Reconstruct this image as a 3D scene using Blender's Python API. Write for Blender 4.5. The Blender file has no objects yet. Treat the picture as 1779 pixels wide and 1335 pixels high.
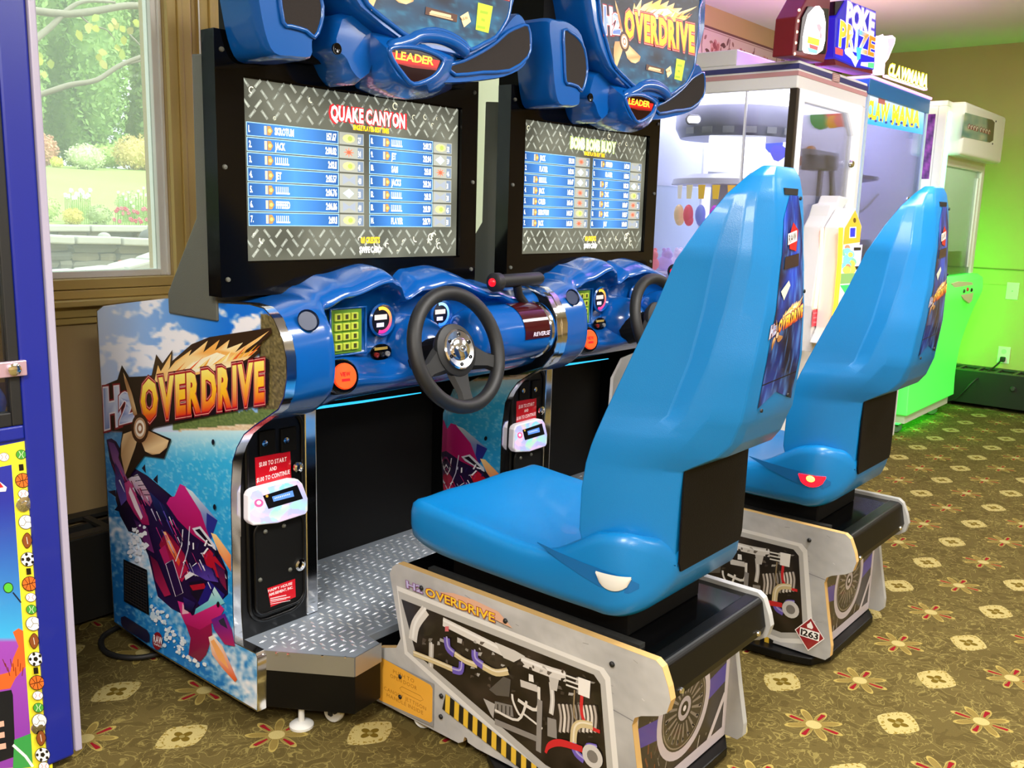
import bpy, bmesh, math, random
from mathutils import Vector, Matrix, noise
from math import sin, cos, pi, radians, atan2, hypot, sqrt

# ------------------------------------------------------------------ camera
SC = bpy.context.scene
COL = SC.collection
W, H = 1779.0, 1335.0
FPX = 1611.55
YAW, PITCH, ROLL = radians(50.406), radians(10.5285), radians(1.6087)
CAM = Vector((0.0, 0.0, 1.27))
FW = Vector((sin(YAW) * cos(PITCH), cos(YAW) * cos(PITCH), -sin(PITCH)))
R0 = Vector((cos(YAW), -sin(YAW), 0.0))
U0 = R0.cross(FW)
RT = R0 * cos(ROLL) + U0 * sin(ROLL)
UP = -R0 * sin(ROLL) + U0 * cos(ROLL)
cam_d = bpy.data.cameras.new('camera')
cam_d.sensor_width = 36.0
cam_d.lens = 36.0 * FPX / W
cam_d.clip_start = 0.02
cam_d.clip_end = 200
cam = bpy.data.objects.new('camera', cam_d)
COL.objects.link(cam)
cam.matrix_world = Matrix(((RT.x, UP.x, -FW.x, CAM.x), (RT.y, UP.y, -FW.y, CAM.y), (RT.z, UP.z, -FW.z, CAM.z), (0, 0, 0, 1)))
SC.camera = cam

# ------------------------------------------------------------------ world, lights, exposure
SC.view_settings.view_transform = 'Standard'
SC.view_settings.look = 'None'
SC.view_settings.gamma = 1.0
SC.view_settings.use_curve_mapping = False
SC.view_settings.exposure = 0.7
SC.cycles.max_bounces = 8
SC.cycles.transparent_max_bounces = 16
SC.cycles.use_denoising = True
SC.cycles.sample_clamp_indirect = 4.0
SC.cycles.caustics_reflective = False
SC.cycles.caustics_refractive = False
world = bpy.data.worlds.new('sky')
SC.world = world
world.use_nodes = True
wn = world.node_tree
wn.nodes.clear()
wo = wn.nodes.new('ShaderNodeOutputWorld')
wb = wn.nodes.new('ShaderNodeBackground')
wb.inputs['Color'].default_value = (0.86, 0.94, 1.0, 1)
wb.inputs['Strength'].default_value = 1.9
wn.links.new(wb.outputs[0], wo.inputs[0])
sun_d = bpy.data.lights.new('sun', 'SUN')
sun_d.energy = 2.4
sun_d.angle = radians(8)
sun_d.color = (1.0, 0.96, 0.86)
sun = bpy.data.objects.new('sun', sun_d)
COL.objects.link(sun)
sun.rotation_euler = (radians(42), radians(8), radians(20))
CEIL = 2.5
LIGHTS = [(-0.5, 0.45, 66), (2.2, 0.3, 46), (4.9, 0.3, 26), (-0.5, -1.6, 78), (2.2, -1.6, 36), (4.9, -1.6, 16)]
for i, (lx, ly, e) in enumerate(LIGHTS):
    d = bpy.data.lights.new('added_ceiling_lamp', 'AREA')  # unseen area lamps, added to light the room
    d.shape = 'RECTANGLE'
    d.size, d.size_y = 1.15, 0.55
    d.energy = e
    d.color = (1.0, 0.97, 0.93)
    o = bpy.data.objects.new('added_ceiling_lamp', d)
    COL.objects.link(o)
    o.location = (lx, ly, CEIL - 0.035)

# ------------------------------------------------------------------ helpers
random.seed(7)


def ray(x, y):
    return FW * FPX + RT * (x - W / 2) - UP * (y - H / 2)


def onX(x, y, X):
    d = ray(x, y)
    return CAM + d * ((X - CAM.x) / d.x)


def onY(x, y, Y):
    d = ray(x, y)
    return CAM + d * ((Y - CAM.y) / d.y)


def onZ(x, y, Z):
    d = ray(x, y)
    return CAM + d * ((Z - CAM.z) / d.z)


def lin(c):
    if isinstance(c, str):
        c = c.lstrip('#')
        c = tuple(int(c[i:i + 2], 16) / 255 for i in (0, 2, 4))
    return tuple((v / 12.92 if v <= 0.04045 else ((v + 0.055) / 1.055) ** 2.4) for v in c[:3])


def mixc(a, b, t):
    t = max(0.0, min(1.0, t))
    return tuple(a[i] * (1 - t) + b[i] * t for i in range(3))


def hx(s):
    s = s.lstrip('#')
    return tuple(int(s[i:i + 2], 16) / 255 for i in (0, 2, 4))


MATS = {}


def mat(name, color=None, rough=0.5, metal=0.0, spec=0.5, emit=None, estr=1.0, coat=0.0, noise_amt=0.0, noise_scale=20.0, bump=0.0, bump_scale=200.0, alpha=None, trans=0.0):
    if name in MATS:
        return MATS[name]
    m = bpy.data.materials.new(name)
    m.use_nodes = True
    nt = m.node_tree
    b = nt.nodes['Principled BSDF']
    c = lin(color) if color else (0.5, 0.5, 0.5)
    b.inputs['Base Color'].default_value = (*c, 1)
    b.inputs['Roughness'].default_value = rough
    b.inputs['Metallic'].default_value = metal
    b.inputs['Specular IOR Level'].default_value = spec
    b.inputs['Coat Weight'].default_value = coat
    b.inputs['Coat Roughness'].default_value = 0.06
    b.inputs['Transmission Weight'].default_value = trans
    if alpha is not None:
        b.inputs['Alpha'].default_value = alpha
    if emit:
        b.inputs['Emission Color'].default_value = (*lin(emit), 1)
        b.inputs['Emission Strength'].default_value = estr
    if noise_amt > 0 or bump > 0:
        tc = nt.nodes.new('ShaderNodeTexCoord')
    if noise_amt > 0:
        n = nt.nodes.new('ShaderNodeTexNoise')
        n.inputs['Scale'].default_value = noise_scale
        n.inputs['Detail'].default_value = 5
        nt.links.new(tc.outputs['Object'], n.inputs['Vector'])
        r = nt.nodes.new('ShaderNodeMix')
        r.data_type = 'RGBA'
        r.inputs['A'].default_value = (*[v * (1 - noise_amt) for v in c], 1)
        r.inputs['B'].default_value = (*[min(1, v * (1 + noise_amt)) for v in c], 1)
        nt.links.new(n.outputs['Fac'], r.inputs['Factor'])
        nt.links.new(r.outputs['Result'], b.inputs['Base Color'])
    if bump > 0:
        n2 = nt.nodes.new('ShaderNodeTexNoise')
        n2.inputs['Scale'].default_value = bump_scale
        n2.inputs['Detail'].default_value = 3
        nt.links.new(tc.outputs['Object'], n2.inputs['Vector'])
        bp = nt.nodes.new('ShaderNodeBump')
        bp.inputs['Strength'].default_value = bump
        bp.inputs['Distance'].default_value = 0.002
        nt.links.new(n2.outputs['Fac'], bp.inputs['Height'])
        nt.links.new(bp.outputs['Normal'], b.inputs['Normal'])
    MATS[name] = m
    return m


def colmat(name, rough=0.35, emit=0.0, coat=0.0, metal=0.0):
    """printed colours carried by the mesh (flat print, lit screens)"""
    if name in MATS:
        return MATS[name]
    m = bpy.data.materials.new(name)
    m.use_nodes = True
    nt = m.node_tree
    b = nt.nodes['Principled BSDF']
    a = nt.nodes.new('ShaderNodeVertexColor')
    a.layer_name = 'Col'
    nt.links.new(a.outputs['Color'], b.inputs['Base Color'])
    b.inputs['Roughness'].default_value = rough
    b.inputs['Coat Weight'].default_value = coat
    b.inputs['Metallic'].default_value = metal
    if emit > 0:
        nt.links.new(a.outputs['Color'], b.inputs['Emission Color'])
        b.inputs['Emission Strength'].default_value = emit
    MATS[name] = m
    return m


def glassmat(name, tint='#ffffff', refl=0.08, rough=0.02):
    if name in MATS:
        return MATS[name]
    m = bpy.data.materials.new(name)
    m.use_nodes = True
    nt = m.node_tree
    nt.nodes.clear()
    out = nt.nodes.new('ShaderNodeOutputMaterial')
    t = nt.nodes.new('ShaderNodeBsdfTransparent')
    t.inputs['Color'].default_value = (*lin(tint), 1)
    g = nt.nodes.new('ShaderNodeBsdfGlossy')
    g.inputs['Roughness'].default_value = rough
    fr = nt.nodes.new('ShaderNodeFresnel')
    fr.inputs['IOR'].default_value = 1.45
    mu = nt.nodes.new('ShaderNodeMath')
    mu.operation = 'MULTIPLY'
    mu.inputs[1].default_value = refl / 0.08
    nt.links.new(fr.outputs[0], mu.inputs[0])
    mx = nt.nodes.new('ShaderNodeMixShader')
    nt.links.new(mu.outputs[0], mx.inputs[0])
    nt.links.new(t.outputs[0], mx.inputs[1])
    nt.links.new(g.outputs[0], mx.inputs[2])
    nt.links.new(mx.outputs[0], out.inputs['Surface'])
    MATS[name] = m
    return m


class MB:
    """collects geometry for ONE mesh object (world coordinates)"""

    def __init__(s):
        s.v = []
        s.f = []
        s.c = None

    def add(s, vs, fs):
        k = len(s.v)
        s.v += [Vector(v) for v in vs]
        s.f += [tuple(i + k for i in f) for f in fs]
        return s

    def box(s, a, b):
        x0, y0, z0 = a
        x1, y1, z1 = b
        return s.add([(x0, y0, z0), (x1, y0, z0), (x1, y1, z0), (x0, y1, z0), (x0, y0, z1), (x1, y0, z1), (x1, y1, z1), (x0, y1, z1)],
                     [(3, 2, 1, 0), (4, 5, 6, 7), (0, 1, 5, 4), (1, 2, 6, 5), (2, 3, 7, 6), (3, 0, 4, 7)])

    def prism(s, pts, d):
        """pts: planar 3D outline, d: extrusion vector"""
        n = len(pts)
        d = Vector(d)
        p = [Vector(q) for q in pts]
        # orientation so that faces point outwards
        nn = Vector((0, 0, 0))
        for i in range(n):
            nn += p[i].cross(p[(i + 1) % n])
        if nn.dot(d) > 0:
            p.reverse()
        q = [a + d for a in p]
        return s.add(p + q, [tuple(range(n)), tuple(range(2 * n - 1, n - 1, -1))] + [(i, i + n, (i + 1) % n + n, (i + 1) % n) for i in range(n)])

    def tube(s, path, r, n=8, cap=True, closed=False):
        path = [Vector(p) for p in path]
        m = len(path)
        rs = r if isinstance(r, (list, tuple)) else [r] * m
        rings = []
        prev = None
        for i, p in enumerate(path):
            if closed:
                t = path[(i + 1) % m] - path[i - 1]
            else:
                t = path[min(i + 1, m - 1)] - path[max(i - 1, 0)]
            t.normalize()
            if prev is None:
                a = Vector((0, 0, 1)) if abs(t.z) < 0.9 else Vector((1, 0, 0))
                prev = t.cross(a).normalized()
            prev = (prev - t * prev.dot(t)).normalized()
            b = t.cross(prev)
            rings.append([p + (prev * cos(2 * pi * j / n) + b * sin(2 * pi * j / n)) * rs[i] for j in range(n)])
        k = len(s.v)
        for rg in rings:
            s.v += rg
        last = m if closed else m - 1
        for i in range(last):
            for j in range(n):
                a0 = k + i * n + j
                a1 = k + i * n + (j + 1) % n
                b0 = k + ((i + 1) % m) * n + j
                b1 = k + ((i + 1) % m) * n + (j + 1) % n
                s.f.append((a0, a1, b1, b0))
        if cap and not closed:
            s.f.append(tuple(k + j for j in range(n - 1, -1, -1)))
            s.f.append(tuple(k + (m - 1) * n + j for j in range(n)))
        return s

    def lathe(s, prof, org, axis=(0, 0, 1), n=24):
        """prof: (radius, height) pairs about axis through org"""
        ax = Vector(axis).normalized()
        a = Vector((0, 0, 1)) if abs(ax.z) < 0.9 else Vector((1, 0, 0))
        u = ax.cross(a).normalized()
        w = ax.cross(u)
        org = Vector(org)
        k = len(s.v)
        m = len(prof)
        for r, h in prof:
            for j in range(n):
                t = 2 * pi * j / n
                s.v.append(org + ax * h + (u * cos(t) + w * sin(t)) * max(r, 1e-5))
        for i in range(m - 1):
            for j in range(n):
                s.f.append((k + i * n + j, k + i * n + (j + 1) % n, k + (i + 1) * n + (j + 1) % n, k + (i + 1) * n + j))
        if prof[0][0] > 1e-4:
            s.f.append(tuple(k + j for j in range(n - 1, -1, -1)))
        if prof[-1][0] > 1e-4:
            s.f.append(tuple(k + (m - 1) * n + j for j in range(n)))
        return s

    def ball(s, c, r, n=12, m=8):
        rx, ry, rz = r if isinstance(r, (list, tuple)) else (r, r, r)
        c = Vector(c)
        k = len(s.v)
        for i in range(m + 1):
            t = pi * i / m
            for j in range(n):
                p = 2 * pi * j / n
                s.v.append(c + Vector((rx * sin(t) * cos(p), ry * sin(t) * sin(p), rz * cos(t))))
        for i in range(m):
            for j in range(n):
                s.f.append((k + i * n + j, k + (i + 1) * n + j, k + (i + 1) * n + (j + 1) % n, k + i * n + (j + 1) % n))
        return s

    def grid(s, rows, closeu=False, closev=False):
        """rows: list of equal-length point lists"""
        k = len(s.v)
        m = len(rows)
        n = len(rows[0])
        for r in rows:
            s.v += [Vector(p) for p in r]
        for i in range(m if closeu else m - 1):
            for j in range(n if closev else n - 1):
                s.f.append((k + i * n + j, k + i * n + (j + 1) % n, k + ((i + 1) % m) * n + (j + 1) % n, k + ((i + 1) % m) * n + j))
        return s


def root_of(o):
    while o.parent:
        o = o.parent
    return o


def obj(name, mb, material, parent=None, smooth=0, bevel=0, segs=2, subsurf=0, kind=None, fix=True, base=None):
    """one mesh object; vertices are given in world coordinates"""
    if parent is not None:
        org = root_of(parent).location.copy()
    elif base is not None:
        org = Vector(base)
    else:
        xs = [v.x for v in mb.v]
        ys = [v.y for v in mb.v]
        zs = [v.z for v in mb.v]
        org = Vector(((min(xs) + max(xs)) / 2, (min(ys) + max(ys)) / 2, min(zs)))
    me = bpy.data.meshes.new(name)
    me.from_pydata([v - org for v in mb.v], [], mb.f)
    if fix:
        bm = bmesh.new()
        bm.from_mesh(me)
        bmesh.ops.recalc_face_normals(bm, faces=bm.faces)
        bm.to_mesh(me)
        bm.free()
    if mb.c is not None:
        ca = me.color_attributes.new('Col', 'FLOAT_COLOR', 'POINT')
        buf = []
        for c in mb.c:
            buf += [c[0], c[1], c[2], 1.0]
        ca.data.foreach_set('color', buf)
    me.materials.append(material)
    if smooth:
        me.polygons.foreach_set('use_smooth', [True] * len(me.polygons))
        if smooth < 179:
            me.set_sharp_from_angle(angle=radians(smooth))
    o = bpy.data.objects.new(name, me)
    COL.objects.link(o)
    if parent is not None:
        o.parent = parent
    else:
        o.location = org
    if bevel:
        b = o.modifiers.new('bevel', 'BEVEL')
        b.width = bevel
        b.segments = segs
        b.limit_method = 'ANGLE'
        b.angle_limit = radians(35)
        b.harden_normals = False
    if subsurf:
        b = o.modifiers.new('subsurf', 'SUBSURF')
        b.levels = b.render_levels = subsurf
    if kind:
        o['kind'] = kind
    return o


def thing(name, loc, label, cat, group=None):
    o = bpy.data.objects.new(name, None)
    o.empty_display_size = 0.1
    COL.objects.link(o)
    o.location = loc
    return tag(o, label, cat, group)


def tag(o, label, cat, group=None):
    o['label'] = label
    o['category'] = cat
    if group:
        o['group'] = group
    return o


def struct(name, mb, material, parent=None, **kw):
    o = obj(name, mb, material, parent, **kw)
    if parent is None:
        o['kind'] = 'structure'
    return o


def copy_tree(o, parent=None, skip=()):
    c = o.copy()
    COL.objects.link(c)
    c.parent = parent
    for ch in list(o.children):
        if ch.name.split('.')[0] not in skip:
            copy_tree(ch, c, skip)
    return c


# ------------------------------------------------------------------ glyphs and flat print
GL = {}


def glyph(ch, off=0.0):
    key = (ch, round(off, 4))
    if key in GL:
        return GL[key]
    cu = bpy.data.curves.new('glyph', 'FONT')
    cu.body = ch
    cu.resolution_u = 2
    cu.offset = off
    cu.fill_mode = 'FRONT' if hasattr(cu, 'fill_mode') else cu.fill_mode
    ob = bpy.data.objects.new('glyph', cu)
    COL.objects.link(ob)
    bpy.context.view_layer.update()
    dg = bpy.context.evaluated_depsgraph_get()
    me = ob.evaluated_get(dg).to_mesh()
    me.calc_loop_triangles()
    vs = [(v.co.x, v.co.y) for v in me.vertices]
    fs = [tuple(t.vertices) for t in me.loop_triangles]
    ob.evaluated_get(dg).to_mesh_clear()
    bpy.data.objects.remove(ob)
    bpy.data.curves.remove(cu)
    if vs:
        x0 = min(v[0] for v in vs) + off
        x1 = max(v[0] for v in vs) - off
    else:
        x0, x1 = 0, 0.28
    GL[key] = (vs, fs, x0, x1)
    return GL[key]


def text2d(s, height=1.0, xs=1.0, off=0.0, gap=0.07, shear=0.0, width=None):
    """-> verts, faces, total width; cap height = height, origin at left of the baseline"""
    out_v, out_f = [], []
    x = 0.0
    k = height / 0.72
    for ch in s:
        if ch == ' ':
            x += 0.26
            continue
        vs, fs, x0, x1 = glyph(ch, off)
        b = len(out_v)
        out_v += [((vx - x0 + x), vy) for vx, vy in vs]
        out_f += [tuple(i + b for i in f) for f in fs]
        x += (x1 - x0) + gap
    w = max(x - gap, 0.01)
    sx = k * xs if width is None else width / w
    return [(vx * sx + shear * vy * k, vy * k) for vx, vy in out_v], out_f, w * sx


class Art:
    """flat print in layers on a real surface; fmap(u, v) -> (point, normal)"""

    def __init__(s, fmap, step=0.00005):
        s.map = fmap
        s.step = step
        s.layer = 1
        s.v, s.f, s.c = [], [], []

    def raw(s, pts, faces, col, up=1):
        k = len(s.v)
        for i, (u, v) in enumerate(pts):
            p, n = s.map(u, v)
            s.v.append(Vector(p) + Vector(n) * (s.step * s.layer))
            s.c.append(lin(col(u, v)) if callable(col) else lin(col))
        s.f += [tuple(i + k for i in f) for f in faces]
        s.layer += up

    def poly(s, pts, col, up=1):
        s.raw(pts, [tuple(range(len(pts)))], col, up)

    def rect(s, u0, v0, u1, v1, col, up=1):
        s.raw([(u0, v0), (u1, v0), (u1, v1), (u0, v1)], [(0, 1, 2, 3)], col, up)

    def disc(s, u, v, r, col, ry=None, n=16, up=1, jit=0.0):
        ry = ry or r
        s.poly([(u + r * (1 + random.uniform(-jit, jit)) * cos(2 * pi * i / n), v + ry * (1 + random.uniform(-jit, jit)) * sin(2 * pi * i / n)) for i in range(n)], col, up)

    def ring(s, u, v, r0, r1, col, n=24, up=1, a0=0, a1=360):
        pts = []
        for i in range(n + 1):
            t = radians(a0 + (a1 - a0) * i / n)
            pts += [(u + r0 * cos(t), v + r0 * sin(t)), (u + r1 * cos(t), v + r1 * sin(t))]
        s.raw(pts, [(2 * i, 2 * i + 1, 2 * i + 3, 2 * i + 2) for i in range(n)], col, up)

    def stroke(s, path, w, col, up=1, w2=None):
        n = len(path)
        pts = []
        for i, (x, y) in enumerate(path):
            ax, ay = path[max(i - 1, 0)]
            bx, by = path[min(i + 1, n - 1)]
            dx, dy = bx - ax, by - ay
            L = hypot(dx, dy) or 1
            ww = w if w2 is None else w + (w2 - w) * i / max(1, n - 1)
            nx, ny = -dy / L * ww / 2, dx / L * ww / 2
            pts += [(x + nx, y + ny), (x - nx, y - ny)]
        s.raw(pts, [(2 * i, 2 * i + 1, 2 * i + 3, 2 * i + 2) for i in range(n - 1)], col, up)

    def text(s, t, u, v, h, col, width=None, xs=0.8, off=0.0, rot=0.0, flip=-1, align='l', shear=0.0, gap=0.07, up=1):
        """flip=-1 when v grows downwards"""
        vs, fs, w = text2d(t, h, xs, off, gap, shear, width)
        ox = {'l': 0, 'c': -w / 2, 'r': -w}[align]
        ca, sa = cos(radians(rot)), sin(radians(rot))
        pts = []
        for x, y in vs:
            x += ox
            pts.append((u + x * ca - y * sa, v + flip * (x * sa + y * ca)))
        s.raw(pts, fs, col, up)
        return w

    def field(s, outline, cell, col, up=1):
        """colour field clipped to an outline"""
        us = [p[0] for p in outline]
        vs = [p[1] for p in outline]
        u0, u1, v0, v1 = min(us), max(us), min(vs), max(vs)
        nu = max(1, int(math.ceil((u1 - u0) / cell)))
        nv = max(1, int(math.ceil((v1 - v0) / cell)))
        du, dv = (u1 - u0) / nu, (v1 - v0) / nv
        ins = {}

        def inside(i, j):
            if (i, j) not in ins:
                x, y = u0 + i * du, v0 + j * dv
                c = False
                for a in range(len(outline)):
                    x1, y1 = outline[a]
                    x2, y2 = outline[a - 1]
                    if (y1 > y) != (y2 > y) and x < (x2 - x1) * (y - y1) / (y2 - y1) + x1:
                        c = not c
                ins[(i, j)] = c
            return ins[(i, j)]
        has = set()
        for (x, y) in outline:
            has.add((min(nu - 1, int((x - u0) / du)), min(nv - 1, int((y - v0) / dv))))
        idx = {}
        pts, faces = [], []

        def vid(x, y):
            key = (round(x, 5), round(y, 5))
            if key not in idx:
                idx[key] = len(pts)
                pts.append((x, y))
            return idx[key]
        for i in range(nu):
            for j in range(nv):
                cs = [inside(i, j), inside(i + 1, j), inside(i + 1, j + 1), inside(i, j + 1)]
                a, b, c, d = u0 + i * du, v0 + j * dv, u0 + (i + 1) * du, v0 + (j + 1) * dv
                if all(cs) and (i, j) not in has:
                    faces.append((vid(a, b), vid(c, b), vid(c, d), vid(a, d)))
                else:
                    q = list(outline)
                    for ax, lim, sg in ((0, a, 1), (0, c, -1), (1, b, 1), (1, d, -1)):
                        r = []
                        for k in range(len(q)):
                            p, w = q[k - 1], q[k]
                            ip, iw = (p[ax] - lim) * sg >= 0, (w[ax] - lim) * sg >= 0
                            if ip != iw:
                                t = (lim - p[ax]) / (w[ax] - p[ax])
                                r.append((p[0] + t * (w[0] - p[0]), p[1] + t * (w[1] - p[1])))
                            if iw:
                                r.append(w)
                        q = r
                        if not q:
                            break
                    f = []
                    for w in q:
                        k = vid(*w)
                        if k not in f:
                            f.append(k)
                    if len(f) > 2:
                        faces.append(tuple(f))
        s.raw(pts, faces, col, up)

    def build(s, name, material, parent):
        m = MB()
        m.v, m.f, m.c = s.v, s.f, s.c
        return obj(name, m, material, parent, fix=False)


def plane_map(o, u, v):
    o, u, v = Vector(o), Vector(u), Vector(v)
    n = u.cross(v).normalized()
    return lambda a, b: (o + u * a + v * b, n)


def crop(ox, oy, s, pts):
    return [(ox + a / s, oy + b / s) for a, b in pts]


def smooth_path(pts, n=6, closed=False):
    """Catmull-Rom through points of any dimension"""
    out = []
    m = len(pts)
    for i in range(m if closed else m - 1):
        def g(k):
            return pts[k % m] if closed else pts[max(0, min(m - 1, k))]
        p0, p1, p2, p3 = g(i - 1), g(i), g(i + 1), g(i + 2)
        for j in range(n):
            t = j / n
            out.append(tuple(0.5 * (2 * p1[d] + (p2[d] - p0[d]) * t + (2 * p0[d] - 5 * p1[d] + 4 * p2[d] - p3[d]) * t * t + (3 * p1[d] - p0[d] - 3 * p2[d] + p3[d]) * t ** 3) for d in range(len(p1))))
    if not closed:
        out.append(tuple(pts[-1]))
    return out


def nz(x, y, z=0.0):
    return noise.noise(Vector((x, y, z)))
# ------------------------------------------------------------------ node helper
class NT:
    def __init__(s, m):
        s.nt = m.node_tree

    def new(s, t, **kw):
        n = s.nt.nodes.new(t)
        for k, v in kw.items():
            setattr(n, k, v)
        return n

    def put(s, n, i, v):
        if hasattr(v, 'links'):
            s.nt.links.new(v, n.inputs[i])
        else:
            n.inputs[i].default_value = v

    def m(s, op, a, b=0.0, c=0.0):
        n = s.new('ShaderNodeMath', operation=op)
        s.put(n, 0, a)
        s.put(n, 1, b)
        s.put(n, 2, c)
        return n.outputs[0]

    def lt(s, a, b):
        return s.m('LESS_THAN', a, b)

    def mix(s, f, a, b):
        n = s.new('ShaderNodeMix', data_type='RGBA')
        s.put(n, 0, f)
        s.put(n, 6, a if hasattr(a, 'links') else (*a, 1))
        s.put(n, 7, b if hasattr(b, 'links') else (*b, 1))
        return n.outputs[2]

    def noise(s, vec, scale, detail=2.0, rough=0.5, dist=0.0):
        n = s.new('ShaderNodeTexNoise')
        s.nt.links.new(vec, n.inputs['Vector'])
        n.inputs['Scale'].default_value = scale
        n.inputs['Detail'].default_value = detail
        n.inputs['Roughness'].default_value = rough
        n.inputs['Distortion'].default_value = dist
        return n.outputs[0]


def carpet_material():
    m = bpy.data.materials.new('patterned_carpet')
    m.use_nodes = True
    N = NT(m)
    b = m.node_tree.nodes['Principled BSDF']
    b.inputs['Roughness'].default_value = 0.95
    b.inputs['Specular IOR Level'].default_value = 0.1
    geo = N.new('ShaderNodeNewGeometry')
    sep = N.new('ShaderNodeSeparateXYZ')
    m.node_tree.links.new(geo.outputs['Position'], sep.inputs[0])
    P = 0.3155
    # a slight waviness keeps the woven motifs from looking stamped
    wob = N.noise(geo.outputs['Position'], 30.0, 1.0)
    w = N.m('MULTIPLY', N.m('SUBTRACT', wob, 0.5), 0.012)
    x = N.m('ADD', N.m('DIVIDE', N.m('SUBTRACT', sep.outputs[0], 2.187), P), w)
    y = N.m('ADD', N.m('DIVIDE', N.m('SUBTRACT', N.m('ADD', sep.outputs[1], N.m('MULTIPLY', sep.outputs[0], 0.018)), 0.815), P), w)

    def centred(v, o):
        return N.m('SUBTRACT', N.m('FRACT', N.m('ADD', v, 100.5 - o)), 0.5)
    fx, fy = centred(x, 0.0), centred(y, 0.0)
    sx, sy = centred(x, 0.5), centred(y, 0.5)
    # flowers
    r = N.m('SQRT', N.m('ADD', N.m('MULTIPLY', fx, fx), N.m('MULTIPLY', fy, fy)))
    th = N.m('ARCTAN2', fy, fx)
    c4 = N.m('ABSOLUTE', N.m('COSINE', N.m('MULTIPLY', th, 4.0)))
    c4o = N.m('ABSOLUTE', N.m('COSINE', N.m('ADD', N.m('MULTIPLY', th, 4.0), pi / 2)))
    R = N.m('ADD', 0.055, N.m('MULTIPLY', N.m('POWER', c4, 1.3), 0.185))
    petal = N.lt(r, R)
    petal_in = N.lt(r, N.m('SUBTRACT', R, 0.028))
    red = N.m('MULTIPLY', N.m('MULTIPLY', N.lt(r, 0.2), N.lt(N.m('SUBTRACT', 1.0, N.m('ABSOLUTE', N.m('COSINE', N.m('MULTIPLY', th, 2.0)))), 0.02)), N.lt(0.085, r))
    disc = N.lt(r, 0.062)
    # diamonds
    ax, ay = N.m('DIVIDE', N.m('ABSOLUTE', sx), 0.215), N.m('DIVIDE', N.m('ABSOLUTE', sy), 0.165)
    dd = N.m('ADD', N.m('POWER', ax, 1.35), N.m('POWER', ay, 1.35))
    dia = N.lt(dd, 1.0)
    rs = N.m('SQRT', N.m('ADD', N.m('MULTIPLY', sx, sx), N.m('MULTIPLY', sy, sy)))
    ths = N.m('ARCTAN2', sy, sx)
    clover = N.lt(rs, N.m('ADD', 0.03, N.m('MULTIPLY', N.m('ABSOLUTE', N.m('COSINE', N.m('MULTIPLY', ths, 2.0))), 0.055)))
    clover_c = N.lt(rs, 0.022)
    dots = N.m('MULTIPLY', N.lt(0.62, dd), N.lt(N.noise(geo.outputs['Position'], 120.0, 1.0), 0.42))
    # scrolls
    n1 = N.noise(geo.outputs['Position'], 15.0, 1.5, 0.5, 1.6)
    line = N.lt(N.m('ABSOLUTE', N.m('SUBTRACT', n1, 0.5)), 0.011)
    n2 = N.noise(geo.outputs['Position'], 17.0, 1.0, 0.5, 1.6)
    line2 = N.lt(N.m('ABSOLUTE', N.m('SUBTRACT', n2, 0.54)), 0.011)
    gate = N.lt(0.36, N.noise(geo.outputs['Position'], 9.0, 1.0))
    lines = N.m('MULTIPLY', N.m('MAXIMUM', line, line2), gate)
    grain = N.noise(geo.outputs['Position'], 420.0, 2.0)
    big = N.noise(geo.outputs['Position'], 1.3, 2.0)
    base = N.mix(big, lin('#564922'), lin('#6a5c34'))
    base = N.mix(N.m('MULTIPLY', N.lt(n1, 0.44), 0.35), base, lin('#46391a'))
    cream, gold, crim = lin('#b5a56a'), lin('#8f8048'), lin('#8a1420')
    c = N.mix(N.m('MULTIPLY', lines, 0.75), base, gold)
    c = N.mix(petal, c, lin('#a8944f'))
    c = N.mix(petal_in, c, lin('#85713a'))
    c = N.mix(red, c, crim)
    c = N.mix(disc, c, cream)
    c = N.mix(dia, c, cream)
    c = N.mix(N.m('MULTIPLY', dia, dots), c, lin('#8a7431'))
    c = N.mix(clover, c, lin('#6a5619'))
    c = N.mix(clover_c, c, gold)
    c = N.mix(N.m('MULTIPLY', N.m('SUBTRACT', grain, 0.3), 0.6), c, (0.01, 0.008, 0.002))
    m.node_tree.links.new(c, b.inputs['Base Color'])
    bp = N.new('ShaderNodeBump')
    bp.inputs['Strength'].default_value = 0.4
    bp.inputs['Distance'].default_value = 0.004
    m.node_tree.links.new(grain, bp.inputs['Height'])
    m.node_tree.links.new(bp.outputs[0], b.inputs['Normal'])
    return m


WALL_Y, WALL_X = 2.85, 7.3
LX, FY = -2.4, -3.4
M_wall = mat('tan_wall_paint', '#bda36e', 0.85, noise_amt=0.06, noise_scale=3, bump=0.15, bump_scale=150)
M_ceil = mat('white_ceiling_paint', '#e6e2de', 0.9, bump=0.1, bump_scale=120)
M_trim = mat('cream_trim_paint', '#c9ae66', 0.4)
M_white = mat('white_vinyl', '#f2f0ea', 0.35)
M_heater = mat('dark_heater_enamel', '#1b1b19', 0.45)
M_hgrille = mat('heater_grille', '#33332f', 0.45)

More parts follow.
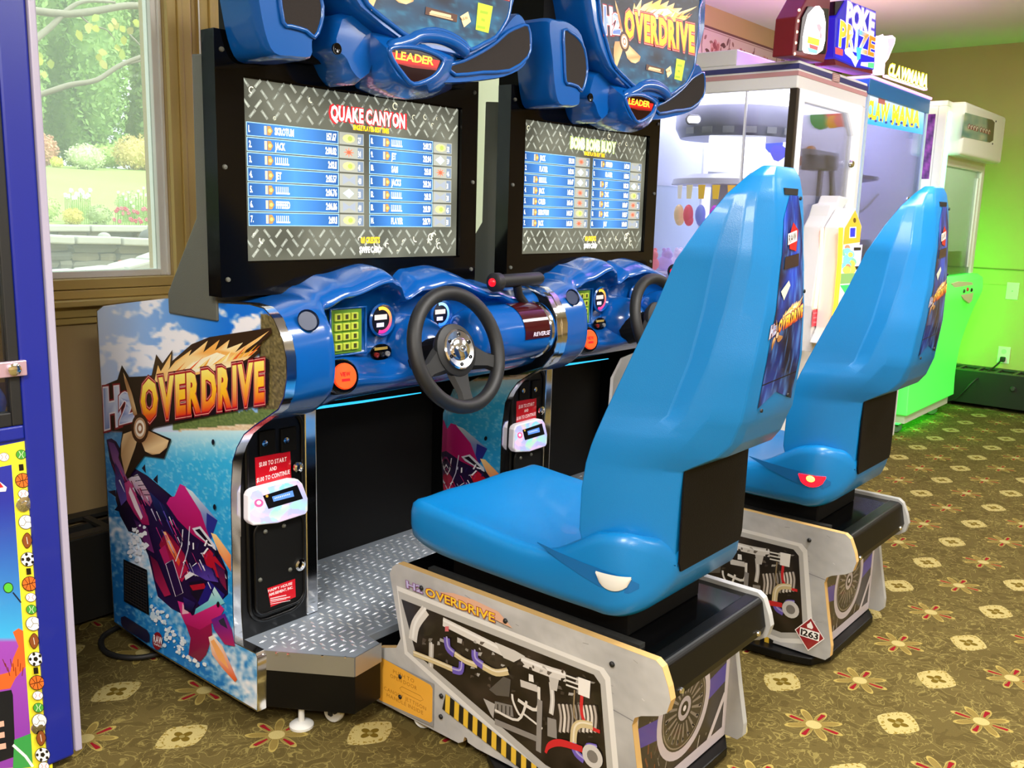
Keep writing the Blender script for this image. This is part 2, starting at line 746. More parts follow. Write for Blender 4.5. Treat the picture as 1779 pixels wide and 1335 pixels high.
struct('floor', MB().box((LX, FY, -0.08), (WALL_X + 0.15, WALL_Y + 0.15, 0.0)), carpet_material())
struct('ceiling', MB().box((LX, FY, CEIL), (WALL_X + 0.15, WALL_Y + 0.15, CEIL + 0.1)), M_ceil)
struct('wall_right', MB().box((WALL_X, FY, 0), (WALL_X + 0.15, WALL_Y + 0.15, CEIL)), M_wall)
struct('wall_left', MB().box((LX - 0.15, FY, 0), (LX, WALL_Y + 0.15, CEIL)), M_wall)
struct('wall_front', MB().box((LX, FY - 0.15, 0), (WALL_X, FY, CEIL)), M_wall)
W1 = (-0.9, 1.662)
W2 = (1.86, 4.35)
WZ0, WZ1 = 1.03, 2.3
wb_ = MB()
for (x0, x1, z0, z1) in ((LX, W1[0], 0, CEIL), (W1[0], W1[1], 0, WZ0), (W1[0], W1[1], WZ1, CEIL), (W1[1], W2[0], 0, CEIL), (W2[0], W2[1], 0, WZ0), (W2[0], W2[1], WZ1, CEIL), (W2[1], WALL_X, 0, CEIL)):
    wb_.box((x0, WALL_Y, z0), (x1, WALL_Y + 0.15, z1))
struct('wall_back', wb_, M_wall)
M_glass = glassmat('window_glass', '#eaf0ea', 0.05)
# translucent share in the pane lays a pale haze over the view
nt = M_glass.node_tree
out = [n for n in nt.nodes if n.type == 'OUTPUT_MATERIAL'][0]
src = out.inputs['Surface'].links[0].from_socket
tr = nt.nodes.new('ShaderNodeBsdfTranslucent')
tr.inputs['Color'].default_value = (0.95, 1.0, 0.93, 1)
mx = nt.nodes.new('ShaderNodeMixShader')
mx.inputs[0].default_value = 0.14
nt.links.new(src, mx.inputs[1])
nt.links.new(tr.outputs[0], mx.inputs[2])
nt.links.new(mx.outputs[0], out.inputs['Surface'])
for k, (x0, x1) in enumerate((W1, W2)):
    f = MB()
    t = 0.03
    y0, y1 = WALL_Y + 0.025, WALL_Y + 0.075
    f.box((x0, y0, WZ0), (x0 + t, y1, WZ1)).box((x1 - t, y0, WZ0), (x1, y1, WZ1))
    f.box((x0 + t, y0, WZ0), (x1 - t, y1, WZ0 + t * 0.7)).box((x0 + t, y0, WZ1 - t), (x1 - t, y1, WZ1))
    f.box((x0, y0 - 0.012, WZ0), (x0 + 0.012, y0, WZ1)).box((x1 - 0.012, y0 - 0.012, WZ0), (x1, y0, WZ1))
    if k == 1:
        xm = (x0 + x1) / 2
        f.box((xm - 0.03, y0, WZ0), (xm + 0.03, y1, WZ1))
    wf = struct('window_%d' % (k + 1), f, M_white, bevel=0.003)
    obj('pane', MB().box((x0 + t, WALL_Y + 0.045, WZ0 + t * 0.7), (x1 - t, WALL_Y + 0.051, WZ1 - t)), M_glass, wf)
    # moulded casing: each board its own piece
    for (a, b, d) in ((0.0, 0.032, 0.022), (0.032, 0.05, 0.03), (0.05, 0.085, 0.02)):
        for sg, xe in ((-1, x0), (1, x1)):
            obj('casing_board', MB().box((min(xe + sg * a, xe + sg * b), WALL_Y - d, WZ0 - 0.05), (max(xe + sg * a, xe + sg * b), WALL_Y, WZ1 + 0.05)), M_trim, wf, bevel=0.003)
    obj('casing_board', MB().box((x0 - 0.085, WALL_Y - 0.026, WZ1), (x1 + 0.085, WALL_Y, WZ1 + 0.08)), M_trim, wf, bevel=0.003)
    obj('casing_board', MB().box((x0, WALL_Y - 0.022, 1.0), (x1, WALL_Y, WZ0)), M_trim, wf, bevel=0.002)
    obj('casing_board', MB().box((x0 - 0.085, WALL_Y - 0.035, 0.972), (x1 + 0.085, WALL_Y, 0.998)), M_trim, wf, bevel=0.003)
    obj('window_stool', MB().box((x0 - 0.1, WALL_Y - 0.075, 0.952), (x1 + 0.1, WALL_Y, 0.971)), M_trim, wf, bevel=0.004)
    obj('apron', MB().box((x0 - 0.08, WALL_Y - 0.03, 0.915), (x1 + 0.08, WALL_Y, 0.951)), M_trim, wf, bevel=0.004)
    obj('apron', MB().box((x0 - 0.08, WALL_Y - 0.018, 0.893), (x1 + 0.08, WALL_Y, 0.914)), M_trim, wf, bevel=0.004)
# roller shade over the second window, daylight glows through the cloth
ms = bpy.data.materials.new('translucent_shade_cloth')
ms.use_nodes = True
nt = ms.node_tree
nt.nodes.clear()
o_ = nt.nodes.new('ShaderNodeOutputMaterial')
d_ = nt.nodes.new('ShaderNodeBsdfDiffuse')
d_.inputs['Color'].default_value = (*lin('#f2e8cc'), 1)
t_ = nt.nodes.new('ShaderNodeBsdfTranslucent')
t_.inputs['Color'].default_value = (*lin('#fffbee'), 1)
x_ = nt.nodes.new('ShaderNodeMixShader')
x_.inputs[0].default_value = 0.92
nt.links.new(d_.outputs[0], x_.inputs[1])
nt.links.new(t_.outputs[0], x_.inputs[2])
nt.links.new(x_.outputs[0], o_.inputs['Surface'])
sh = thing('roller_shade', (3.1, WALL_Y + 0.01, 1.08), 'cream roller shade glowing with daylight, pulled down behind the two screens', 'shade')
obj('shade_cloth', MB().box((W2[0] + 0.005, WALL_Y + 0.008, 1.09), (W2[1] - 0.005, WALL_Y + 0.0095, WZ1 - 0.02)), ms, sh)
obj('hem_bar', MB().box((W2[0] + 0.005, WALL_Y + 0.004, 1.075), (W2[1] - 0.005, WALL_Y + 0.014, 1.092)), M_white, sh)
obj('roller_tube', MB().tube([(W2[0] + 0.01, WALL_Y - 0.006, WZ1 - 0.03), (W2[1] - 0.01, WALL_Y - 0.006, WZ1 - 0.03)], 0.018, 12), M_white, sh, smooth=40)
pc = onY(344, 30, WALL_Y - 0.04)
tag(obj('shade_cord', MB().tube([(pc.x, WALL_Y - 0.045, 2.33), (pc.x, WALL_Y - 0.045, 1.55)], 0.0025, 6), M_white), 'thin white shade cord hanging between the two windows', 'cord')

# floral border along the top of the back wall
tb = struct('trim_1', MB().box((W2[1] + 0.1, WALL_Y - 0.004, 2.13), (WALL_X, WALL_Y, 2.385)), mat('border_paper', '#cdb9a8', 0.8))
A = Art(lambda u, v: (Vector((u, WALL_Y - 0.004, v)), Vector((0, -1, 0))))
A.rect(W2[1] + 0.1, 2.372, WALL_X, 2.385, '#6d4a40')
A.rect(W2[1] + 0.1, 2.36, WALL_X, 2.366, '#a58b7c')
rr = random.Random(3)
xx = 4.6
while xx < 7.2:
    for k in range(14):
        ang, L = rr.uniform(0, 2 * pi), rr.uniform(0.03, 0.07)
        cx_, cz_ = xx + rr.uniform(-0.16, 0.16), 2.25 + rr.uniform(-0.09, 0.09)
        pts = [(cx_ + L * t * cos(ang) - wd * sin(ang), cz_ + L * t * sin(ang) + wd * cos(ang)) for t, wd in ((0, 0), (0.3, 0.011), (0.7, 0.01), (1, 0), (0.7, -0.01), (0.3, -0.011))]
        A.poly(pts, rr.choice(['#7c5a50', '#8e6a5c', '#5f4238', '#9a7a66']), up=0.2)
    for ring_ in range(5):
        for q in range(7 - ring_):
            an = q * 2 * pi / (7 - ring_) + ring_
            rad = 0.055 - ring_ * 0.012
            A.disc(xx + rad * cos(an), 2.25 + rad * sin(an), 0.022 - ring_ * 0.002, rr.choice(['#a8685f', '#b98378', '#c99c8d', '#8e4d49']), n=8, up=0.1, jit=0.15)
    A.stroke([(xx + 0.17, 2.14), (xx + 0.18, 2.2), (xx + 0.165, 2.27), (xx + 0.175, 2.35)], 0.008, '#6a473d')
    xx += 0.34
A.build('border_print', colmat('border_print', 0.8), tb)

# baseboard heaters
zf = 0.292


def heater(name, a, b, axis):
    # axis 'x': runs along the back wall, 'y': along the right wall
    def bx(m, u0, u1, d0, d1, z0, z1):
        if axis == 'x':
            return m.box((u0, d0, z0), (u1, d1, z1))
        return m.box((d0, u0, z0), (d1, u1, z1))
    w = WALL_Y if axis == 'x' else WALL_X
    fr = w - 0.234 if axis == 'x' else 7.006
    z = zf if axis == 'x' else 0.262
    body = MB()
    bx(body, a, b, fr, fr + 0.02, 0.03, z)
    bx(body, a, b, fr + 0.02, w, 0.03, z - 0.05)
    h = struct(name, body, M_heater, bevel=0.003)
    t = MB()
    bx(t, a, b, fr + 0.02, fr + 0.06, z - 0.012, z)
    bx(t, a, b, w - 0.05, w, z - 0.012, z)
    obj('grille_frame', t, M_hgrille, h)
    mid = MB()
    bx(mid, a, b, (fr + w) / 2 + 0.02, (fr + w) / 2 + 0.035, z - 0.03, z - 0.01)
    obj('grille_rail', mid, M_hgrille, h)
    u = a + 0.03
    first = None
    while u < b:
        if first is None:
            m = MB()
            bx(m, u, u + 0.022, fr + 0.06, w - 0.05, z - 0.012, z - 0.001)
            first = obj('grille_bar', m, M_hgrille, h)
            u_first = u
        else:
            c = first.copy()
            COL.objects.link(c)
            c.parent = h
            c.location = ((u - u_first), 0, 0) if axis == 'x' else (0, (u - u_first), 0)
        u += 0.12
    return h


heater('baseboard_back', 0.3, 1.9, 'x')
hr = heater('baseboard_right', -1.2, 2.8, 'y')
obj('knob', MB().lathe([(0.018, 0), (0.018, 0.012), (0.012, 0.018)], onX(1760, 676, 7.006), (-1, 0, 0), 14), M_hgrille, hr, smooth=40)
# chair rail and wainscot seam of the right wall
zr = onX(1779, 469, WALL_X).z
t2 = struct('trim_2', MB().box((WALL_X - 0.006, FY, zr - 0.008), (WALL_X, WALL_Y, zr)), mat('rail_paint', '#7f6a3e', 0.6))
t3 = struct('trim_3', MB().box((WALL_X - 0.004, FY, zr - 0.115), (WALL_X, WALL_Y, zr - 0.11)), M_wall)
M_plate = mat('ivory_plastic', '#e9ead6', 0.4)


def plate(px0, px1, label, outlet):
    a, b = onX(*px0, WALL_X), onX(*px1, WALL_X)
    cy, cz = (a.y + b.y) / 2, (a.z + b.z) / 2
    t = thing('outlet_plate' if outlet else 'switch_plate', (WALL_X, cy, cz - 0.06), label, 'outlet' if outlet else 'wall plate')
    obj('plate', MB().box((WALL_X - 0.006, cy - 0.04, cz - 0.06), (WALL_X, cy + 0.04, cz + 0.06)), M_plate, t, bevel=0.003)
    if outlet:
        for dz in (-0.026, 0.026):
            obj('socket', MB().lathe([(0.017, 0), (0.017, 0.003), (0.0, 0.003)], (WALL_X - 0.006, cy, cz + dz), (-1, 0, 0), 14), mat('ivory_dark', '#c9caba', 0.4), t)
    else:
        obj('screw', MB().lathe([(0.004, 0), (0.003, 0.002), (0.0, 0.002)], (WALL_X - 0.006, cy, cz), (-1, 0, 0), 8), mat('screw_steel', '#8c8c84', 0.4, 0.8), t)
    return cy, cz


plate((1749, 491), (1769, 521), 'blank ivory wall plate above the power outlet', False)
oy, oz = plate((1733, 603), (1755, 631), 'ivory power outlet with a black cord plugged in', True)
cord = smooth_path([(WALL_X - 0.02, oy, oz - 0.02), (WALL_X - 0.10, oy + 0.03, oz - 0.08), (WALL_X - 0.32, oy + 0.10, 0.2), (WALL_X - 0.36, oy + 0.2, 0.06), (WALL_X - 0.42, oy + 0.36, 0.012), (WALL_X - 0.62, oy + 0.52, 0.01), (6.3, oy + 0.62, 0.01)], 6)
pcd = thing('power_cable', (WALL_X - 0.4, oy + 0.3, 0.0), 'black power cord drooping from the outlet over the heater', 'cord')
obj('wire', MB().tube(cord, 0.006, 6), mat('black_rubber', '#141412', 0.6), pcd, smooth=60)
obj('plug', MB().box((WALL_X - 0.035, oy - 0.016, oz - 0.045), (WALL_X - 0.0062, oy + 0.016, oz - 0.012)), mat('black_rubber'), pcd, bevel=0.004)

# added fixtures, out of view, for the lamps that brighten the room
M_diff = mat('added_lamp_diffuser', '#ffffff', 0.5, emit='#fff6ea', estr=1.0)
for i, (lx, ly, e) in enumerate(LIGHTS):
    row = 'front wall' if ly < -1 else 'game row'
    c = thing('added_ceiling_light', (lx, ly, CEIL - 0.03), 'unseen flat white panel light added on the ceiling near the %s' % row, 'added ceiling light', 'added ceiling panels near the %s' % row)
    f = MB()
    for (a, b) in (((-0.6, -0.3), (0.6, -0.278)), ((-0.6, 0.278), (0.6, 0.3)), ((-0.6, -0.278), (-0.578, 0.278)), ((0.578, -0.278), (0.6, 0.278))):
        f.box((lx + a[0], ly + a[1], CEIL - 0.03), (lx + b[0], ly + b[1], CEIL))
    obj('frame', f, M_white, c)
    obj('diffuser', MB().box((lx - 0.578, ly - 0.278, CEIL - 0.02), (lx + 0.578, ly + 0.278, CEIL - 0.005)), M_diff, c)
# ------------------------------------------------------------------ racing cabinets
X0, XR, PITCHX = 1.22, 2.22, 1.0
YP = 1.872
M_blue = mat('blue_fibreglass', '#08509c', 0.2, coat=0.45)
M_black = mat('black_laminate', '#040405', 0.4, spec=0.3)
M_blackm = mat('black_matte', '#040404', 0.7, spec=0.2)
M_gloss = mat('black_gloss', '#050506', 0.12, spec=0.3)
M_grey = mat('grey_powdercoat', '#55564e', 0.55, bump=0.2, bump_scale=300)
M_chrome = mat('polished_chrome', '#e8e8ea', 0.12, 1.0)
M_brush = mat('brushed_edge', '#b9bbbd', 0.35, 0.85)
M_rubber = mat('soft_black_rubber', '#131313', 0.55)
M_cast = mat('caster_white', '#cfcfca', 0.45)
M_print = colmat('vinyl_print', 0.28, coat=0.3)
M_lit = colmat('lit_screen', 0.25, emit=0.9)


def pxX(X):
    return lambda u, v: (onX(u, v, X), Vector((-1, 0, 0)))


def pxY(Y):
    return lambda u, v: (onY(u, v, Y), Vector((0, -1, 0)))


def quadtext(A, t, quad, col, off=0.0, gap=0.07, up=1):
    """warp a word into a quad: bottom-left, bottom-right, top-right, top-left"""
    vs, fs, w = text2d(t, 1.0, 1.0, off, gap)
    pts = []
    for x, y in vs:
        s, q = x / w, y
        pts.append(tuple((quad[0][d] * (1 - s) + quad[1][d] * s) * (1 - q) + (quad[3][d] * (1 - s) + quad[2][d] * s) * q for d in (0, 1)))
    A.raw(pts, fs, col, up)


def grad(c0, c1, v0, v1, c2=None):
    a, b = hx(c0), hx(c1)

    def f(u, v):
        t = (v - v0) / ((v1 - v0) or 10.0)
        if c2 and t > 0.5:
            return mixc(b, hx(c2), t * 2 - 1)
        return mixc(a, b, t * 2 if c2 else t)
    return f


def draw_logo(A, T, dark=True, over=('#fff27a', '#ffc21e', '#e0341a')):
    """T maps logo space (0..1000, 0..1100, v down) to the art's own space"""
    def P(l):
        return [T(a, b) for a, b in l]

    def G(f):
        return f
    if dark:
        A.poly(P([(66, 605), (150, 570), (175, 490), (215, 555), (290, 552), (480, 530), (700, 490), (960, 445), (988, 460), (982, 700), (640, 775), (350, 835), (335, 850), (448, 898), (408, 1005), (300, 990), (205, 1118), (156, 1000), (178, 855), (78, 850)]), '#1a1110')
        A.poly(P([(330, 590), (365, 430), (400, 480), (455, 405), (450, 470), (560, 375), (660, 335), (1000, 283), (1004, 312), (935, 375), (940, 420), (800, 520), (500, 560)]), '#33200f')
    fl = lambda u, v: mixc(hx('#fff3c0'), hx('#f29a2e'), random.random() * 0.8)
    A.poly(P([(395, 585), (430, 520), (470, 470), (560, 405), (545, 440), (650, 355), (625, 420), (715, 350), (690, 410), (770, 350), (755, 400), (845, 365), (800, 420), (990, 300), (930, 355), (830, 430), (925, 405), (870, 455), (780, 500), (600, 540)]), fl)
    A.poly(P([(355, 580), (375, 490), (390, 525), (448, 428), (440, 500), (400, 590)]), fl)
    A.poly(P([(470, 560), (560, 480), (700, 420), (760, 440), (620, 520)]), '#fff8da')
    fr2 = random.Random(12)
    for k in range(16):
        x0 = 450 + k * 28
        y0 = 545 - k * 7
        L = fr2.uniform(50, 130)
        A.poly(P([(x0, y0), (x0 + 22, y0 - 6), (x0 + L * 0.9, y0 - L * 0.62 - fr2.uniform(0, 30))]), fr2.choice(['#f7b23c', '#fde27a', '#f0862a', '#fff3c4', '#e8661e']), up=0.2)
    # H2
    for t, q in (('H', [(88, 828), (164, 806), (152, 612), (80, 622)]), ('2', [(172, 802), (234, 786), (226, 640), (168, 650)])):
        q = [T(*p) for p in q]
        quadtext(A, t, q, '#8c1626', 0.12)
        quadtext(A, t, q, '#f3e9ee', 0.085)
        quadtext(A, t, q, lambda u, v: mixc(hx('#4a63b0'), hx('#e9eef8'), random.random()), 0.055)
    q = [T(290, 788), T(958, 680), T(958, 468), T(283, 578)]
    quadtext(A, 'OVERDRIVE', q, '#7a0f1c', 0.125, 0.16)
    quadtext(A, 'OVERDRIVE', q, '#f0b0a0', 0.098, 0.16)
    quadtext(A, 'OVERDRIVE', q, '#a81420', 0.086, 0.16)
    vs, fs, w = text2d('OVERDRIVE', 1.0, 1.0, 0.05, 0.16)
    pts, cols = [], []
    k = len(A.v)
    for x, y in vs:
        s, t = x / w, y
        u = tuple((q[0][d] * (1 - s) + q[1][d] * s) * (1 - t) + (q[3][d] * (1 - s) + q[2][d] * s) * t for d in (0, 1))
        pts.append(u)
        cols.append(mixc(hx(over[2]), hx(over[1]), t * 3.2 + 0.15 * random.random()) if t < 0.45 else mixc(hx(over[1]), hx(over[0]), t * 1.8 - 0.8))
    A.raw(pts, fs, '#ffffff')
    for i, c in enumerate(cols):
        A.c[k + i] = lin(c)
    # propeller
    gold = lambda u, v: mixc(hx('#8a5226'), hx('#f6d6a0'), random.random())
    A.poly(P([(185, 530), (205, 570), (232, 640), (252, 720), (264, 770), (240, 765), (216, 670), (192, 580)]), gold)
    A.poly(P([(325, 852), (436, 905), (425, 945), (385, 978), (345, 985), (305, 965), (282, 905)]), gold)
    A.poly(P([(185, 870), (238, 850), (268, 880), (250, 945), (195, 1097), (172, 990), (174, 920)]), gold)
    for rx, ry, c in ((48, 82, '#3c2316'), (34, 60, '#b98d66'), (26, 46, '#f3e3cd'), (17, 30, '#9c6f4e'), (9, 16, '#f6eadb')):
        A.poly(P([(277 + rx * cos(a * pi / 10), 838 + ry * sin(a * pi / 10)) for a in range(20)]), c)


PANEL = [(169, 541), (180, 532), (217, 527), (286, 519), (330, 518.4), (346, 526), (380, 527), (434, 530), (459, 537), (475, 555.5), (490.5, 590), (497, 622), (498, 656), (493.6, 688), (484, 710), (462, 725.5), (443, 738), (424, 754), (412, 776), (404, 801), (401, 860), (403, 961), (405, 1066), (408, 1118), (445, 1137), (447, 1144), (447, 1235), (258.6, 1122.7), (199, 1080.5), (184.6, 820)]


def side_art(parent):
    A = Art(pxX(X0 - 0.001))
    blue, pale = hx('#1173d6'), hx('#b3c8ee')

    def bg(u, v):
        # sky with cumulus, island, then sea
        hor = 752 - (u - 190) * 0.02
        if v < hor:
            t = (u - 170) / 260
            c = mixc(hx('#cfdcf8'), hx('#0f72e0'), t * 1.2 - 0.05)
            c = mixc(c, hx('#e9eefa'), max(0, (v - 640) / 130))
            n = nz(u * 0.018 + 3, v * 0.028, 1.3) + 0.5 * nz(u * 0.05, v * 0.07, 4) + 0.25 * nz(u * 0.11, v * 0.15, 9)
            lim = 0.16 if v < 600 else -0.05
            if n > lim:
                c = mixc(c, hx('#f3f3fb'), (n - lim) * 5)
            if u > 452 - (v - 560) * 0.03 and v > 545 + nz(u * 0.2, 0) * 10 and u > 440 + 12 * nz(v * 0.05, 3):
                k = 0.5 + 0.5 * nz(u * 0.5, v * 0.22, 7)
                c = mixc(hx('#2a2412'), hx('#a99a66'), k)
            if v > hor - 34 - 6 * nz(u * 0.1, 2) and u > 300 and v < hor - 2:
                c = mixc(hx('#3f5a2a'), hx('#8fa05c'), 0.5 + 0.6 * nz(u * 0.3, v * 0.3, 2))
            if v > 735 and u > 310 and abs(v - (756 - (u - 310) * 0.08)) < 9:
                c = mixc(hx('#d9b98e'), hx('#f2e3c8'), 0.5 + nz(u * 0.2, v * 0.4))
            return c
        t = (v - hor) / 330
        c = mixc(hx('#cdf0fa'), hx('#36b4ea'), t * 6) if t < 0.17 else mixc(hx('#36b4ea'), hx('#1078c8'), (t - 0.17) * 0.9)
        if u < 235:
            c = mixc(c, hx('#0d5ca6'), 0.6)
        n = nz(u * 0.07, v * 0.05, 2.2) + 0.6 * nz(u * 0.18, v * 0.14, 5)
        rid = 1 - abs(n) * 4.5
        if rid > 0.35:
            c = mixc(c, hx('#c9effa'), (rid - 0.35) * 0.75)
        # spray under the boat
        d = min(abs((v - 1000) - (u - 270) * 1.25), 400)
        if v > 900 and d < 55:
            k = 0.75 - d / 75 + 0.8 * nz(u * 0.12, v * 0.12, 8)
            c = mixc(c, hx('#f6f8fd'), k)
        if 225 < u < 262 and 915 < v < 990:
            k = 0.9 - abs(u - 243) / 22 + 0.7 * nz(u * 0.2, v * 0.2, 3)
            c = mixc(c, hx('#f4f6fc'), k)
        if v > 1090 and u > 395:
            k = 0.2 + 1.0 * nz(u * 0.08, v * 0.06, 3) + (u - 400) / 110
            c = mixc(c, hx('#f6f8fd'), k * 0.8)
        return c
    A.field([(PANEL[i][0], PANEL[i][1]) for i in range(len(PANEL))], 2.6, bg)
    A.layer = 3

    def C(l):
        return crop(180, 760, 2.782, l)
    rnd = random.Random(2)
    dk = lambda u, v: mixc(hx('#120a1c'), hx('#2a1648'), rnd.random())
    A.poly(C([(14, 12), (38, 5), (62, 22), (110, 110), (150, 150), (210, 185), (270, 235), (330, 285), (420, 380), (500, 470), (560, 560), (600, 650), (602, 760), (560, 800), (430, 880), (330, 830), (262, 770), (215, 570), (170, 470), (120, 455), (80, 380), (58, 300), (64, 210), (30, 110)]), dk)
    for sp in ([(58, 255), (22, 262), (60, 290)], [(70, 330), (52, 352), (84, 362)], [(185, 150), (200, 130), (205, 175)], [(240, 205), (262, 180), (262, 225)]):
        A.poly(C(sp), '#161028')
    A.poly(C([(22, 20), (52, 30), (84, 95), (110, 160), (120, 215), (80, 180), (44, 110)]), grad('#53306e', '#b06aa0', 760, 840))
    A.poly(C([(95, 225), (130, 205), (165, 290), (215, 385), (222, 425), (190, 422), (150, 370), (110, 300)]), grad('#d24a8a', '#a01250', 840, 912))
    A.poly(C([(128, 240), (150, 285), (190, 385), (182, 400), (150, 340), (122, 268)]), '#ffe9ef')
    A.poly(C([(118, 200), (165, 178), (240, 300), (225, 335), (190, 300)]), grad('#e6dfe6', '#a8386e', 825, 880))
    for q in range(5):
        A.stroke(C([(140 + q * 14, 190 + q * 22), (178 + q * 12, 182 + q * 24)]), 1.4, '#3a2a40')
    A.poly(C([(305, 320), (322, 290), (345, 285), (370, 225), (400, 240), (470, 355), (520, 470), (500, 520), (430, 470), (360, 400)]), grad('#d3288a', '#a3104f', 840, 950))
    A.poly(C([(395, 240), (430, 262), (552, 402), (518, 502), (470, 360)]), grad('#dff0f6', '#23339a', 850, 935))
    A.poly(C([(500, 365), (552, 402), (518, 502), (498, 440)]), '#2a2f8c')
    A.poly(C([(520, 462), (545, 470), (618, 570), (618, 650), (560, 560)]), grad('#ffdf9a', '#e8622a', 925, 990))
    A.poly(C([(270, 520), (300, 450), (330, 480), (390, 560), (420, 640), (380, 700), (330, 640)]), grad('#7a1030', '#c81f4a', 920, 1010))
    A.poly(C([(288, 455), (302, 458), (345, 540), (372, 600), (366, 625), (320, 545)]), grad('#ffc48a', '#e2431e', 922, 985))
    A.poly(C([(270, 545), (300, 520), (325, 600), (300, 620)]), '#b3205e')
    A.poly(C([(300, 610), (335, 590), (388, 750), (350, 770), (320, 700)]), '#2a1440')
    A.stroke(C([(302, 612), (336, 592), (386, 752), (350, 770), (302, 612)]), 1.0, '#e9d9e6')
    A.stroke(C([(385, 445), (380, 520), (350, 600)]), 1.6, '#f0eef6')
    A.stroke(C([(418, 430), (410, 540), (372, 680)]), 1.6, '#cfd0e6')
    for (a, b, c) in (((430, 440), (540, 520), 30), ((470, 560), (590, 660), 26)):
        A.poly(C([(a[0], a[1]), (a[0] + 40, a[1] - 10), (b[0], b[1]), (b[0] + 8, b[1] + c), (a[0] + 20, a[1] + c)]), '#d6d8e6')
        A.poly(C([(a[0] + 14, a[1] + 8), (a[0] + 36, a[1] + 2), (b[0] - 16, b[1] - 2), (b[0] - 10, b[1] + c - 14), (a[0] + 30, a[1] + c - 6)]), '#181020')
    A.poly(C([(480, 560), (520, 545), (590, 640), (560, 680), (510, 650)]), '#b5152a')
    for k in range(16):
        x, y = 390 + rnd.uniform(0, 150), 470 + rnd.uniform(0, 190)
        A.stroke(C([(x, y), (x + rnd.uniform(-22, 22), y + rnd.uniform(8, 34))]), rnd.uniform(1.2, 3.0), rnd.choice(['#f3f3fa', '#c9cce0', '#2a2058', '#c01c46']))
    A.poly(C([(395, 670), (430, 640), (480, 655), (490, 680), (440, 665), (400, 690)]), '#eceaf0')
    A.poly(C([(415, 700), (480, 690), (510, 740), (470, 800), (430, 760)]), '#1c1226')
    A.poly(C([(420, 715), (490, 705), (500, 730), (435, 740)]), '#b3182c')
    A.poly(C([(510, 690), (590, 760), (570, 800), (480, 830), (460, 800)]), '#241c78')
    A.poly(C([(540, 722), (590, 800), (440, 868), (450, 828), (510, 790)]), grad('#d9f2f2', '#39b0c6', 1015, 1075))
    A.poly(C([(362, 790), (395, 800), (432, 862), (560, 800), (588, 830), (560, 880), (470, 930), (400, 905), (380, 860)]), grad('#e0308a', '#b0145c', 1045, 1095))
    A.poly(C([(385, 800), (418, 850), (384, 855)]), '#f0b7c8')
    A.poly(C([(400, 900), (470, 930), (525, 900), (530, 960), (500, 1050), (470, 1085), (415, 1050), (425, 970)]), grad('#a3124e', '#7a0d3c', 1080, 1150))
    A.poly(C([(525, 880), (590, 850), (625, 930), (640, 1010), (590, 1000), (540, 930)]), grad('#5a1e96', '#b5225e', 1065, 1120))
    A.poly(C([(560, 885), (585, 870), (605, 925), (570, 905)]), '#2a2a40')
    A.poly(C([(512, 965), (535, 955), (580, 1010), (650, 1170), (640, 1182), (575, 1110), (530, 1050)]), grad('#fff1e0', '#ea5a22', 1105, 1185))
    A.poly(C([(522, 985), (538, 975), (585, 1050), (610, 1120), (560, 1070)]), '#ffb36a')
    for (l, c0, c1) in (([(60, 120), (100, 190), (118, 300), (90, 330), (62, 230)], '#2a2058', '#5a4aa0'), ([(150, 395), (215, 430), (250, 560), (215, 540)], '#3a1c50', '#7a2a6a'), ([(225, 260), (300, 330), (360, 430), (330, 440), (250, 340)], '#24306e', '#0e0a24'), ([(230, 570), (265, 600), (330, 760), (300, 770), (255, 690)], '#5a1030', '#b02050'), ([(410, 640), (470, 600), (540, 640), (560, 700), (500, 690)], '#2a1a60', '#5a40a8'), ([(540, 600), (590, 640), (600, 740), (570, 700)], '#20184a', '#8a1a3a'), ([(390, 770), (450, 800), (430, 850), (395, 830)], '#30206a', '#12102a')):
        A.poly(C(l), grad(c0, c1, 760 + l[0][1] / 2.782, 760 + l[2][1] / 2.782))
    for k in range(60):
        t = rnd.random()
        x, y = 90 + 440 * t + rnd.uniform(-45, 45), 150 + 560 * t + rnd.uniform(-60, 60)
        L = rnd.uniform(20, 70)
        A.stroke(C([(x, y), (x + L * 0.45, y + L)]), rnd.uniform(0.8, 2.6), rnd.choice(['#3d2a78', '#f2eef8', '#d43a86', '#8a1048', '#5a4aa8', '#1a1030', '#c8c0e0']), up=0.1, w2=0.5)
    for k in range(90):
        x, y = 250 + rnd.uniform(-20, 250), 0
        y = 850 + (x - 250) * 1.35 + rnd.gauss(0, 40)
        A.disc(180 + x / 2.782, 760 + y / 2.782, rnd.uniform(1.0, 4.5), rnd.choice(['#ffffff', '#eaf4fb', '#d6ecf8']), n=7, up=0.03, jit=0.3) if 760 + y / 2.782 < 1070 + (180 + x / 2.782 - 199) * 0.6 and x < 560 else None
    for k in range(40):
        x, y = rnd.uniform(128, 215), rnd.uniform(420, 600)
        A.disc(180 + x / 2.782, 760 + y / 2.782, rnd.uniform(1.0, 5), rnd.choice(['#ffffff', '#eef4fb']), n=7, up=0.03, jit=0.3)
    # speaker grille, label, round badge, screw holes
    A.poly(C([(102, 588), (216, 640), (226, 858), (104, 790)]), '#0c0c10')
    for q in range(14):
        t = q / 13
        A.stroke(C([(108, 606 + t * 170), (216, 655 + t * 185)]), 0.7, '#4a4644')
    for q in range(9):
        t = q / 8
        A.stroke(C([(112 + t * 100, 600 + t * 46), (112 + t * 104, 785 + t * 62)]), 0.5, '#3c3a3a')
    A.poly(C([(92, 868), (110, 862), (218, 930), (230, 950), (230, 985), (215, 990), (100, 915), (92, 895)]), '#1b1a3a')
    A.poly(crop(180, 760, 2.782, [(268 + 24 * cos(a * pi / 9), 982 + 43 * sin(a * pi / 9)) for a in range(18)]), '#8e1322')
    quadtext(A, 'RAW', C([(250, 985), (292, 1000), (292, 966), (250, 950)]), '#ffffff', 0.03)
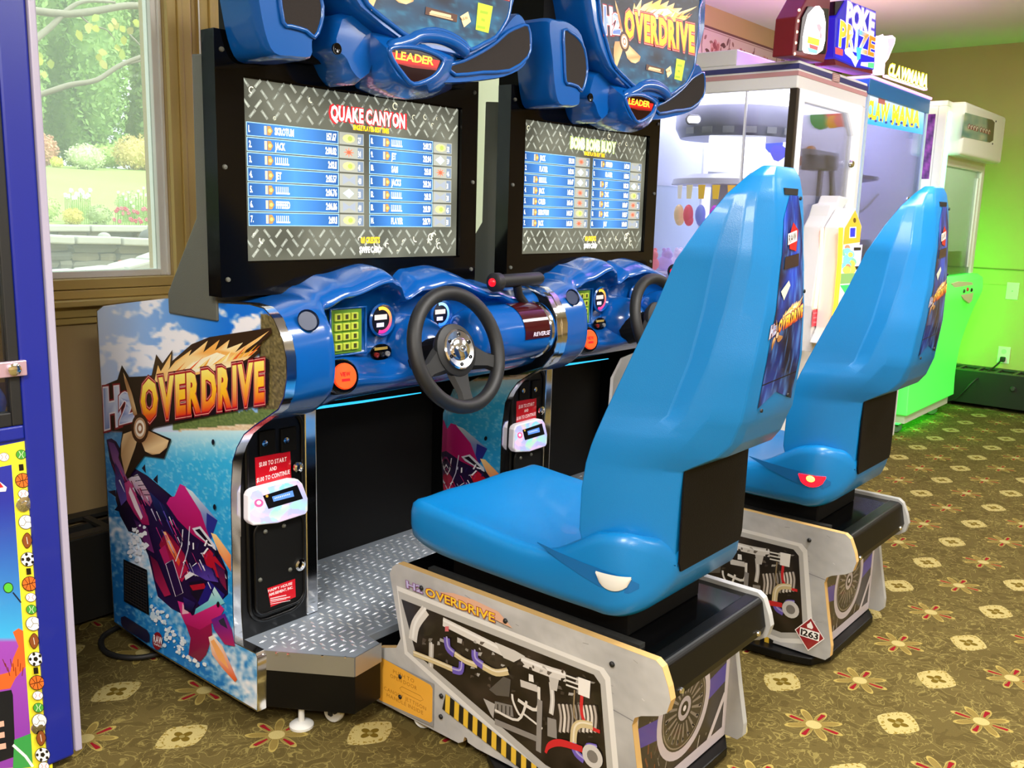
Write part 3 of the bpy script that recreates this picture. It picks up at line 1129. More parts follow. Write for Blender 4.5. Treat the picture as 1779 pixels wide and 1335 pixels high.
    quadtext(A, 'THRILLS', C([(250, 1000), (292, 1015), (292, 1005), (250, 990)]), '#ffffff', 0.01)
    for x, y in ((538, 22), (545, 335), (552, 558), (562, 805)):
        A.disc(180 + x / 2.782, 760 + y / 2.782, 2.6, '#15151c', 5)
    draw_logo(A, lambda a, b: (160 + a / 3.177, 480 + b / 3.177))
    A.text('TM', 160 + 945 / 3.177, 480 + 468 / 3.177, 4, '#c01c2c')
    return A.build('side_artwork', M_print, parent)


def dash_profile(keys, x):
    for i in range(len(keys) - 1):
        a, b = keys[i], keys[i + 1]
        if x <= b[0]:
            t = (x - a[0]) / (b[0] - a[0])
            t = t * t * (3 - 2 * t)
            return [(p[0] * (1 - t) + q[0] * t, p[1] * (1 - t) + q[1] * t) for p, q in zip(a[1], b[1])]
    return keys[-1][1]


def make_cabinet():
    root = thing('racing_cabinet', (1.72, 2.1, 0.0), '', 'arcade cabinet')
    # side panels (Y, Z outline)
    out = [onX(u, v, X0) for u, v in PANEL]
    out = [(p.y, p.z) for p in out]
    lp = obj('side_panel', MB().prism([(X0, y, z) for y, z in out], (0.022, 0, 0)), mat('panel_core', '#d7c7a0', 0.5), root)
    side_art(lp)
    right = [(2.486, 0.064), (2.488, 0.971), (2.335, 1.006), (2.1, 1.036), (1.78, 1.045), (1.69, 1.02), (1.655, 0.97), (1.648, 0.9), (1.66, 0.855), (1.70, 0.81), (1.80, 0.775), (1.96, 0.745), (2.07, 0.69), (2.115, 0.6), (2.12, 0.45), (2.105, 0.3), (2.09, 0.203), (1.786, 0.203), (1.787, 0.054)]
    obj('side_panel', MB().prism([(XR - 0.022, y, z) for y, z in right], (0.022, 0, 0)), M_black, root)

    def trim(o, x0, x1):
        n = len(o)
        rows = []
        for i in range(n):
            a, b = Vector(o[i - 1]), Vector(o[(i + 1) % n])
            d = (b - a).normalized()
            rows.append((Vector(o[i]), Vector((d.y, -d.x))))
        area = sum(o[i - 1][0] * o[i][1] - o[i][0] * o[i - 1][1] for i in range(n))
        sg = 1 if area > 0 else -1
        m = MB()
        rr = []
        for p, nn in rows:
            q = p + nn * sg * 0.0035
            r = p + nn * sg * 0.0005
            rr.append([(x0, r.x, r.y), (x0, q.x, q.y), (x1, q.x, q.y), (x1, r.x, r.y)])
        return m.grid(rr, closeu=True, closev=True)
    def dense(o):
        r = []
        for i in range(len(o)):
            a, b = Vector(o[i]), Vector(o[(i + 1) % len(o)])
            k = max(1, int((b - a).length / 0.05))
            r += [tuple(a.lerp(b, j / k)) for j in range(k)]
        return r
    obj('edge_trim', trim(dense(out), X0 - 0.0012, X0 + 0.024), M_chrome, root, smooth=50)
    obj('edge_trim', trim(dense(right), XR - 0.024, XR - 0.0015), M_chrome, root, smooth=50)
    # body, pillar and foot well
    obj('body', MB().box((X0 + 0.022, 2.165, 0.06), (XR - 0.022, 2.48, 0.97)), M_blackm, root)
    pil = obj('coin_pillar', MB().box((X0 + 0.022, YP, 0.2), (1.472, 2.165, 0.8)), M_black, root)
    # chrome corner strip
    obj('corner_strip', MB().box((1.436, YP - 0.004, 0.205), (1.474, YP + 0.03, 0.79)), M_chrome, pil, bevel=0.004)
    # raised door frames with rounded corners
    def rrect(x0, z0, x1, z1, r, y, n=5):
        pts = []
        for cx_, cz_, a0 in ((x1 - r, z1 - r, 0), (x0 + r, z1 - r, 90), (x0 + r, z0 + r, 180), (x1 - r, z0 + r, 270)):
            for k in range(n + 1):
                a = radians(a0 + 90 * k / n)
                pts.append((cx_ + r * cos(a), y, cz_ + r * sin(a)))
        return pts
    obj('door_frame', MB().tube(rrect(1.262, 0.235, 1.43, 0.765, 0.05, YP - 0.001), 0.006, 8, closed=True), M_black, pil, smooth=60)
    dr = obj('coin_door', MB().prism(rrect(1.275, 0.255, 1.424, 0.5, 0.03, YP), (0, -0.008, 0)), M_blackm, pil, bevel=0.003)
    obj('door_bead', MB().tube(rrect(1.275, 0.255, 1.424, 0.5, 0.03, YP - 0.009), 0.004, 8, closed=True), M_black, dr, smooth=60)
    pl = onY(520, 981, YP - 0.008)
    for (px, py, r) in ((520, 981, 0.016), (517, 812, 0.014)):
        p = onY(px, py, YP - 0.008)
        obj('key_lock', MB().lathe([(r, 0), (r, 0.006), (r * 0.6, 0.008), (r * 0.55, 0.004), (0.0, 0.004)], p, (0, -1, 0), 16), M_chrome, pil, smooth=40)
    for (px, py) in ((461, 924), (493, 914), (452, 1008), (504, 990)):
        p = onY(px, py, YP - 0.008)
        obj('bolt', MB().lathe([(0.006, 0), (0.005, 0.003), (0.0, 0.0045)], p, (0, -1, 0), 10), M_grey, pil, smooth=60)
    # coin slots
    for (px, py) in ((463, 768), (500, 763)):
        p = onY(px, py, YP)
        cs = obj('coin_slot', MB().box((p.x - 0.024, YP - 0.006, p.z - 0.032), (p.x + 0.024, YP, p.z + 0.03)), M_blackm, pil, bevel=0.003)
        obj('reject_button', MB().lathe([(0.008, 0), (0.008, 0.005), (0.0, 0.006)], (p.x - 0.012, YP - 0.006, p.z), (0, -1, 0), 12), M_chrome, cs, smooth=40)
    # stickers
    A = Art(pxY(YP - 0.0005))

    def D(l):
        return crop(380, 660, 2.9, l)
    A.layer = 2
    A.poly(D([(182, 393), (360, 360), (366, 498), (188, 546)]), '#c40f20')
    quadtext(A, '$1.00 TO START', D([(204, 440), (342, 410), (342, 388), (204, 417)]), '#fbeff0', 0.02, 0.13)
    quadtext(A, 'AND', D([(256, 462), (292, 453), (292, 434), (256, 442)]), '#fbeff0', 0.02, 0.13)
    quadtext(A, '$1.00 TO CONTINUE', D([(191, 518), (358, 474), (358, 452), (191, 496)]), '#fbeff0', 0.02, 0.13)
    for (a, b) in ((232, 345), (342, 318)):
        A.poly(D([(a, b - 55), (a + 40, b - 62), (a + 40, b), (a, b + 8)]), '#2a2a12')
        A.text('25c', 380 + (a + 6) / 2.9, 660 + (b - 24) / 2.9, 5, '#c9c23a', off=0.02)
        A.rect(380 + (a + 6) / 2.9, 660 + (b - 14) / 2.9, 380 + (a + 32) / 2.9, 660 + (b - 11) / 2.9, '#8d872a')
    A.build('price_sticker', M_print, pil)
    A = Art(pxY(YP - 0.0085))
    A.poly(D([(245, 1052), (385, 1003), (388, 1095), (262, 1146)]), '#c40f20')
    for i, (t, w_) in enumerate((('HAPPY HOUSE', 1.0), ('AMUSEMENT, INC.', 1.0))):
        quadtext(A, t, D([(250 + i * 4, 1072 + 20 * i), (250 + i * 4 + 120 * w_, 1032 + 20 * i), (250 + i * 4 + 120 * w_, 1019 + 20 * i), (248 + i * 4, 1058 + 20 * i)]), '#f6e6e8', 0.02)
    for i in range(4):
        A.stroke(D([(260, 1104 + 9 * i), (300 + 20 * (i % 2) + 40, 1086 + 9 * i)]), 1.6 if i < 2 else 0.9, '#f0d5d8')
    A.build('operator_sticker', M_print, dr)
    # card reader: lit pastel body
    rd = thing_part = None
    front = D([(152, 590), (165, 560), (200, 548), (370, 503), (405, 505), (425, 525), (452, 600), (452, 662), (440, 680), (300, 725), (175, 738), (152, 715)])
    fr = [onY(u, v, YP - 0.026) for u, v in front]
    bk = [onY(u, v, YP) for u, v in front]
    m = MB()
    n = len(fr)
    m.v = [Vector(p) for p in fr] + [Vector((f.x * 0.9 + b.x * 0.1, YP, f.z)) for f, b in zip(fr, fr)]
    for i in range(n):
        m.v[n + i] = Vector((fr[i].x, YP, fr[i].z))
    m.f = [tuple(range(n)), tuple(range(2 * n - 1, n - 1, -1))] + [(i, i + n, (i + 1) % n + n, (i + 1) % n) for i in range(n)]
    card = obj('card_reader', m, mat('reader_plastic', '#e9e6ee', 0.4, emit='#e8e2f4', estr=0.1), pil, bevel=0.006, segs=3)
    A = Art(pxY(YP - 0.0272))
    pal = [hx(c) for c in ('#e58abf', '#9ae6c4', '#aeb4f4', '#ecc0de', '#86d2ee', '#dcdcec')]
    fld = D([(158, 592), (170, 566), (200, 554), (370, 510), (402, 511), (420, 530), (446, 602), (446, 658), (436, 674), (300, 718), (178, 730), (158, 712)])
    A.field(fld, 2.2, lambda u, v: mixc(pal[int((nz(u * 0.022, v * 0.03) + 1) * 2.99) % 6], pal[int((nz(u * 0.02 + 9, v * 0.03) + 1) * 2.99) % 6], 0.5 + nz(u * 0.03, v * 0.04, 5)))
    A.disc(380 + 202 / 2.9, 660 + 622 / 2.9, 8, '#f05a96', 7)
    A.disc(380 + 202 / 2.9, 660 + 620 / 2.9, 4, '#fff0f4', 3.5)
    A.poly(D([(222, 585), (395, 530), (425, 600), (250, 652)]), '#0a0a0e')
    A.poly(D([(268, 590), (372, 558), (380, 588), (276, 615)]), '#5d8fe6')
    for q in range(9):
        A.disc(380 + (284 + q * 9) / 2.9, 660 + (597 - q * 2.5) / 2.9, 0.9, '#dfeaff', 1.6, n=6, up=0)
    A.layer += 1
    A.disc(380 + 243 / 2.9, 660 + 587 / 2.9, 2.4, '#c9a23a')
    A.build('reader_face', colmat('reader_lit', 0.3, emit=0.22), card)
    # platform
    c1, c2 = onZ(616, 1144, 0.203), onZ(654, 1122, 0.203)
    mirror = lambda p: (3.44 - p[0], p[1])
    oL = [(X0 + 0.022, 2.165), (X0 + 0.022, 1.787), (c1.x, c1.y), (1.462, 1.61), (1.47, 1.665)]
    oP = oL + [mirror(p) for p in reversed(oL)]
    plat = obj('platform', MB().prism([(x, y, 0.055) for x, y in oP], (0, 0, 0.125)), M_black, root, bevel=0.002)
    obj('tread_plate', MB().prism([(x, y, 0.18) for x, y in oP], (0, 0, 0.023)), mat('steel_tread', '#b4bfcc', 0.32, 0.6, noise_amt=0.15, noise_scale=6), plat, bevel=0.002)
    lug = MB()
    rowi = 0
    y = 1.63
    while y < 2.15:
        x = X0 + 0.05 + (0.02 if rowi % 2 else 0)
        k = rowi % 2
        while x < XR - 0.04:
            inside = True
            if y < 1.787 and (x - (X0 + 0.022)) < (1.787 - y) * (c1.x - X0) / (1.787 - c1.y) + 0.015:
                inside = False
            if y < 1.68 and 1.455 < x < 1.985:
                inside = False
            if y < 1.787 and (XR - 0.022 - x) < (1.787 - y) * (c1.x - X0) / (1.787 - c1.y) + 0.015:
                inside = False
            if x < 1.49 and y > YP - 0.02:
                inside = False
            if inside:
                L, w = (0.013, 0.0035)
                dx, dy = (L, w) if k % 2 == 0 else (w, L)
                lug.add([(x - dx, y, 0.203), (x, y - dy, 0.203), (x + dx, y, 0.203), (x, y + dy, 0.203), (x, y, 0.2058)], [(0, 1, 4), (1, 2, 4), (2, 3, 4), (3, 0, 4)])
            k += 1
            x += 0.03
        rowi += 1
        y += 0.02
    obj('tread_lugs', lug, mat('steel_lug', '#e6ecf2', 0.25, 0.7), plat, kind='stuff')
    lip = MB()
    for a, b in (((X0 + 0.022, 1.787), (c1.x, c1.y)), ((c1.x, c1.y), (1.462, 1.61))):
        d = (Vector(b) - Vector(a)).normalized()
        nn = Vector((d.y, -d.x)) * 0.003
        lip.prism([(a[0] + nn.x, a[1] + nn.y, 0.155), (b[0] + nn.x, b[1] + nn.y, 0.155), (b[0], b[1], 0.155), (a[0], a[1], 0.155)], (0, 0, 0.05))
    obj('edge_guard', lip, M_brush, plat)
    for px, py in ((480, 1137), (500, 1139), (560, 1142), (600, 1144)):
        p = onZ(px, py - 1, 0.203)
        obj('screw', MB().lathe([(0.004, 0), (0.003, 0.002), (0, 0.002)], p, (0, 0, 1), 8), M_chrome, plat)
    # foot and casters
    ft = onZ(524, 1262, 0.0)
    obj('levelling_foot', MB().lathe([(0.03, 0), (0.03, 0.006), (0.022, 0.012), (0.008, 0.016), (0.007, 0.06)], (ft.x, ft.y, 0), (0, 0, 1), 18), M_cast, root, smooth=40)

    def caster(x, y, par, rz=0.3):
        ax = Vector((cos(rz), sin(rz), 0))
        p = Vector((x, y, 0.026))
        w = obj('caster', MB().lathe([(0.012, -0.011), (0.023, -0.011), (0.026, -0.006), (0.026, 0.006), (0.023, 0.011), (0.012, 0.011)], p, ax, 20), M_cast, par, smooth=40)
        obj('caster_fork', MB().box((x - 0.014, y - 0.018, 0.03), (x + 0.014, y + 0.018, 0.058)).box((x - 0.016, y - 0.006, 0.02), (x + 0.016, y + 0.006, 0.04)), M_rubber, w)
    for px in ((590, 1258),):
        p = onZ(*px, 0.0)
        caster(p.x, p.y + 0.02, root)
    caster(2.05, 1.66, root)
    caster(1.35, 2.4, root)
    caster(2.1, 2.4, root)
    # ---------------- dash
    K = [
        (0.022, [(2.02, 1.035), (1.90, 1.042), (1.76, 1.047), (1.69, 1.022), (1.66, 0.983), (1.648, 0.93), (1.652, 0.87), (1.68, 0.825), (1.76, 0.78), (1.90, 0.76)]),
        (0.135, [(2.02, 1.045), (1.90, 1.058), (1.76, 1.058), (1.69, 1.025), (1.66, 0.985), (1.65, 0.93), (1.655, 0.87), (1.685, 0.825), (1.76, 0.78), (1.90, 0.76)]),
        (0.175, [(2.02, 1.06), (1.90, 1.078), (1.77, 1.072), (1.728, 1.038), (1.762, 1.01), (1.772, 0.93), (1.748, 0.885), (1.725, 0.85), (1.765, 0.79), (1.90, 0.77)]),
        (0.25, [(2.02, 1.075), (1.90, 1.105), (1.775, 1.092), (1.728, 1.058), (1.80, 1.03), (1.80, 0.925), (1.765, 0.885), (1.72, 0.85), (1.77, 0.80), (1.90, 0.77)]),
        (0.39, [(2.02, 1.085), (1.90, 1.125), (1.78, 1.118), (1.735, 1.086), (1.81, 1.048), (1.81, 0.915), (1.765, 0.868), (1.72, 0.84), (1.77, 0.80), (1.90, 0.77)]),
        (0.425, [(2.02, 1.085), (1.90, 1.115), (1.79, 1.105), (1.745, 1.075), (1.81, 1.04), (1.81, 0.915), (1.765, 0.868), (1.72, 0.84), (1.77, 0.80), (1.90, 0.77)]),
        (0.475, [(2.02, 1.08), (1.90, 1.085), (1.80, 1.062), (1.765, 1.035), (1.81, 1.012), (1.80, 0.915), (1.75, 0.87), (1.72, 0.84), (1.77, 0.80), (1.90, 0.77)]),
        (0.53, [(2.02, 1.085), (1.90, 1.115), (1.80, 1.095), (1.755, 1.06), (1.81, 1.03), (1.80, 0.915), (1.75, 0.87), (1.72, 0.84), (1.77, 0.80), (1.90, 0.77)]),
        (0.62, [(2.02, 1.085), (1.90, 1.118), (1.79, 1.105), (1.745, 1.072), (1.80, 1.04), (1.80, 0.915), (1.75, 0.87), (1.72, 0.84), (1.77, 0.80), (1.90, 0.77)]),
        (0.80, [(2.02, 1.06), (1.90, 1.075), (1.78, 1.058), (1.735, 1.03), (1.775, 1.005), (1.78, 0.915), (1.75, 0.87), (1.72, 0.84), (1.77, 0.80), (1.90, 0.77)]),
        (0.90, [(2.02, 1.045), (1.90, 1.05), (1.78, 1.038), (1.735, 1.01), (1.75, 0.98), (1.76, 0.915), (1.75, 0.87), (1.72, 0.84), (1.77, 0.80), (1.90, 0.77)]),
        (0.978, [(2.02, 1.035), (1.90, 1.042), (1.78, 1.045), (1.73, 1.02), (1.72, 0.985), (1.72, 0.93), (1.72, 0.87), (1.73, 0.83), (1.78, 0.80), (1.90, 0.77)]),
    ]
    rows = []
    nx = 90
    for i in range(nx + 1):
        x = 0.022 + (0.978 - 0.022) * i / nx
        pr = dash_profile(K, x)
        pr = smooth_path(pr, 5)
        rows.append([(X0 + x, y, z) for y, z in pr])
    m = MB().grid(rows)
    k = len(m.v)
    dash = obj('dashboard', m, M_blue, root, smooth=50)
    obj('column_boss', MB().ball((1.745, 1.80, 0.90), (0.088, 0.115, 0.09), 28, 18), M_blue, dash, smooth=179)
    # end scoop and speaker port
    p = onY(521, 548, 1.70)
    obj('port', MB().lathe([(0.022, 0.0), (0.026, 0.004), (0.02, -0.002), (0.0, -0.008)], (p.x, 1.672, p.z - 0.01), (-0.25, -1, 0.45), 18), mat('recess_shade_blue', '#041c40', 0.4), dash, smooth=20)  # dark colour paints the shade of a recess
    p = onY(551, 571, 1.77)
    obj('port', MB().lathe([(0.012, 0.0), (0.014, 0.003), (0.008, 0.003), (0.0, -0.002)], (p.x, 1.765, p.z), (-0.2, -1, 0.1), 16), M_gloss, dash, smooth=60)
    # keypad
    a, b = onY(574, 543, 1.795), onY(617, 607, 1.795)
    kp = obj('keypad', MB().box((a.x - 0.006, 1.785, b.z - 0.006), (b.x + 0.014, 1.80, a.z + 0.006)), mat('keypad_panel', '#5d8a2c', 0.4), dash, bevel=0.002)
    obj('keypad_bezel', MB().tube([(a.x - 0.009, 1.785, a.z + 0.009), (b.x + 0.026, 1.785, a.z + 0.009), (b.x + 0.026, 1.785, b.z - 0.009), (a.x - 0.009, 1.785, b.z - 0.009)], 0.004, 8, closed=True), M_blue, dash, smooth=60)
    for i in range(3):
        for j in range(4):
            cx_ = a.x + (b.x - a.x) * (i + 0.5) / 3
            cz_ = b.z + (a.z - b.z) * (j + 0.5) / 4
            ky = obj('key', MB().box((cx_ - 0.0115, 1.779, cz_ - 0.0095), (cx_ + 0.0115, 1.786, cz_ + 0.0095)), mat('key_lit', '#a9b53c', 0.3, emit='#a8b83a', estr=0.12), kp, bevel=0.002)
            obj('key_mark', MB().box((cx_ - 0.005, 1.7782, cz_ - 0.005), (cx_ + 0.004, 1.779, cz_ + 0.006)), mat('key_mark', '#3a3a18', 0.5), ky)
    # gauges
    def gauge(px, py, Y, r, arc):
        p = onY(px, py, Y)
        gz = obj('gauge', MB().lathe([(r * 1.2, 0.0), (r * 1.25, 0.006), (r * 1.12, 0.010), (r * 1.0, 0.002)], p, (0, -1, 0), 26), M_blue, dash, smooth=60)
        A = Art(lambda u, v: (Vector((p.x + u, Y - 0.003, p.z + v)), Vector((0, -1, 0))))
        A.disc(0, 0, r, '#0a0a12', n=28)
        A.ring(0, 0, r * 0.74, r * 0.98, (lambda u, v: mixc(hx(arc[0]), hx(arc[1]), (v + r) / (2 * r))), a0=-110, a1=110)
        A.rect(-r * 0.7, r * 0.02, r * 0.5, r * 0.4, '#b9aaa6')
        A.rect(-r * 0.5, -r * 0.5, r * 0.2, -r * 0.2, '#c8c0f0')
        A.build('gauge_face', colmat('gauge_lit', 0.2, emit=0.7), gz)
    gauge(662, 556, 1.80, 0.036, ('#d0187a', '#f2c23a'))
    gauge(765, 546, 1.795, 0.034, ('#2a6af0', '#9ad0ff'))
    p = onY(660, 612, 1.79)
    vp = obj('jack_plate', MB().prism([(p.x + 0.036 * cos(t * pi / 10), 1.79, p.z + 0.022 * sin(t * pi / 10)) for t in range(20)], (0, -0.006, 0)), M_gloss, dash, bevel=0.002)
    obj('jack_label', MB().box((p.x - 0.024, 1.7825, p.z + 0.007), (p.x + 0.02, 1.784, p.z + 0.014)), mat('brass_label', '#b79b4a', 0.4), vp)
    for q, c in ((-0.019, '#7a1c14'), (0.0, '#1b1b1b'), (0.019, '#8c8c8c')):
        obj('knob', MB().lathe([(0.007, 0), (0.007, 0.006), (0.004, 0.007), (0.0, 0.005)], (p.x + q, 1.784, p.z - 0.005), (0, -1, 0), 12), mat('knob_' + c[1:], c, 0.3), vp, smooth=40)
    p = onY(791, 545, 1.79)
    # view button
    p = onY(594, 655, 1.688)
    axv = Vector((-0.18, -1, 0.22)).normalized()
    p = Vector((p.x, 1.69, p.z))
    bz = obj('view_button', MB().lathe([(0.042, -0.04), (0.042, 0.008), (0.038, 0.014), (0.031, 0.014)], p, axv, 26), M_gloss, dash, smooth=40)
    obj('button_cap', MB().lathe([(0.0315, 0.006), (0.0315, 0.017), (0.029, 0.0195), (0.0, 0.0204)], p, axv, 26), mat('orange_lit_plastic', '#f2521e', 0.3, emit='#ff3a0a', estr=0.35), bz, smooth=40)
    ax_u = axv.cross(Vector((0, 0, 1))).normalized() * -1
    ax_v = axv.cross(ax_u).normalized()
    if ax_v.z < 0:
        ax_v = -ax_v
    if ax_u.x < 0:
        ax_u = -ax_u
    A = Art(lambda u, v: (p + axv * 0.0205 + ax_u * u + ax_v * v, axv))
    A.text('VIEW', 0, 0.0, 0.010, '#b3121a', flip=1, align='c', off=0.03)
    A.rect(-0.011, -0.012, 0.011, -0.006, '#c4141c')
    A.build('button_text', M_print, bz)
    # throttle drum and lever
    drum = obj('throttle_drum', MB().lathe([(0.0, -0.012), (0.05, -0.008), (0.072, 0.005), (0.082, 0.03), (0.084, 0.32)], (1.876, 1.735, 0.922), (1, 0, 0), 40), M_blue, root, smooth=40)
    rows = []
    for i in range(15):
        t = radians(-8 + 95 * i / 14)
        rows.append([(x, 1.735 - 0.0855 * cos(t), 0.922 + 0.0855 * sin(t)) for x in (2.05, 2.10, 2.165)])
    lb = obj('drum_label', MB().grid(rows), mat('dark_red_gloss', '#3a0e12', 0.08), drum, smooth=60)
    A = Art(lambda u, v: (Vector((2.05 + u, 1.735 - 0.087 * cos(v), 0.922 + 0.087 * sin(v))), Vector((0, -1, 0))))
    A.text('REVERSE', 0.035, radians(-3), 0.14, '#d9cfe0', flip=1, width=0.075, off=0.02, shear=0.02)
    A.build('drum_text', M_print, drum)
    obj('drum_ring', MB().lathe([(0.084, 0.0), (0.0875, 0.004), (0.0875, 0.016), (0.084, 0.02)], (2.168, 1.735, 0.922), (1, 0, 0), 40), M_chrome, drum, smooth=40)
    lev = obj('throttle_lever', MB().tube([(1.995, 1.72, 1.074), (2.005, 1.72, 1.074), (2.19, 1.72, 1.076), (2.2, 1.72, 1.076)], [0.017, 0.0195, 0.0195, 0.015], 16), M_rubber, root, smooth=50)
    obj('lever_head', MB().lathe([(0.021, -0.004), (0.027, 0.0), (0.027, 0.022), (0.021, 0.03)], (1.985, 1.72, 1.072), (1, 0, 0), 20), M_rubber, lev, smooth=40)
    obj('lever_button', MB().lathe([(0.012, 0.0), (0.012, 0.004), (0.008, 0.008), (0.0, 0.009)], (1.981, 1.72, 1.072), (-1, -0.1, 0), 18), mat('red_lit_plastic', '#d01020', 0.25, emit='#ff1020', estr=0.5), lev, smooth=40)
    obj('lever_arm', MB().tube([(2.09, 1.72, 1.06), (2.105, 1.725, 1.03), (2.15, 1.735, 1.0), (2.185, 1.74, 0.96)], [0.013, 0.013, 0.012, 0.012], 10), M_rubber, lev, smooth=60)
    # steering wheel
    wc = Vector((1.72, 1.605, 0.919))
    nw = Vector((-0.02, -cos(radians(17)), sin(radians(17)))).normalized()
    wu = Vector((1, 0, 0)) - nw * nw.x
    wu.normalize()
    wv = nw.cross(wu)
    if wv.z < 0:
        wv = -wv
    R_ = 0.148
    rim = obj('steering_wheel', MB().tube([wc + (wu * cos(t * pi / 24) + wv * sin(t * pi / 24)) * R_ for t in range(48)], 0.0185, 14, closed=True), M_rubber, root, smooth=179)
    hub = MB()
    def W(u, v, d=0.0):
        return wc + wu * u + wv * v + nw * d
    for a in (200, 340, 270):
        ca, sa = cos(radians(a)), sin(radians(a))
        w0, w1 = (0.04, 0.03)
        rows = []
        for t, ww, dd in ((0.03, 0.045, -0.012), (0.07, 0.034, -0.012), (0.11, 0.022, -0.006), (0.147, 0.026, -0.002)):
            c_ = (ca * t, sa * t)
            rows.append([W(c_[0] - sa * ww, c_[1] + ca * ww, dd - 0.006), W(c_[0] - sa * ww * 0.7, c_[1] + ca * ww * 0.7, dd + 0.006), W(c_[0] + sa * ww * 0.7, c_[1] - ca * ww * 0.7, dd + 0.006), W(c_[0] + sa * ww, c_[1] - ca * ww, dd - 0.006)])
        hub.grid(rows, closev=True)
    hub.lathe([(0.06, -0.03), (0.07, -0.012), (0.068, -0.004), (0.045, 0.004)], wc, nw, 28)
    obj('spokes', hub, M_rubber, rim, smooth=45)
    hb = obj('hub_plate', MB().lathe([(0.052, -0.004), (0.052, 0.006), (0.048, 0.009), (0.030, 0.008), (0.029, 0.014), (0.022, 0.018), (0.0, 0.019)], wc, nw, 32), M_chrome, rim, smooth=30)
    for k in range(6):
        a = k * pi / 3 + 0.4
        obj('bolt', MB().lathe([(0.005, 0.006), (0.005, 0.0105), (0.003, 0.0105), (0.0, 0.008)], W(0.039 * cos(a), 0.039 * sin(a)), nw, 10), M_gloss, hb)
    obj('emblem', MB().tube([W(0.012 * cos(t * pi / 8), 0.008 * sin(t * pi / 8), 0.0195) for t in range(16)], 0.0012, 5, closed=True), M_brush, hb)
    obj('steering_column', MB().lathe([(0.05, -0.14), (0.045, -0.03)], wc, nw, 20), M_blackm, rim)
    # neon tube under the dash
    obj('neon_tube', MB().tube([(1.50, 1.95, 0.740), (1.70, 1.95, 0.733), (1.93, 1.95, 0.728)], [0.004, 0.0035, 0.0015], 8), mat('cyan_neon', '#5fc6e8', 0.3, emit='#22a8d8', estr=1.1), root, smooth=60)
    # ---------------- monitor
    bx0, bx1, bz0, bz1 = 1.195, 2.05, 1.06, 1.642
    sx0, sx1, sz0, sz1 = 1.272, 1.979, 1.14, 1.549
    fz = MB()
    n_out = rrect(bx0, bz0, bx1, bz1, 0.012, 1.85)
    fz.box((bx0, 1.85, bz0), (bx1, 1.9, sz0 - 0.004)).box((bx0, 1.85, sz1 + 0.004), (bx1, 1.9, bz1)).box((bx0, 1.85, sz0 - 0.004), (sx0 - 0.004, 1.9, sz1 + 0.004)).box((sx1 + 0.004, 1.85, sz0 - 0.004), (bx1, 1.9, sz1 + 0.004))
    bezel = obj('monitor_bezel', fz, M_gloss, root)
    obj('screen_recess', MB().box((sx0 - 0.004, 1.862, sz0 - 0.004), (sx1 + 0.004, 1.89, sz1 + 0.004)), M_gloss, bezel)
    for x in (bx0 + 0.018, bx1 - 0.018):
        for z in (1.10, 1.35, 1.6):
            obj('bolt', MB().lathe([(0.006, 0), (0.005, 0.004), (0.0, 0.005)], (x, 1.85, z), (0, -1, 0), 10), M_grey, bezel, smooth=60)
    hs = [(1.90, 1.0), (1.90, 1.595), (1.968, 1.6), (1.972, 1.235), (2.11, 1.05), (2.11, 1.0)]
    obj('monitor_housing', MB().prism([(1.213, y, z) for y, z in hs], (0.825, 0, 0)), M_grey, root, bevel=0.003)
    # ---------------- topper
    YT = 1.70

    def T(l, Y=YT):
        return [Vector((p.x - PITCHX, Y, p.z)) for p in [onY(u, v, YT) for u, v in crop(900, 0, 5.083, l)]]

    def puff(l, Y, depth, r=0.02, sh=0.93):
        o = T(l, Y)
        c = sum(o, Vector()) / len(o)
        rings = []
        for (s, dy) in ((0.0, 0.0), (sh, 0.0), (sh + (1 - sh) * 0.7, r * 0.3), (1.0, r), (1.0, depth)):
            if s == 0.0:
                continue
            rings.append([Vector((c.x + (p.x - c.x) * s, Y + dy, c.z + (p.z - c.z) * s)) for p in o])
        m = MB().grid(rings, closev=True)
        n = len(o)
        m.f.append(tuple(range(n)))
        m.f.append(tuple(range(4 * n - 1, 3 * n - 1, -1)))
        return m
    def resample(poly, n):
        P = [Vector(p) for p in poly]
        L = [0.0]
        for i in range(len(P)):
            L.append(L[-1] + (P[(i + 1) % len(P)] - P[i]).length)
        out = []
        for k in range(n):
            s = L[-1] * k / n
            i = max(j for j in range(len(P)) if L[j] <= s)
            out.append(P[i].lerp(P[(i + 1) % len(P)], (s - L[i]) / max(1e-9, L[i + 1] - L[i])))
        return out
    shield = [(560, -230), (600, 0), (628, 190), (690, 420), (770, 600), (880, 720), (1000, 830), (1150, 860), (1310, 895), (1470, 772), (1550, 590), (1640, 250), (1650, 50), (1650, -230)]
    tp = obj('topper', puff(shield, YT - 0.010, 0.17, 0.03, 0.96), M_blue, root, smooth=40)
    # beak below the shield, tapering forward to the small window
    fr_ = resample([tuple(p) for p in T([(882, 855), (960, 832), (1060, 840), (1175, 897), (1160, 990), (1105, 1062), (1000, 1108), (930, 1035), (888, 940)], YT - 0.022)], 36)
    bk2 = resample([(p.x - PITCHX, YT + 0.15, p.z) for p in [onY(u, v, YT + 0.15) for u, v in crop(900, 0, 5.083, [(640, 600), (760, 560), (1100, 700), (1280, 860), (1180, 1000), (1110, 1085), (985, 1152), (850, 1165), (720, 1145), (620, 1098), (572, 985), (600, 790)])]], 36)
    md = [a_.lerp(b_, 0.25) + (a_ - sum(fr_, Vector()) / 36).normalized() * 0.02 for a_, b_ in zip(fr_, bk2)]
    m = MB().grid([fr_, md, [a_.lerp(b_, 0.7) for a_, b_ in zip(md, bk2)], bk2], closev=True)
    m.f.append(tuple(range(36)))
    m.f.append(tuple(range(143, 107, -1)))
    obj('beak', m, M_blue, tp, smooth=50)
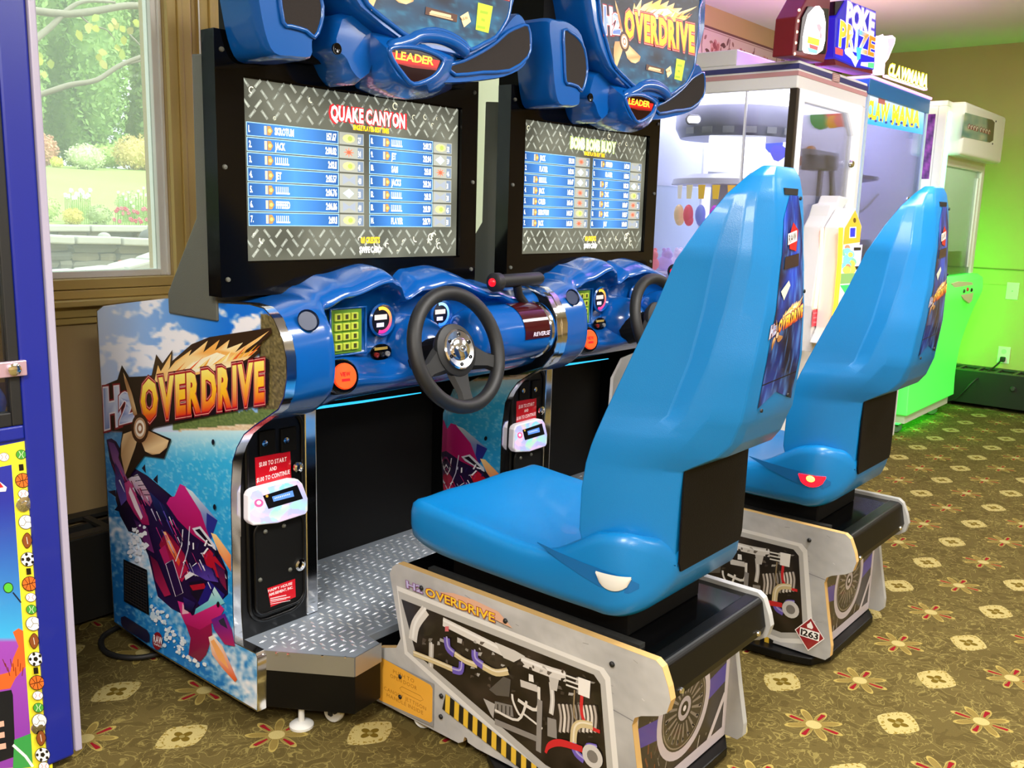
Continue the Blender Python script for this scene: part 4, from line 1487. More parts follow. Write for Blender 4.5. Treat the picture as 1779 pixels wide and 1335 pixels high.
    fin = resample([(640, 90), (720, 60), (820, 160), (905, 245), (850, 330), (815, 440), (755, 482), (705, 425), (665, 335), (605, 290), (600, 220)], 33)
    fpx = [(380 + p.x / 3.2345, p.y / 3.2345) for p in [Vector(q) for q in fin]]
    f0 = [onY(u, v, YT + 0.06) for u, v in fpx]
    cen = sum(f0, Vector()) / 33
    m = MB().grid([[cen + (p - cen) * 0.86 + Vector((0, -0.025, 0)) for p in f0], f0, [p + Vector((0, 0.09, 0)) for p in f0]], closev=True)
    m.f.append(tuple(range(33)))
    m.f.append(tuple(range(98, 65, -1)))
    obj('fin', m, M_blue, tp, smooth=50)
    obj('port', MB().lathe([(0.013, 0.0), (0.013, 0.004), (0.008, 0.004), (0.0, 0.001)], onY(380 + 660 / 3.2345, 275 / 3.2345, YT + 0.036), (0, -1, 0), 14), M_gloss, tp, smooth=40)
    lw = [(295, 175), (380, 160), (475, 178), (590, 290), (640, 560), (612, 760), (575, 840), (565, 940), (470, 945), (385, 930), (345, 790), (320, 500)]
    wl = obj('speaker_wing', puff(smooth_path(lw, 3, True), YT + 0.01, 0.13, 0.03, 0.94), M_blue, tp, smooth=40)
    lg = [(420, 265), (480, 285), (540, 330), (600, 430), (625, 600), (610, 720), (578, 800), (540, 760), (470, 738), (435, 715), (425, 500)]
    obj('speaker_grille', MB().prism(T(smooth_path(lg, 2, True), YT + 0.006), (0, 0.02, 0)), mat('speaker_cloth', '#1c1512', 0.9, noise_amt=0.4, noise_scale=300), wl)
    obj('grille_rim', MB().tube([tuple(p) for p in T(smooth_path(lg, 2, True), YT + 0.007)], 0.005, 8, closed=True), M_blue, wl, smooth=60)
    rw = [(1470, 770), (1540, 660), (1610, 560), (1650, 590), (1672, 700), (1665, 830), (1630, 930), (1530, 1000), (1400, 1035), (1260, 1060), (1130, 1062), (1140, 1000), (1165, 930), (1300, 890)]
    wr_ = obj('speaker_wing', puff(smooth_path(rw, 3, True), YT + 0.01, 0.13, 0.03, 0.94), M_blue, tp, smooth=40)
    rg = [(1230, 940), (1300, 908), (1400, 840), (1480, 770), (1540, 700), (1600, 660), (1650, 645), (1660, 760), (1640, 860), (1540, 955), (1400, 975), (1260, 1000)]
    obj('speaker_grille', MB().prism(T(smooth_path(rg, 2, True), YT + 0.004), (0, 0.02, 0)), mat('speaker_cloth'), wr_)
    obj('grille_rim', MB().tube([tuple(p) for p in T(smooth_path(rg, 2, True), YT + 0.006)], 0.005, 8, closed=True), M_blue, wr_, smooth=60)
    obj('topper_mount', MB().box((1.30, YT + 0.12, 1.60), (1.96, 1.99, 2.05)), M_blackm, tp)
    sg = [(640, -230), (680, 0), (700, 190), (740, 340), (795, 530), (840, 610), (930, 700), (1015, 775), (1060, 735), (1140, 712), (1220, 735), (1290, 790), (1318, 835), (1390, 785), (1450, 740), (1500, 650), (1530, 560), (1560, 300), (1570, 60), (1575, -230)]
    A = Art(lambda u, v: (T([(u, v)], YT - 0.014)[0], Vector((0, -1, 0))))
    A.field(sg, 14, lambda u, v: mixc(mixc(hx('#0b0d1e'), hx('#0e4a6c'), 0.3 + 0.7 * nz(u * 0.008, v * 0.01, 2) + (v - 350) / 700), hx('#3aa0bc'), max(0, 0.7 * nz(u * 0.03, v * 0.03, 7) - 0.2 + max(0, (v - 500) / 900))))
    A.layer = 3
    draw_logo(A, lambda a, b: (725 + (a - 80) * 0.905, (b - 620) * 1.08 + 60 + (a - 80) * 0.38), dark=False, over=('#fff23a', '#ffd21a', '#f7a010'))
    A.poly([(1345, 700), (1365, 520), (1440, 540), (1410, 718)], '#b6e02a')
    for i, (w0, w1) in enumerate(((-20, 20), (-8, 10), (-24, 18))):
        A.poly([(1394 + w0 - 8 * i, 570 + 50 * i), (1394 + w1 - 8 * i, 578 + 50 * i), (1391 + w1 - 8 * i, 596 + 50 * i), (1391 + w0 - 8 * i, 588 + 50 * i)], '#8aa81e')
    A.poly([(1098, 570), (1255, 610), (1250, 660), (1092, 620)], '#4a2c1e')
    A.poly([(1125, 592), (1222, 615), (1222, 634), (1112, 610)], '#d9b58a')
    A.poly([(1116, 612), (1230, 640), (1230, 648), (1112, 620)], '#c9a37a')
    A.poly([(1268, 620), (1310, 585), (1322, 650), (1285, 690)], '#f0c890')
    A.text('RAW', 1276, 648, 22, '#5a2a1a', rot=20, width=36, off=0.02)
    A.build('marquee_sign', colmat('marquee_backlit', 0.4, emit=0.3), tp)
    obj('marquee_rim', MB().tube([tuple(p) for p in T(smooth_path(sg, 2, True), YT - 0.012)], 0.006, 8, closed=True), M_blue, tp, smooth=60)
    pod = [(895, 862), (960, 842), (1050, 850), (1152, 905), (1140, 975), (1090, 1040), (1000, 1082), (945, 1010), (905, 930)]
    pd = obj('leader_window', MB().prism(T(pod, YT - 0.0235), (0, 0.004, 0)), mat('smoked_red_plastic', '#1c0508', 0.1), tp)
    obj('pod_rim', MB().tube([tuple(p) for p in T(smooth_path(pod, 3, True), YT - 0.024)], 0.006, 8, closed=True), M_blue, tp, smooth=60)
    obj('pod_hood', MB().tube([tuple(p) for p in T(smooth_path([(900, 850), (1010, 800), (1060, 765), (1150, 760), (1240, 795), (1300, 865)], 4), YT - 0.012)], [0.008] + [0.016] * 19 + [0.008], 12), M_blue, tp, smooth=60)
    A = Art(lambda u, v: (T([(u, v)], YT - 0.0242)[0], Vector((0, -1, 0))))
    A.field([(905, 880), (1140, 920), (1120, 985), (1000, 975), (915, 950)], 10, lambda u, v: mixc(hx('#5a0808'), hx('#e01810'), 1 - abs(v - 925 - (u - 1020) * 0.12) / 42))
    quadtext(A, 'LEADER', [(920, 922), (1105, 952), (1112, 900), (925, 868)], '#ffb02a', 0.02)
    A.build('leader_text', colmat('leader_lit', 0.2, emit=1.2), pd)
    return root
# ------------------------------------------------------------------ screens
def make_screen(root, dx, title, tcol, rows):
    sx0, sx1, sz0, sz1 = 1.272 + dx, 1.979 + dx, 1.14, 1.549
    w, h = sx1 - sx0, sz1 - sz0
    asp = w / h
    A = Art(lambda u, v: (Vector((sx0 + u * w / asp, 1.8615, sz1 - v * h)), Vector((0, -1, 0))))
    U = asp
    A.field([(0, 0), (U, 0), (U, 1), (0, 1)], 0.03, lambda u, v: mixc(hx('#34362f'), hx('#5a5c52'), 0.5 + 0.6 * nz(u * 4, v * 4, 2)))
    A.layer = 2
    rnd = random.Random(4)
    i = 0
    v = 0.02
    while v < 1:
        u = 0.02 + (0.04 if i % 2 else 0)
        j = 0
        while u < U:
            if not (0.22 < v < 0.83):
                s = 0.022 if (i + j) % 2 == 0 else -0.022
                A.stroke([(max(0, min(U, u - 0.02)), max(0, min(1, v - s))), (u, v), (min(U, u + 0.02), max(0, min(1, v + s)))], 0.016, rnd.choice(['#70746c', '#7f837a', '#60645c']), up=0)
                A.stroke([(u - 0.012, max(0, v - s * 0.7)), (u + 0.008, min(1, v + s * 0.5))], 0.005, '#b4b8ac', up=0)
            u += 0.08
            j += 1
        v += 0.055
        i += 1
    for k in range(26):
        u, v = rnd.uniform(0.05, U - 0.05), rnd.choice([rnd.uniform(0.03, 0.2), rnd.uniform(0.85, 0.97)])
        r = rnd.uniform(0.008, 0.028)
        A.ring(u, v, r * 0.7, r, '#dcd8b8', n=8, a0=rnd.uniform(0, 180), a1=rnd.uniform(200, 360), up=0.05)
    A.layer += 2
    hh = 0.068
    for k, (nm, tm, icon, badge) in enumerate(rows):
        left = k < 7
        u0, u1, u2 = (0.01 * U, 0.385 * U, 0.505 * U) if left else (0.53 * U, 0.855 * U, 0.965 * U)
        v0 = 0.235 + 0.0825 * (k % 7)
        A.rect(u0, v0 - 0.004, u1 + 0.006, v0 + hh + 0.004, '#7fa8d0', up=0)
        A.layer += 0.4
        A.raw([(u0 + 0.005, v0), ((u0 + u1) / 2, v0), (u1, v0), (u1, v0 + hh), ((u0 + u1) / 2, v0 + hh), (u0 + 0.005, v0 + hh)], [(0, 1, 4, 5), (1, 2, 3, 4)], lambda u, v: hx('#3c74b4') if abs(u - (u0 + u1) / 2) < 0.02 else hx('#1d4478'), up=0)
        A.rect(u1 + 0.012, v0 - 0.002, u2, v0 + hh + 0.002, '#83867e', up=0)
        A.layer += 0.4
        A.text('%d.' % (k + 1), u0 + 0.015, v0 + 0.05, 0.036, '#eef2f6', xs=0.55, off=0.03, up=0)
        if badge:
            ub = u0 + 0.13
            A.rect(ub - 0.012, v0 + 0.01, ub + 0.004, v0 + hh - 0.01, '#b7a68a', up=0)
            A.poly([(ub + 0.008, v0 + 0.008), (ub + 0.03, v0 + 0.008), (ub + 0.048, v0 + hh / 2), (ub + 0.03, v0 + hh - 0.008), (ub + 0.008, v0 + hh - 0.008)], '#8e6f42', up=0)
            A.layer += 0.2
            A.disc(ub + 0.026, v0 + hh / 2, 0.012, '#d4a95c', n=6, up=0)
        A.text(nm, u0 + 0.19, v0 + 0.053, 0.040, '#f2f4f6', xs=0.52, off=0.035, up=0)
        A.text(tm, u1 - 0.012, v0 + 0.053, 0.040, '#f2f4f6', xs=0.52, off=0.035, align='r', up=0)
        uc, vc = u1 + 0.012 + (u2 - u1) * 0.36, v0 + hh / 2
        A.layer += 0.2
        if icon == 'g':
            A.disc(uc, vc, 0.05, '#a8a872', 0.026, n=10, up=0.1)
            A.disc(uc + 0.01, vc, 0.02, '#8c9a4a', 0.016, n=8, up=0.1)
        elif icon == 'r':
            for a in range(8):
                A.stroke([(uc, vc), (uc + 0.04 * cos(a * pi / 4), vc + 0.028 * sin(a * pi / 4))], 0.014, '#d8644c', up=0, w2=0.003)
            A.layer += 0.1
        elif icon == 'b':
            A.poly([(uc - 0.05, vc), (uc, vc - 0.028), (uc + 0.04, vc), (uc, vc + 0.03)], '#9fc0cc', up=0.1)
            A.disc(uc, vc, 0.012, '#e8eee8', n=8, up=0.1)
        else:
            A.poly([(uc - 0.05, vc - 0.03), (uc + 0.0, vc - 0.004), (uc + 0.05, vc - 0.03), (uc + 0.05, vc + 0.03), (uc, vc + 0.006), (uc - 0.05, vc + 0.03)], '#7c8490', up=0.1)
        A.rect(u2 - 0.05, v0 + 0.003, u2 - 0.005, v0 + hh - 0.003, '#5d6c80', up=0.1)
        A.text(str(27 + (k * 7) % 22), u2 - 0.047, v0 + 0.056, 0.036, '#e8e8e0', xs=0.5, off=0.012, up=0)
        A.layer += 0.3
    A.layer += 1
    A.text(title, U * 0.53, 0.165, 0.082, tcol[0], xs=0.62, gap=0.12, off=0.1, align='c')
    A.text(title, U * 0.53, 0.165, 0.082, tcol[1], xs=0.62, gap=0.12, off=0.045, align='c')
    A.text('SINGLE PLAYER BEST TIMES', U * 0.54, 0.212, 0.03, '#f2c21e', xs=0.6, off=0.04, align='c')
    A.text('0/1 CREDITS', U * 0.535, 0.905, 0.038, '#f0c428', xs=0.6, off=0.04, align='c')
    A.text('SWIPE CARD', U * 0.535, 0.965, 0.038, '#f0f0ea', xs=0.6, off=0.04, align='c')
    bez = [c for c in root.children if c.name.startswith('monitor_bezel')][0]
    o = A.build('screen_image', M_lit, bez)
    return o


cab1 = make_cabinet()
cab2 = copy_tree(cab1)
cab2.location.x += PITCHX
tag(cab1, 'blue racing cabinet standing beside the window, red title on its screen', 'arcade cabinet', 'twin blue racing cabinets')
tag(cab2, 'blue racing cabinet standing next to the white crane machine, green title on its screen', 'arcade cabinet', 'twin blue racing cabinets')
make_screen(cab1, 0, 'QUAKE CANYON', ('#c8242c', '#ffd9d9'), [('SKROTUM', '1:57.67', 'g', 1), ('JACK', '2:00.02', 'r', 1), ('LLLLLLL', '2:02.11', 'g', 1), ('JET', '2:05.57', 'x', 1), ('LLLLLLL', '2:06.76', 'b', 1), ('FFFEEED', '2:06.86', 'x', 1), ('LLLLLLL', '2:09.11', 'g', 1), ('LLLLLLL', '2:09.71', 'g', 1), ('JET', '2:12.04', 'b', 1), ('SAM', '2:13.01', 'r', 0), ('JACKS', '2:13.24', 'x', 1), ('LLLLLLL', '2:13.51', 'x', 1), ('LLLLLLL', '2:13.59', 'g', 1), ('PLAYER', '2:13.79', 'x', 0)])
make_screen(cab2, PITCHX, 'BOMB BOMB BUOY', ('#b8d878', '#eef7c0'), [('JACK', '1:38.98', 'r', 1), ('PLAYER', '1:42.06', 'b', 0), ('LLLLLLL', '1:43.47', 'b', 1), ('JACK', '1:45.42', 'r', 1), ('CALEB', '1:46.46', 'r', 1), ('SKROTUM', '1:46.57', 'g', 1), ('JACK', '1:46.58', 'r', 1), ('FFFEEED', '1:47.00', 'x', 1), ('PLAYER', '1:48.06', 'x', 0), ('JET', '1:48.28', 'b', 1), ('ZAK', '1:48.41', 'g', 1), ('JACK', '1:48.47', 'r', 1), ('JACK', '1:48.57', 'r', 1), ('JAY', '1:48.68', 'x', 0)])
for nm, dx in (('a', 0), ('b', PITCHX)):
    pass
# black cable loop on the floor behind the first cabinet
cb = smooth_path([(1.30, 2.56, 0.012), (1.2, 2.52, 0.012), (1.16, 2.42, 0.012), (1.2, 2.33, 0.012), (1.3, 2.30, 0.012), (1.42, 2.32, 0.012)], 6)
tag(obj('power_cable', MB().tube(cb, 0.008, 8), mat('black_rubber'), smooth=60), 'black cable looped on the carpet behind the painted side panel', 'cable')

# ------------------------------------------------------------------ seats
XC = 1.72
BL, BR = 1.483, 1.952
M_seat = mat('blue_seat_plastic', '#0873b4', 0.33, coat=0.1, bump=0.12, bump_scale=500)
M_steel = mat('weathered_print_grey', '#a8a8a6', 0.45, noise_amt=0.18, noise_scale=14)
BASE = [(1.600, 0.385), (1.590, 0.405), (1.572, 0.418), (0.843, 0.418), (0.828, 0.408), (0.812, 0.372), (0.805, 0.346), (0.812, 0.318), (0.83, 0.305), (0.868, 0.29), (0.883, 0.28), (0.888, 0.262), (0.872, 0.177), (0.852, 0.08), (0.852, 0.05), (0.865, 0.036), (1.30, 0.036), (1.33, 0.04), (1.337, 0.062), (1.345, 0.035), (1.36, 0.026), (1.645, 0.026), (1.645, 0.172), (1.575, 0.196), (1.56, 0.225)]


def engine_art(parent, hazard):
    A = Art(lambda u, v: (Vector((BL - 0.001, u, v)), Vector((-1, 0, 0))), step=0.00004)
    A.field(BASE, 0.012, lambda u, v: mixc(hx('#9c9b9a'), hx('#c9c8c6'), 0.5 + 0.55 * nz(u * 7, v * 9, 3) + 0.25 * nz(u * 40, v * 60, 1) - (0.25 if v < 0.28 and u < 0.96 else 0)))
    A.layer = 2

    def Q(l):
        r = []
        for a, b in l:
            p = onX(680 + a / 3.986, 1000 + b / 3.986, BL)
            r.append((p.y, p.z))
        return r
    rnd = random.Random(8)
    # seams, scuffs
    for k in range(40):
        u, v = rnd.uniform(0.86, 1.55), rnd.uniform(0.06, 0.41)
        A.stroke([(u, v), (u + rnd.uniform(-0.02, 0.02), v + rnd.uniform(-0.004, 0.004))], 0.0012, rnd.choice(['#7d7c7a', '#d8d7d4', '#8c8b88']), up=0.02)
    A.stroke([(0.95, 0.28), (0.885, 0.272)], 0.002, '#77767a')
    # frame of the engine bay
    A.poly([(1.575, 0.36), (0.962, 0.36), (0.945, 0.345), (0.905, 0.10), (0.925, 0.065), (1.0, 0.045), (1.12, 0.05), (1.545, 0.19)], '#dcdad6')
    A.poly([(1.570, 0.348), (0.972, 0.35), (0.957, 0.335), (0.92, 0.105), (0.935, 0.078), (1.0, 0.058), (1.11, 0.064), (1.535, 0.2)], '#b2b0ac')
    A.field([(1.558, 0.330), (0.985, 0.337), (0.968, 0.322), (0.938, 0.115), (0.95, 0.092), (1.0, 0.076), (1.10, 0.082), (1.506, 0.205)], 0.012, lambda u, v: mixc(hx('#17110d'), hx('#352b24'), 0.4 + nz(u * 20, v * 20)))
    A.layer += 1
    cream, pale, vio, red = '#cbb98c', '#d6d2cc', '#6a58b4', '#c8262c'

    def pipe(l, w, c, hl=True):
        pts = smooth_path(Q(l), 4)
        A.stroke(pts, w, c)
        if hl:
            cc = mixc(hx(c), (1, 1, 1), 0.45)
            A.stroke([(a, b + w * 0.18) for a, b in pts], w * 0.25, '#%02x%02x%02x' % tuple(int(v * 255) for v in cc))
    pipe([(150, 450), (170, 340), (240, 240)], 0.028, pale)
    pipe([(280, 470), (275, 640)], 0.016, '#b9b4ac')
    pipe([(360, 320), (620, 450), (860, 570)], 0.022, pale)
    pipe([(900, 590), (1080, 660), (1210, 700)], 0.024, '#cfcac4')
    for k in range(260):
        x, y = rnd.uniform(200, 1400), rnd.uniform(420, 1290)
        if y > 380 + (x - 150) * 0.62 + 60 or y < 330 + (x - 300) * 0.33:
            continue
        A.poly(Q([(x, y), (x + rnd.uniform(8, 34), y + rnd.uniform(0, 14)), (x + rnd.uniform(8, 34), y + rnd.uniform(14, 36)), (x - 4, y + rnd.uniform(10, 28))]), rnd.choice(['#4a4038', '#5d554e', '#7f7a74', '#241e1a', '#2e2721', '#a6a29c', '#3a322b']), up=0.03)
    A.layer += 1
    A.poly(Q([(720, 460), (860, 520), (930, 560), (850, 600), (780, 570)]), '#c8c4be')
    A.poly(Q([(895, 720), (1010, 760), (1020, 810), (900, 770)]), '#c4beb8')
    A.poly(Q([(955, 680), (985, 690), (990, 740), (955, 730)]), '#dcd8d2')
    A.poly(Q([(640, 850), (720, 890), (710, 990), (690, 960)]), '#a8a4a0')
    A.poly(Q([(720, 870), (840, 900), (850, 980), (720, 950)]), '#7a7672')
    for k in range(4):
        A.stroke(Q([(740 + k * 28, 890 + k * 6), (740 + k * 28, 945 + k * 8)]), 0.003, '#1d1815', up=0.1)
    A.poly(Q([(680, 790), (780, 700), (830, 720), (820, 840), (730, 830)]), '#55504a')
    for (l, w) in (([(840, 820), (850, 880), (900, 970), (940, 880)], 0.006), ([(880, 860), (1010, 930), (1025, 770)], 0.008), ([(720, 930), (880, 1000), (940, 870)], 0.006), ([(910, 950), (1050, 1060)], 0.005)):
        pipe(l, w, '#d9d4cc', False)
    A.poly(Q([(1015, 850), (1050, 870), (1040, 1230), (1005, 1210)]), '#8d8884')
    A.poly(Q([(720, 990), (1010, 1110), (1010, 1150), (720, 1030)]), '#86817c')
    pipe([(1110, 740), (1120, 860), (1110, 960)], 0.012, '#c6c1bb')
    A.poly(Q([(1095, 700), (1165, 720), (1150, 800), (1110, 790)]), '#bdb8b2')
    A.poly(Q([(1085, 980), (1150, 1000), (1150, 1130), (1085, 1110)]), '#8a8580')
    # coiled drum
    A.poly(Q([(1140, 880), (1430, 900), (1450, 1080), (1150, 1090)]), '#2a221c')
    for k in range(10):
        x = 1165 + k * 27
        pipe([(x, 890 + k), (x + 14, 980), (x + 6, 1085)], 0.007, rnd.choice(['#9c9086', '#c9bfb4', '#6d6258']))
    A.poly(Q([(1300, 700), (1385, 730), (1378, 850), (1300, 820)]), '#e6e2dc')
    for k in range(3):
        A.stroke(Q([(1215, 690 + k * 32), (1300, 720 + k * 32)]), 0.004, '#d8d4cc', up=0.1)
    pipe([(1325, 830), (1325, 960), (1370, 1040), (1450, 1080)], 0.008, red, False)
    pipe([(1275, 790), (1270, 960), (1300, 1010)], 0.004, '#8d7a5c', False)
    pipe([(1265, 1170), (1275, 1060), (1320, 1025), (1400, 1040)], 0.017, cream)
    pipe([(1265, 1160), (1290, 1230), (1340, 1275)], 0.018, vio)
    pipe([(1360, 1230), (1370, 1180), (1430, 1190)], 0.014, vio)
    for k in range(3):
        pipe([(1075, 1225), (1100, 1160 + k * 14), (1180, 1140 + k * 16), (1330, 1190 + k * 12)], 0.006, red, False)
    pipe([(390, 430), (400, 500), (440, 540)], 0.02, vio)
    pipe([(445, 540), (520, 590), (600, 620)], 0.014, cream)
    pipe([(585, 520), (590, 580), (640, 620)], 0.02, vio)
    pipe([(640, 625), (730, 670), (815, 660)], 0.017, cream)
    pipe([(160, 535), (300, 590), (430, 645)], 0.014, cream)
    pipe([(430, 650), (485, 660), (495, 600)], 0.017, vio)
    A.poly(Q([(380, 350), (405, 350), (405, 385), (380, 385)]), '#d06a70')
    A.poly(Q([(465, 425), (500, 440), (495, 470), (465, 460)]), '#b9b4ae')
    A.disc(*Q([(1400, 1250)])[0], 0.026, '#c8c4c0', n=18)
    A.disc(*Q([(1400, 1250)])[0], 0.014, '#77726e', n=14)
    if hazard:
        # hazard stripe, placard
        p0, p1 = Vector(Q([(385, 815)])[0]), Vector((1.02, 0.045))
        d = p1 - p0
        n_ = Vector((-d.y, d.x)).normalized()
        if n_.y > 0:
            n_ = -n_
        A.poly([tuple(p0), tuple(p1), tuple(p1 + n_ * 0.03), tuple(p0 + n_ * 0.045)], '#1d1a16')
        for k in range(13):
            a, b = p0 + d * (k / 13), p0 + d * ((k + 0.5) / 13)
            wd = 0.045 - 0.015 * k / 13
            A.poly([tuple(a), tuple(b), tuple(b + n_ * wd + d * 0.025), tuple(a + n_ * wd + d * 0.025)], '#e2b93c', up=0)
        A.layer += 1
        pl = [(1.638, 0.148), (1.63, 0.154), (1.452, 0.143), (1.444, 0.136), (1.444, 0.050), (1.452, 0.044), (1.63, 0.034), (1.638, 0.040)]
        A.poly([(1.643, 0.154), (1.44, 0.150), (1.44, 0.036), (1.643, 0.028)], '#8f8c88')
        A.poly(pl, '#e8a93c')
        for (t, u, v, wd) in (('PUSH TO', 1.545, 0.127, 0.075), ('OPEN DOOR', 1.545, 0.112, 0.095), ('CANOPY JETTISON', 1.54, 0.070, 0.15), ('HANDLE INSIDE', 1.54, 0.055, 0.13)):
            vs, fs, w = text2d(t, 0.010, width=wd, gap=0.16)
            A.raw([(u + wd / 2 - x, v + y) for x, y in vs], fs, '#a86e1c')
        A.stroke([(1.55, 0.102), (1.485, 0.102), (1.475, 0.095), (1.485, 0.088), (1.55, 0.088), (1.558, 0.095), (1.55, 0.102)], 0.0012, '#a86e1c')
    # flammable diamond
    c, s = (0.915, 0.100), 0.052
    A.poly([(c[0], c[1] + s), (c[0] - s * 0.85, c[1]), (c[0], c[1] - s), (c[0] + s * 0.85, c[1])], '#efe9e6')
    A.poly([(c[0], c[1] + s * 0.93), (c[0] - s * 0.79, c[1]), (c[0], c[1] - s * 0.93), (c[0] + s * 0.79, c[1])], '#8f1d26')
    A.rect(c[0] - 0.029, c[1] - 0.013, c[0] + 0.029, c[1] + 0.013, '#f2f0ec')
    vs, fs, w = text2d('1263', 0.019, width=0.05, off=0.03)
    A.raw([(c[0] + 0.025 - x, c[1] - 0.0095 + y) for x, y in vs], fs, '#1a1416')
    A.poly([(c[0] + 0.008, c[1] + 0.018), (c[0] + 0.010, c[1] + 0.026), (c[0] + 0.003, c[1] + 0.034), (c[0], c[1] + 0.040), (c[0] - 0.006, c[1] + 0.03), (c[0] - 0.009, c[1] + 0.024), (c[0] - 0.006, c[1] + 0.017)], '#f2ecea')
    A.text('3', c[0] + 0.004, c[1] - 0.036, 0.012, '#f2ecea', flip=1) if False else None
    # small logo
    lt = Q([(185, 60), (660, 300)])

    def LT(a, b):
        x = (a - 80) / 900
        y = (b - 680 + (x * 115)) / 260
        return (1.537 - x * 0.29, 0.378 - y * 0.026 + 0.004 - x * 0.002)
    draw_logo_text(A, LT)
    for (a, b) in ((215, 85), (797, 313), (1535, 612), (353, 832), (350, 975), (70, 698), (70, 838)):
        A.disc(*Q([(a, b)])[0], 0.0062, '#1e1c1c', n=12, up=0.3)
    return A.build('side_print', M_print, parent)


def draw_logo_text(A, T):
    def q(l):
        return [T(*p) for p in l]
    A.poly(q([(420, 560), (560, 440), (760, 380), (990, 400), (1120, 640), (700, 600)]), '#d9a88c')
    for t, l in (('H2', [(88, 820), (250, 790), (250, 620), (80, 640)]), ('OVERDRIVE', [(290, 800), (960, 690), (958, 480), (283, 590)])):
        quadtext(A, t, q(l), '#8a4a8c' if t == 'H2' else '#9a2a3c', 0.06)
        quadtext(A, t, q(l), '#b9b6dc' if t == 'H2' else '#f0c832', 0.015)


def rear_art(parent):
    A = Art(lambda u, v: (Vector((u, 0.899, v)), Vector((0, -1, 0))), step=0.00004)
    x0, x1, z0, z1 = BL + 0.02, BR - 0.02, 0.035, 0.33
    cx_, cz_, R = XC + 0.0, 0.195, 0.118
    A.rect(x0, z0, x1, z1, '#3a332e')
    rnd = random.Random(6)
    for k in range(70):
        u, v = rnd.uniform(x0 + 0.005, x1 - 0.005), rnd.uniform(z0 + 0.02, z1 - 0.03)
        A.stroke([(u, v), (u + rnd.uniform(-0.012, 0.012), min(z1 - 0.002, v + rnd.uniform(0.005, 0.03)))], rnd.uniform(0.002, 0.006), rnd.choice(['#8d847a', '#5d554e', '#b9b0a6', '#241e1a', '#7a4a30']), up=0.02)
    A.layer += 1
    for sg in (-1, 1):
        A.poly([(cx_ + sg * 0.10, 0.165), (cx_ + sg * 0.205, 0.185), (cx_ + sg * 0.205, 0.232), (cx_ + sg * 0.10, 0.215)], '#5244a0')
        A.stroke([(cx_ + sg * 0.205, z1 - 0.01), (cx_ + sg * 0.205, z0 + 0.01)], 0.018, '#d6cdd2')
        A.stroke([(cx_ + sg * 0.20, 0.15), (cx_ + sg * 0.12, z0 + 0.015)], 0.016, '#d6cdd2')
    A.rect(x0, z0, x1, z0 + 0.028, '#cfc6ce')
    A.disc(cx_, cz_, R, '#cbc2cc', n=40)
    A.disc(cx_, cz_, R * 0.83, '#3a342e', n=40)
    A.ring(cx_, cz_, R * 0.76, R * 0.79, '#8f857a', n=40)
    for k in range(20):
        a = k * pi / 10
        A.stroke([(cx_ + R * 0.3 * cos(a), cz_ + R * 0.3 * sin(a)), (cx_ + R * 0.7 * cos(a), cz_ + R * 0.7 * sin(a))], 0.005, '#8a8078', up=0, w2=0.009)
        A.stroke([(cx_ + R * 0.6 * cos(a), cz_ + R * 0.6 * sin(a)), (cx_ + R * 0.7 * cos(a + 0.05), cz_ + R * 0.7 * sin(a + 0.05))], 0.004, '#d8d2c6', up=0)
    A.layer += 1
    A.disc(cx_, cz_, R * 0.24, '#b9b0b8', n=20)
    A.disc(cx_, cz_, R * 0.14, '#2a2422', n=16)
    A.disc(cx_, cz_, R * 0.06, '#e6e0e6', n=10)
    return A.build('rear_print', M_print, parent)


def section(z, F0, E, S1, C_, B, R, R0_):
    """half section of the backrest: (y, half width) pairs, front centre to rear centre"""
    pts = [(F0, 0.0), (F0 + (E[0] - F0) * 0.25, E[1] * 0.6), (E[0] - 0.012, E[1] * 0.86), E, S1, C_, B, R, (R0_, R[1] * 0.8), (R0_, 0.0)]
    left = [(XC - w, y, z) for y, w in pts]
    right = [(XC + w, y, z) for y, w in reversed(pts[1:-1])]
    return left + right


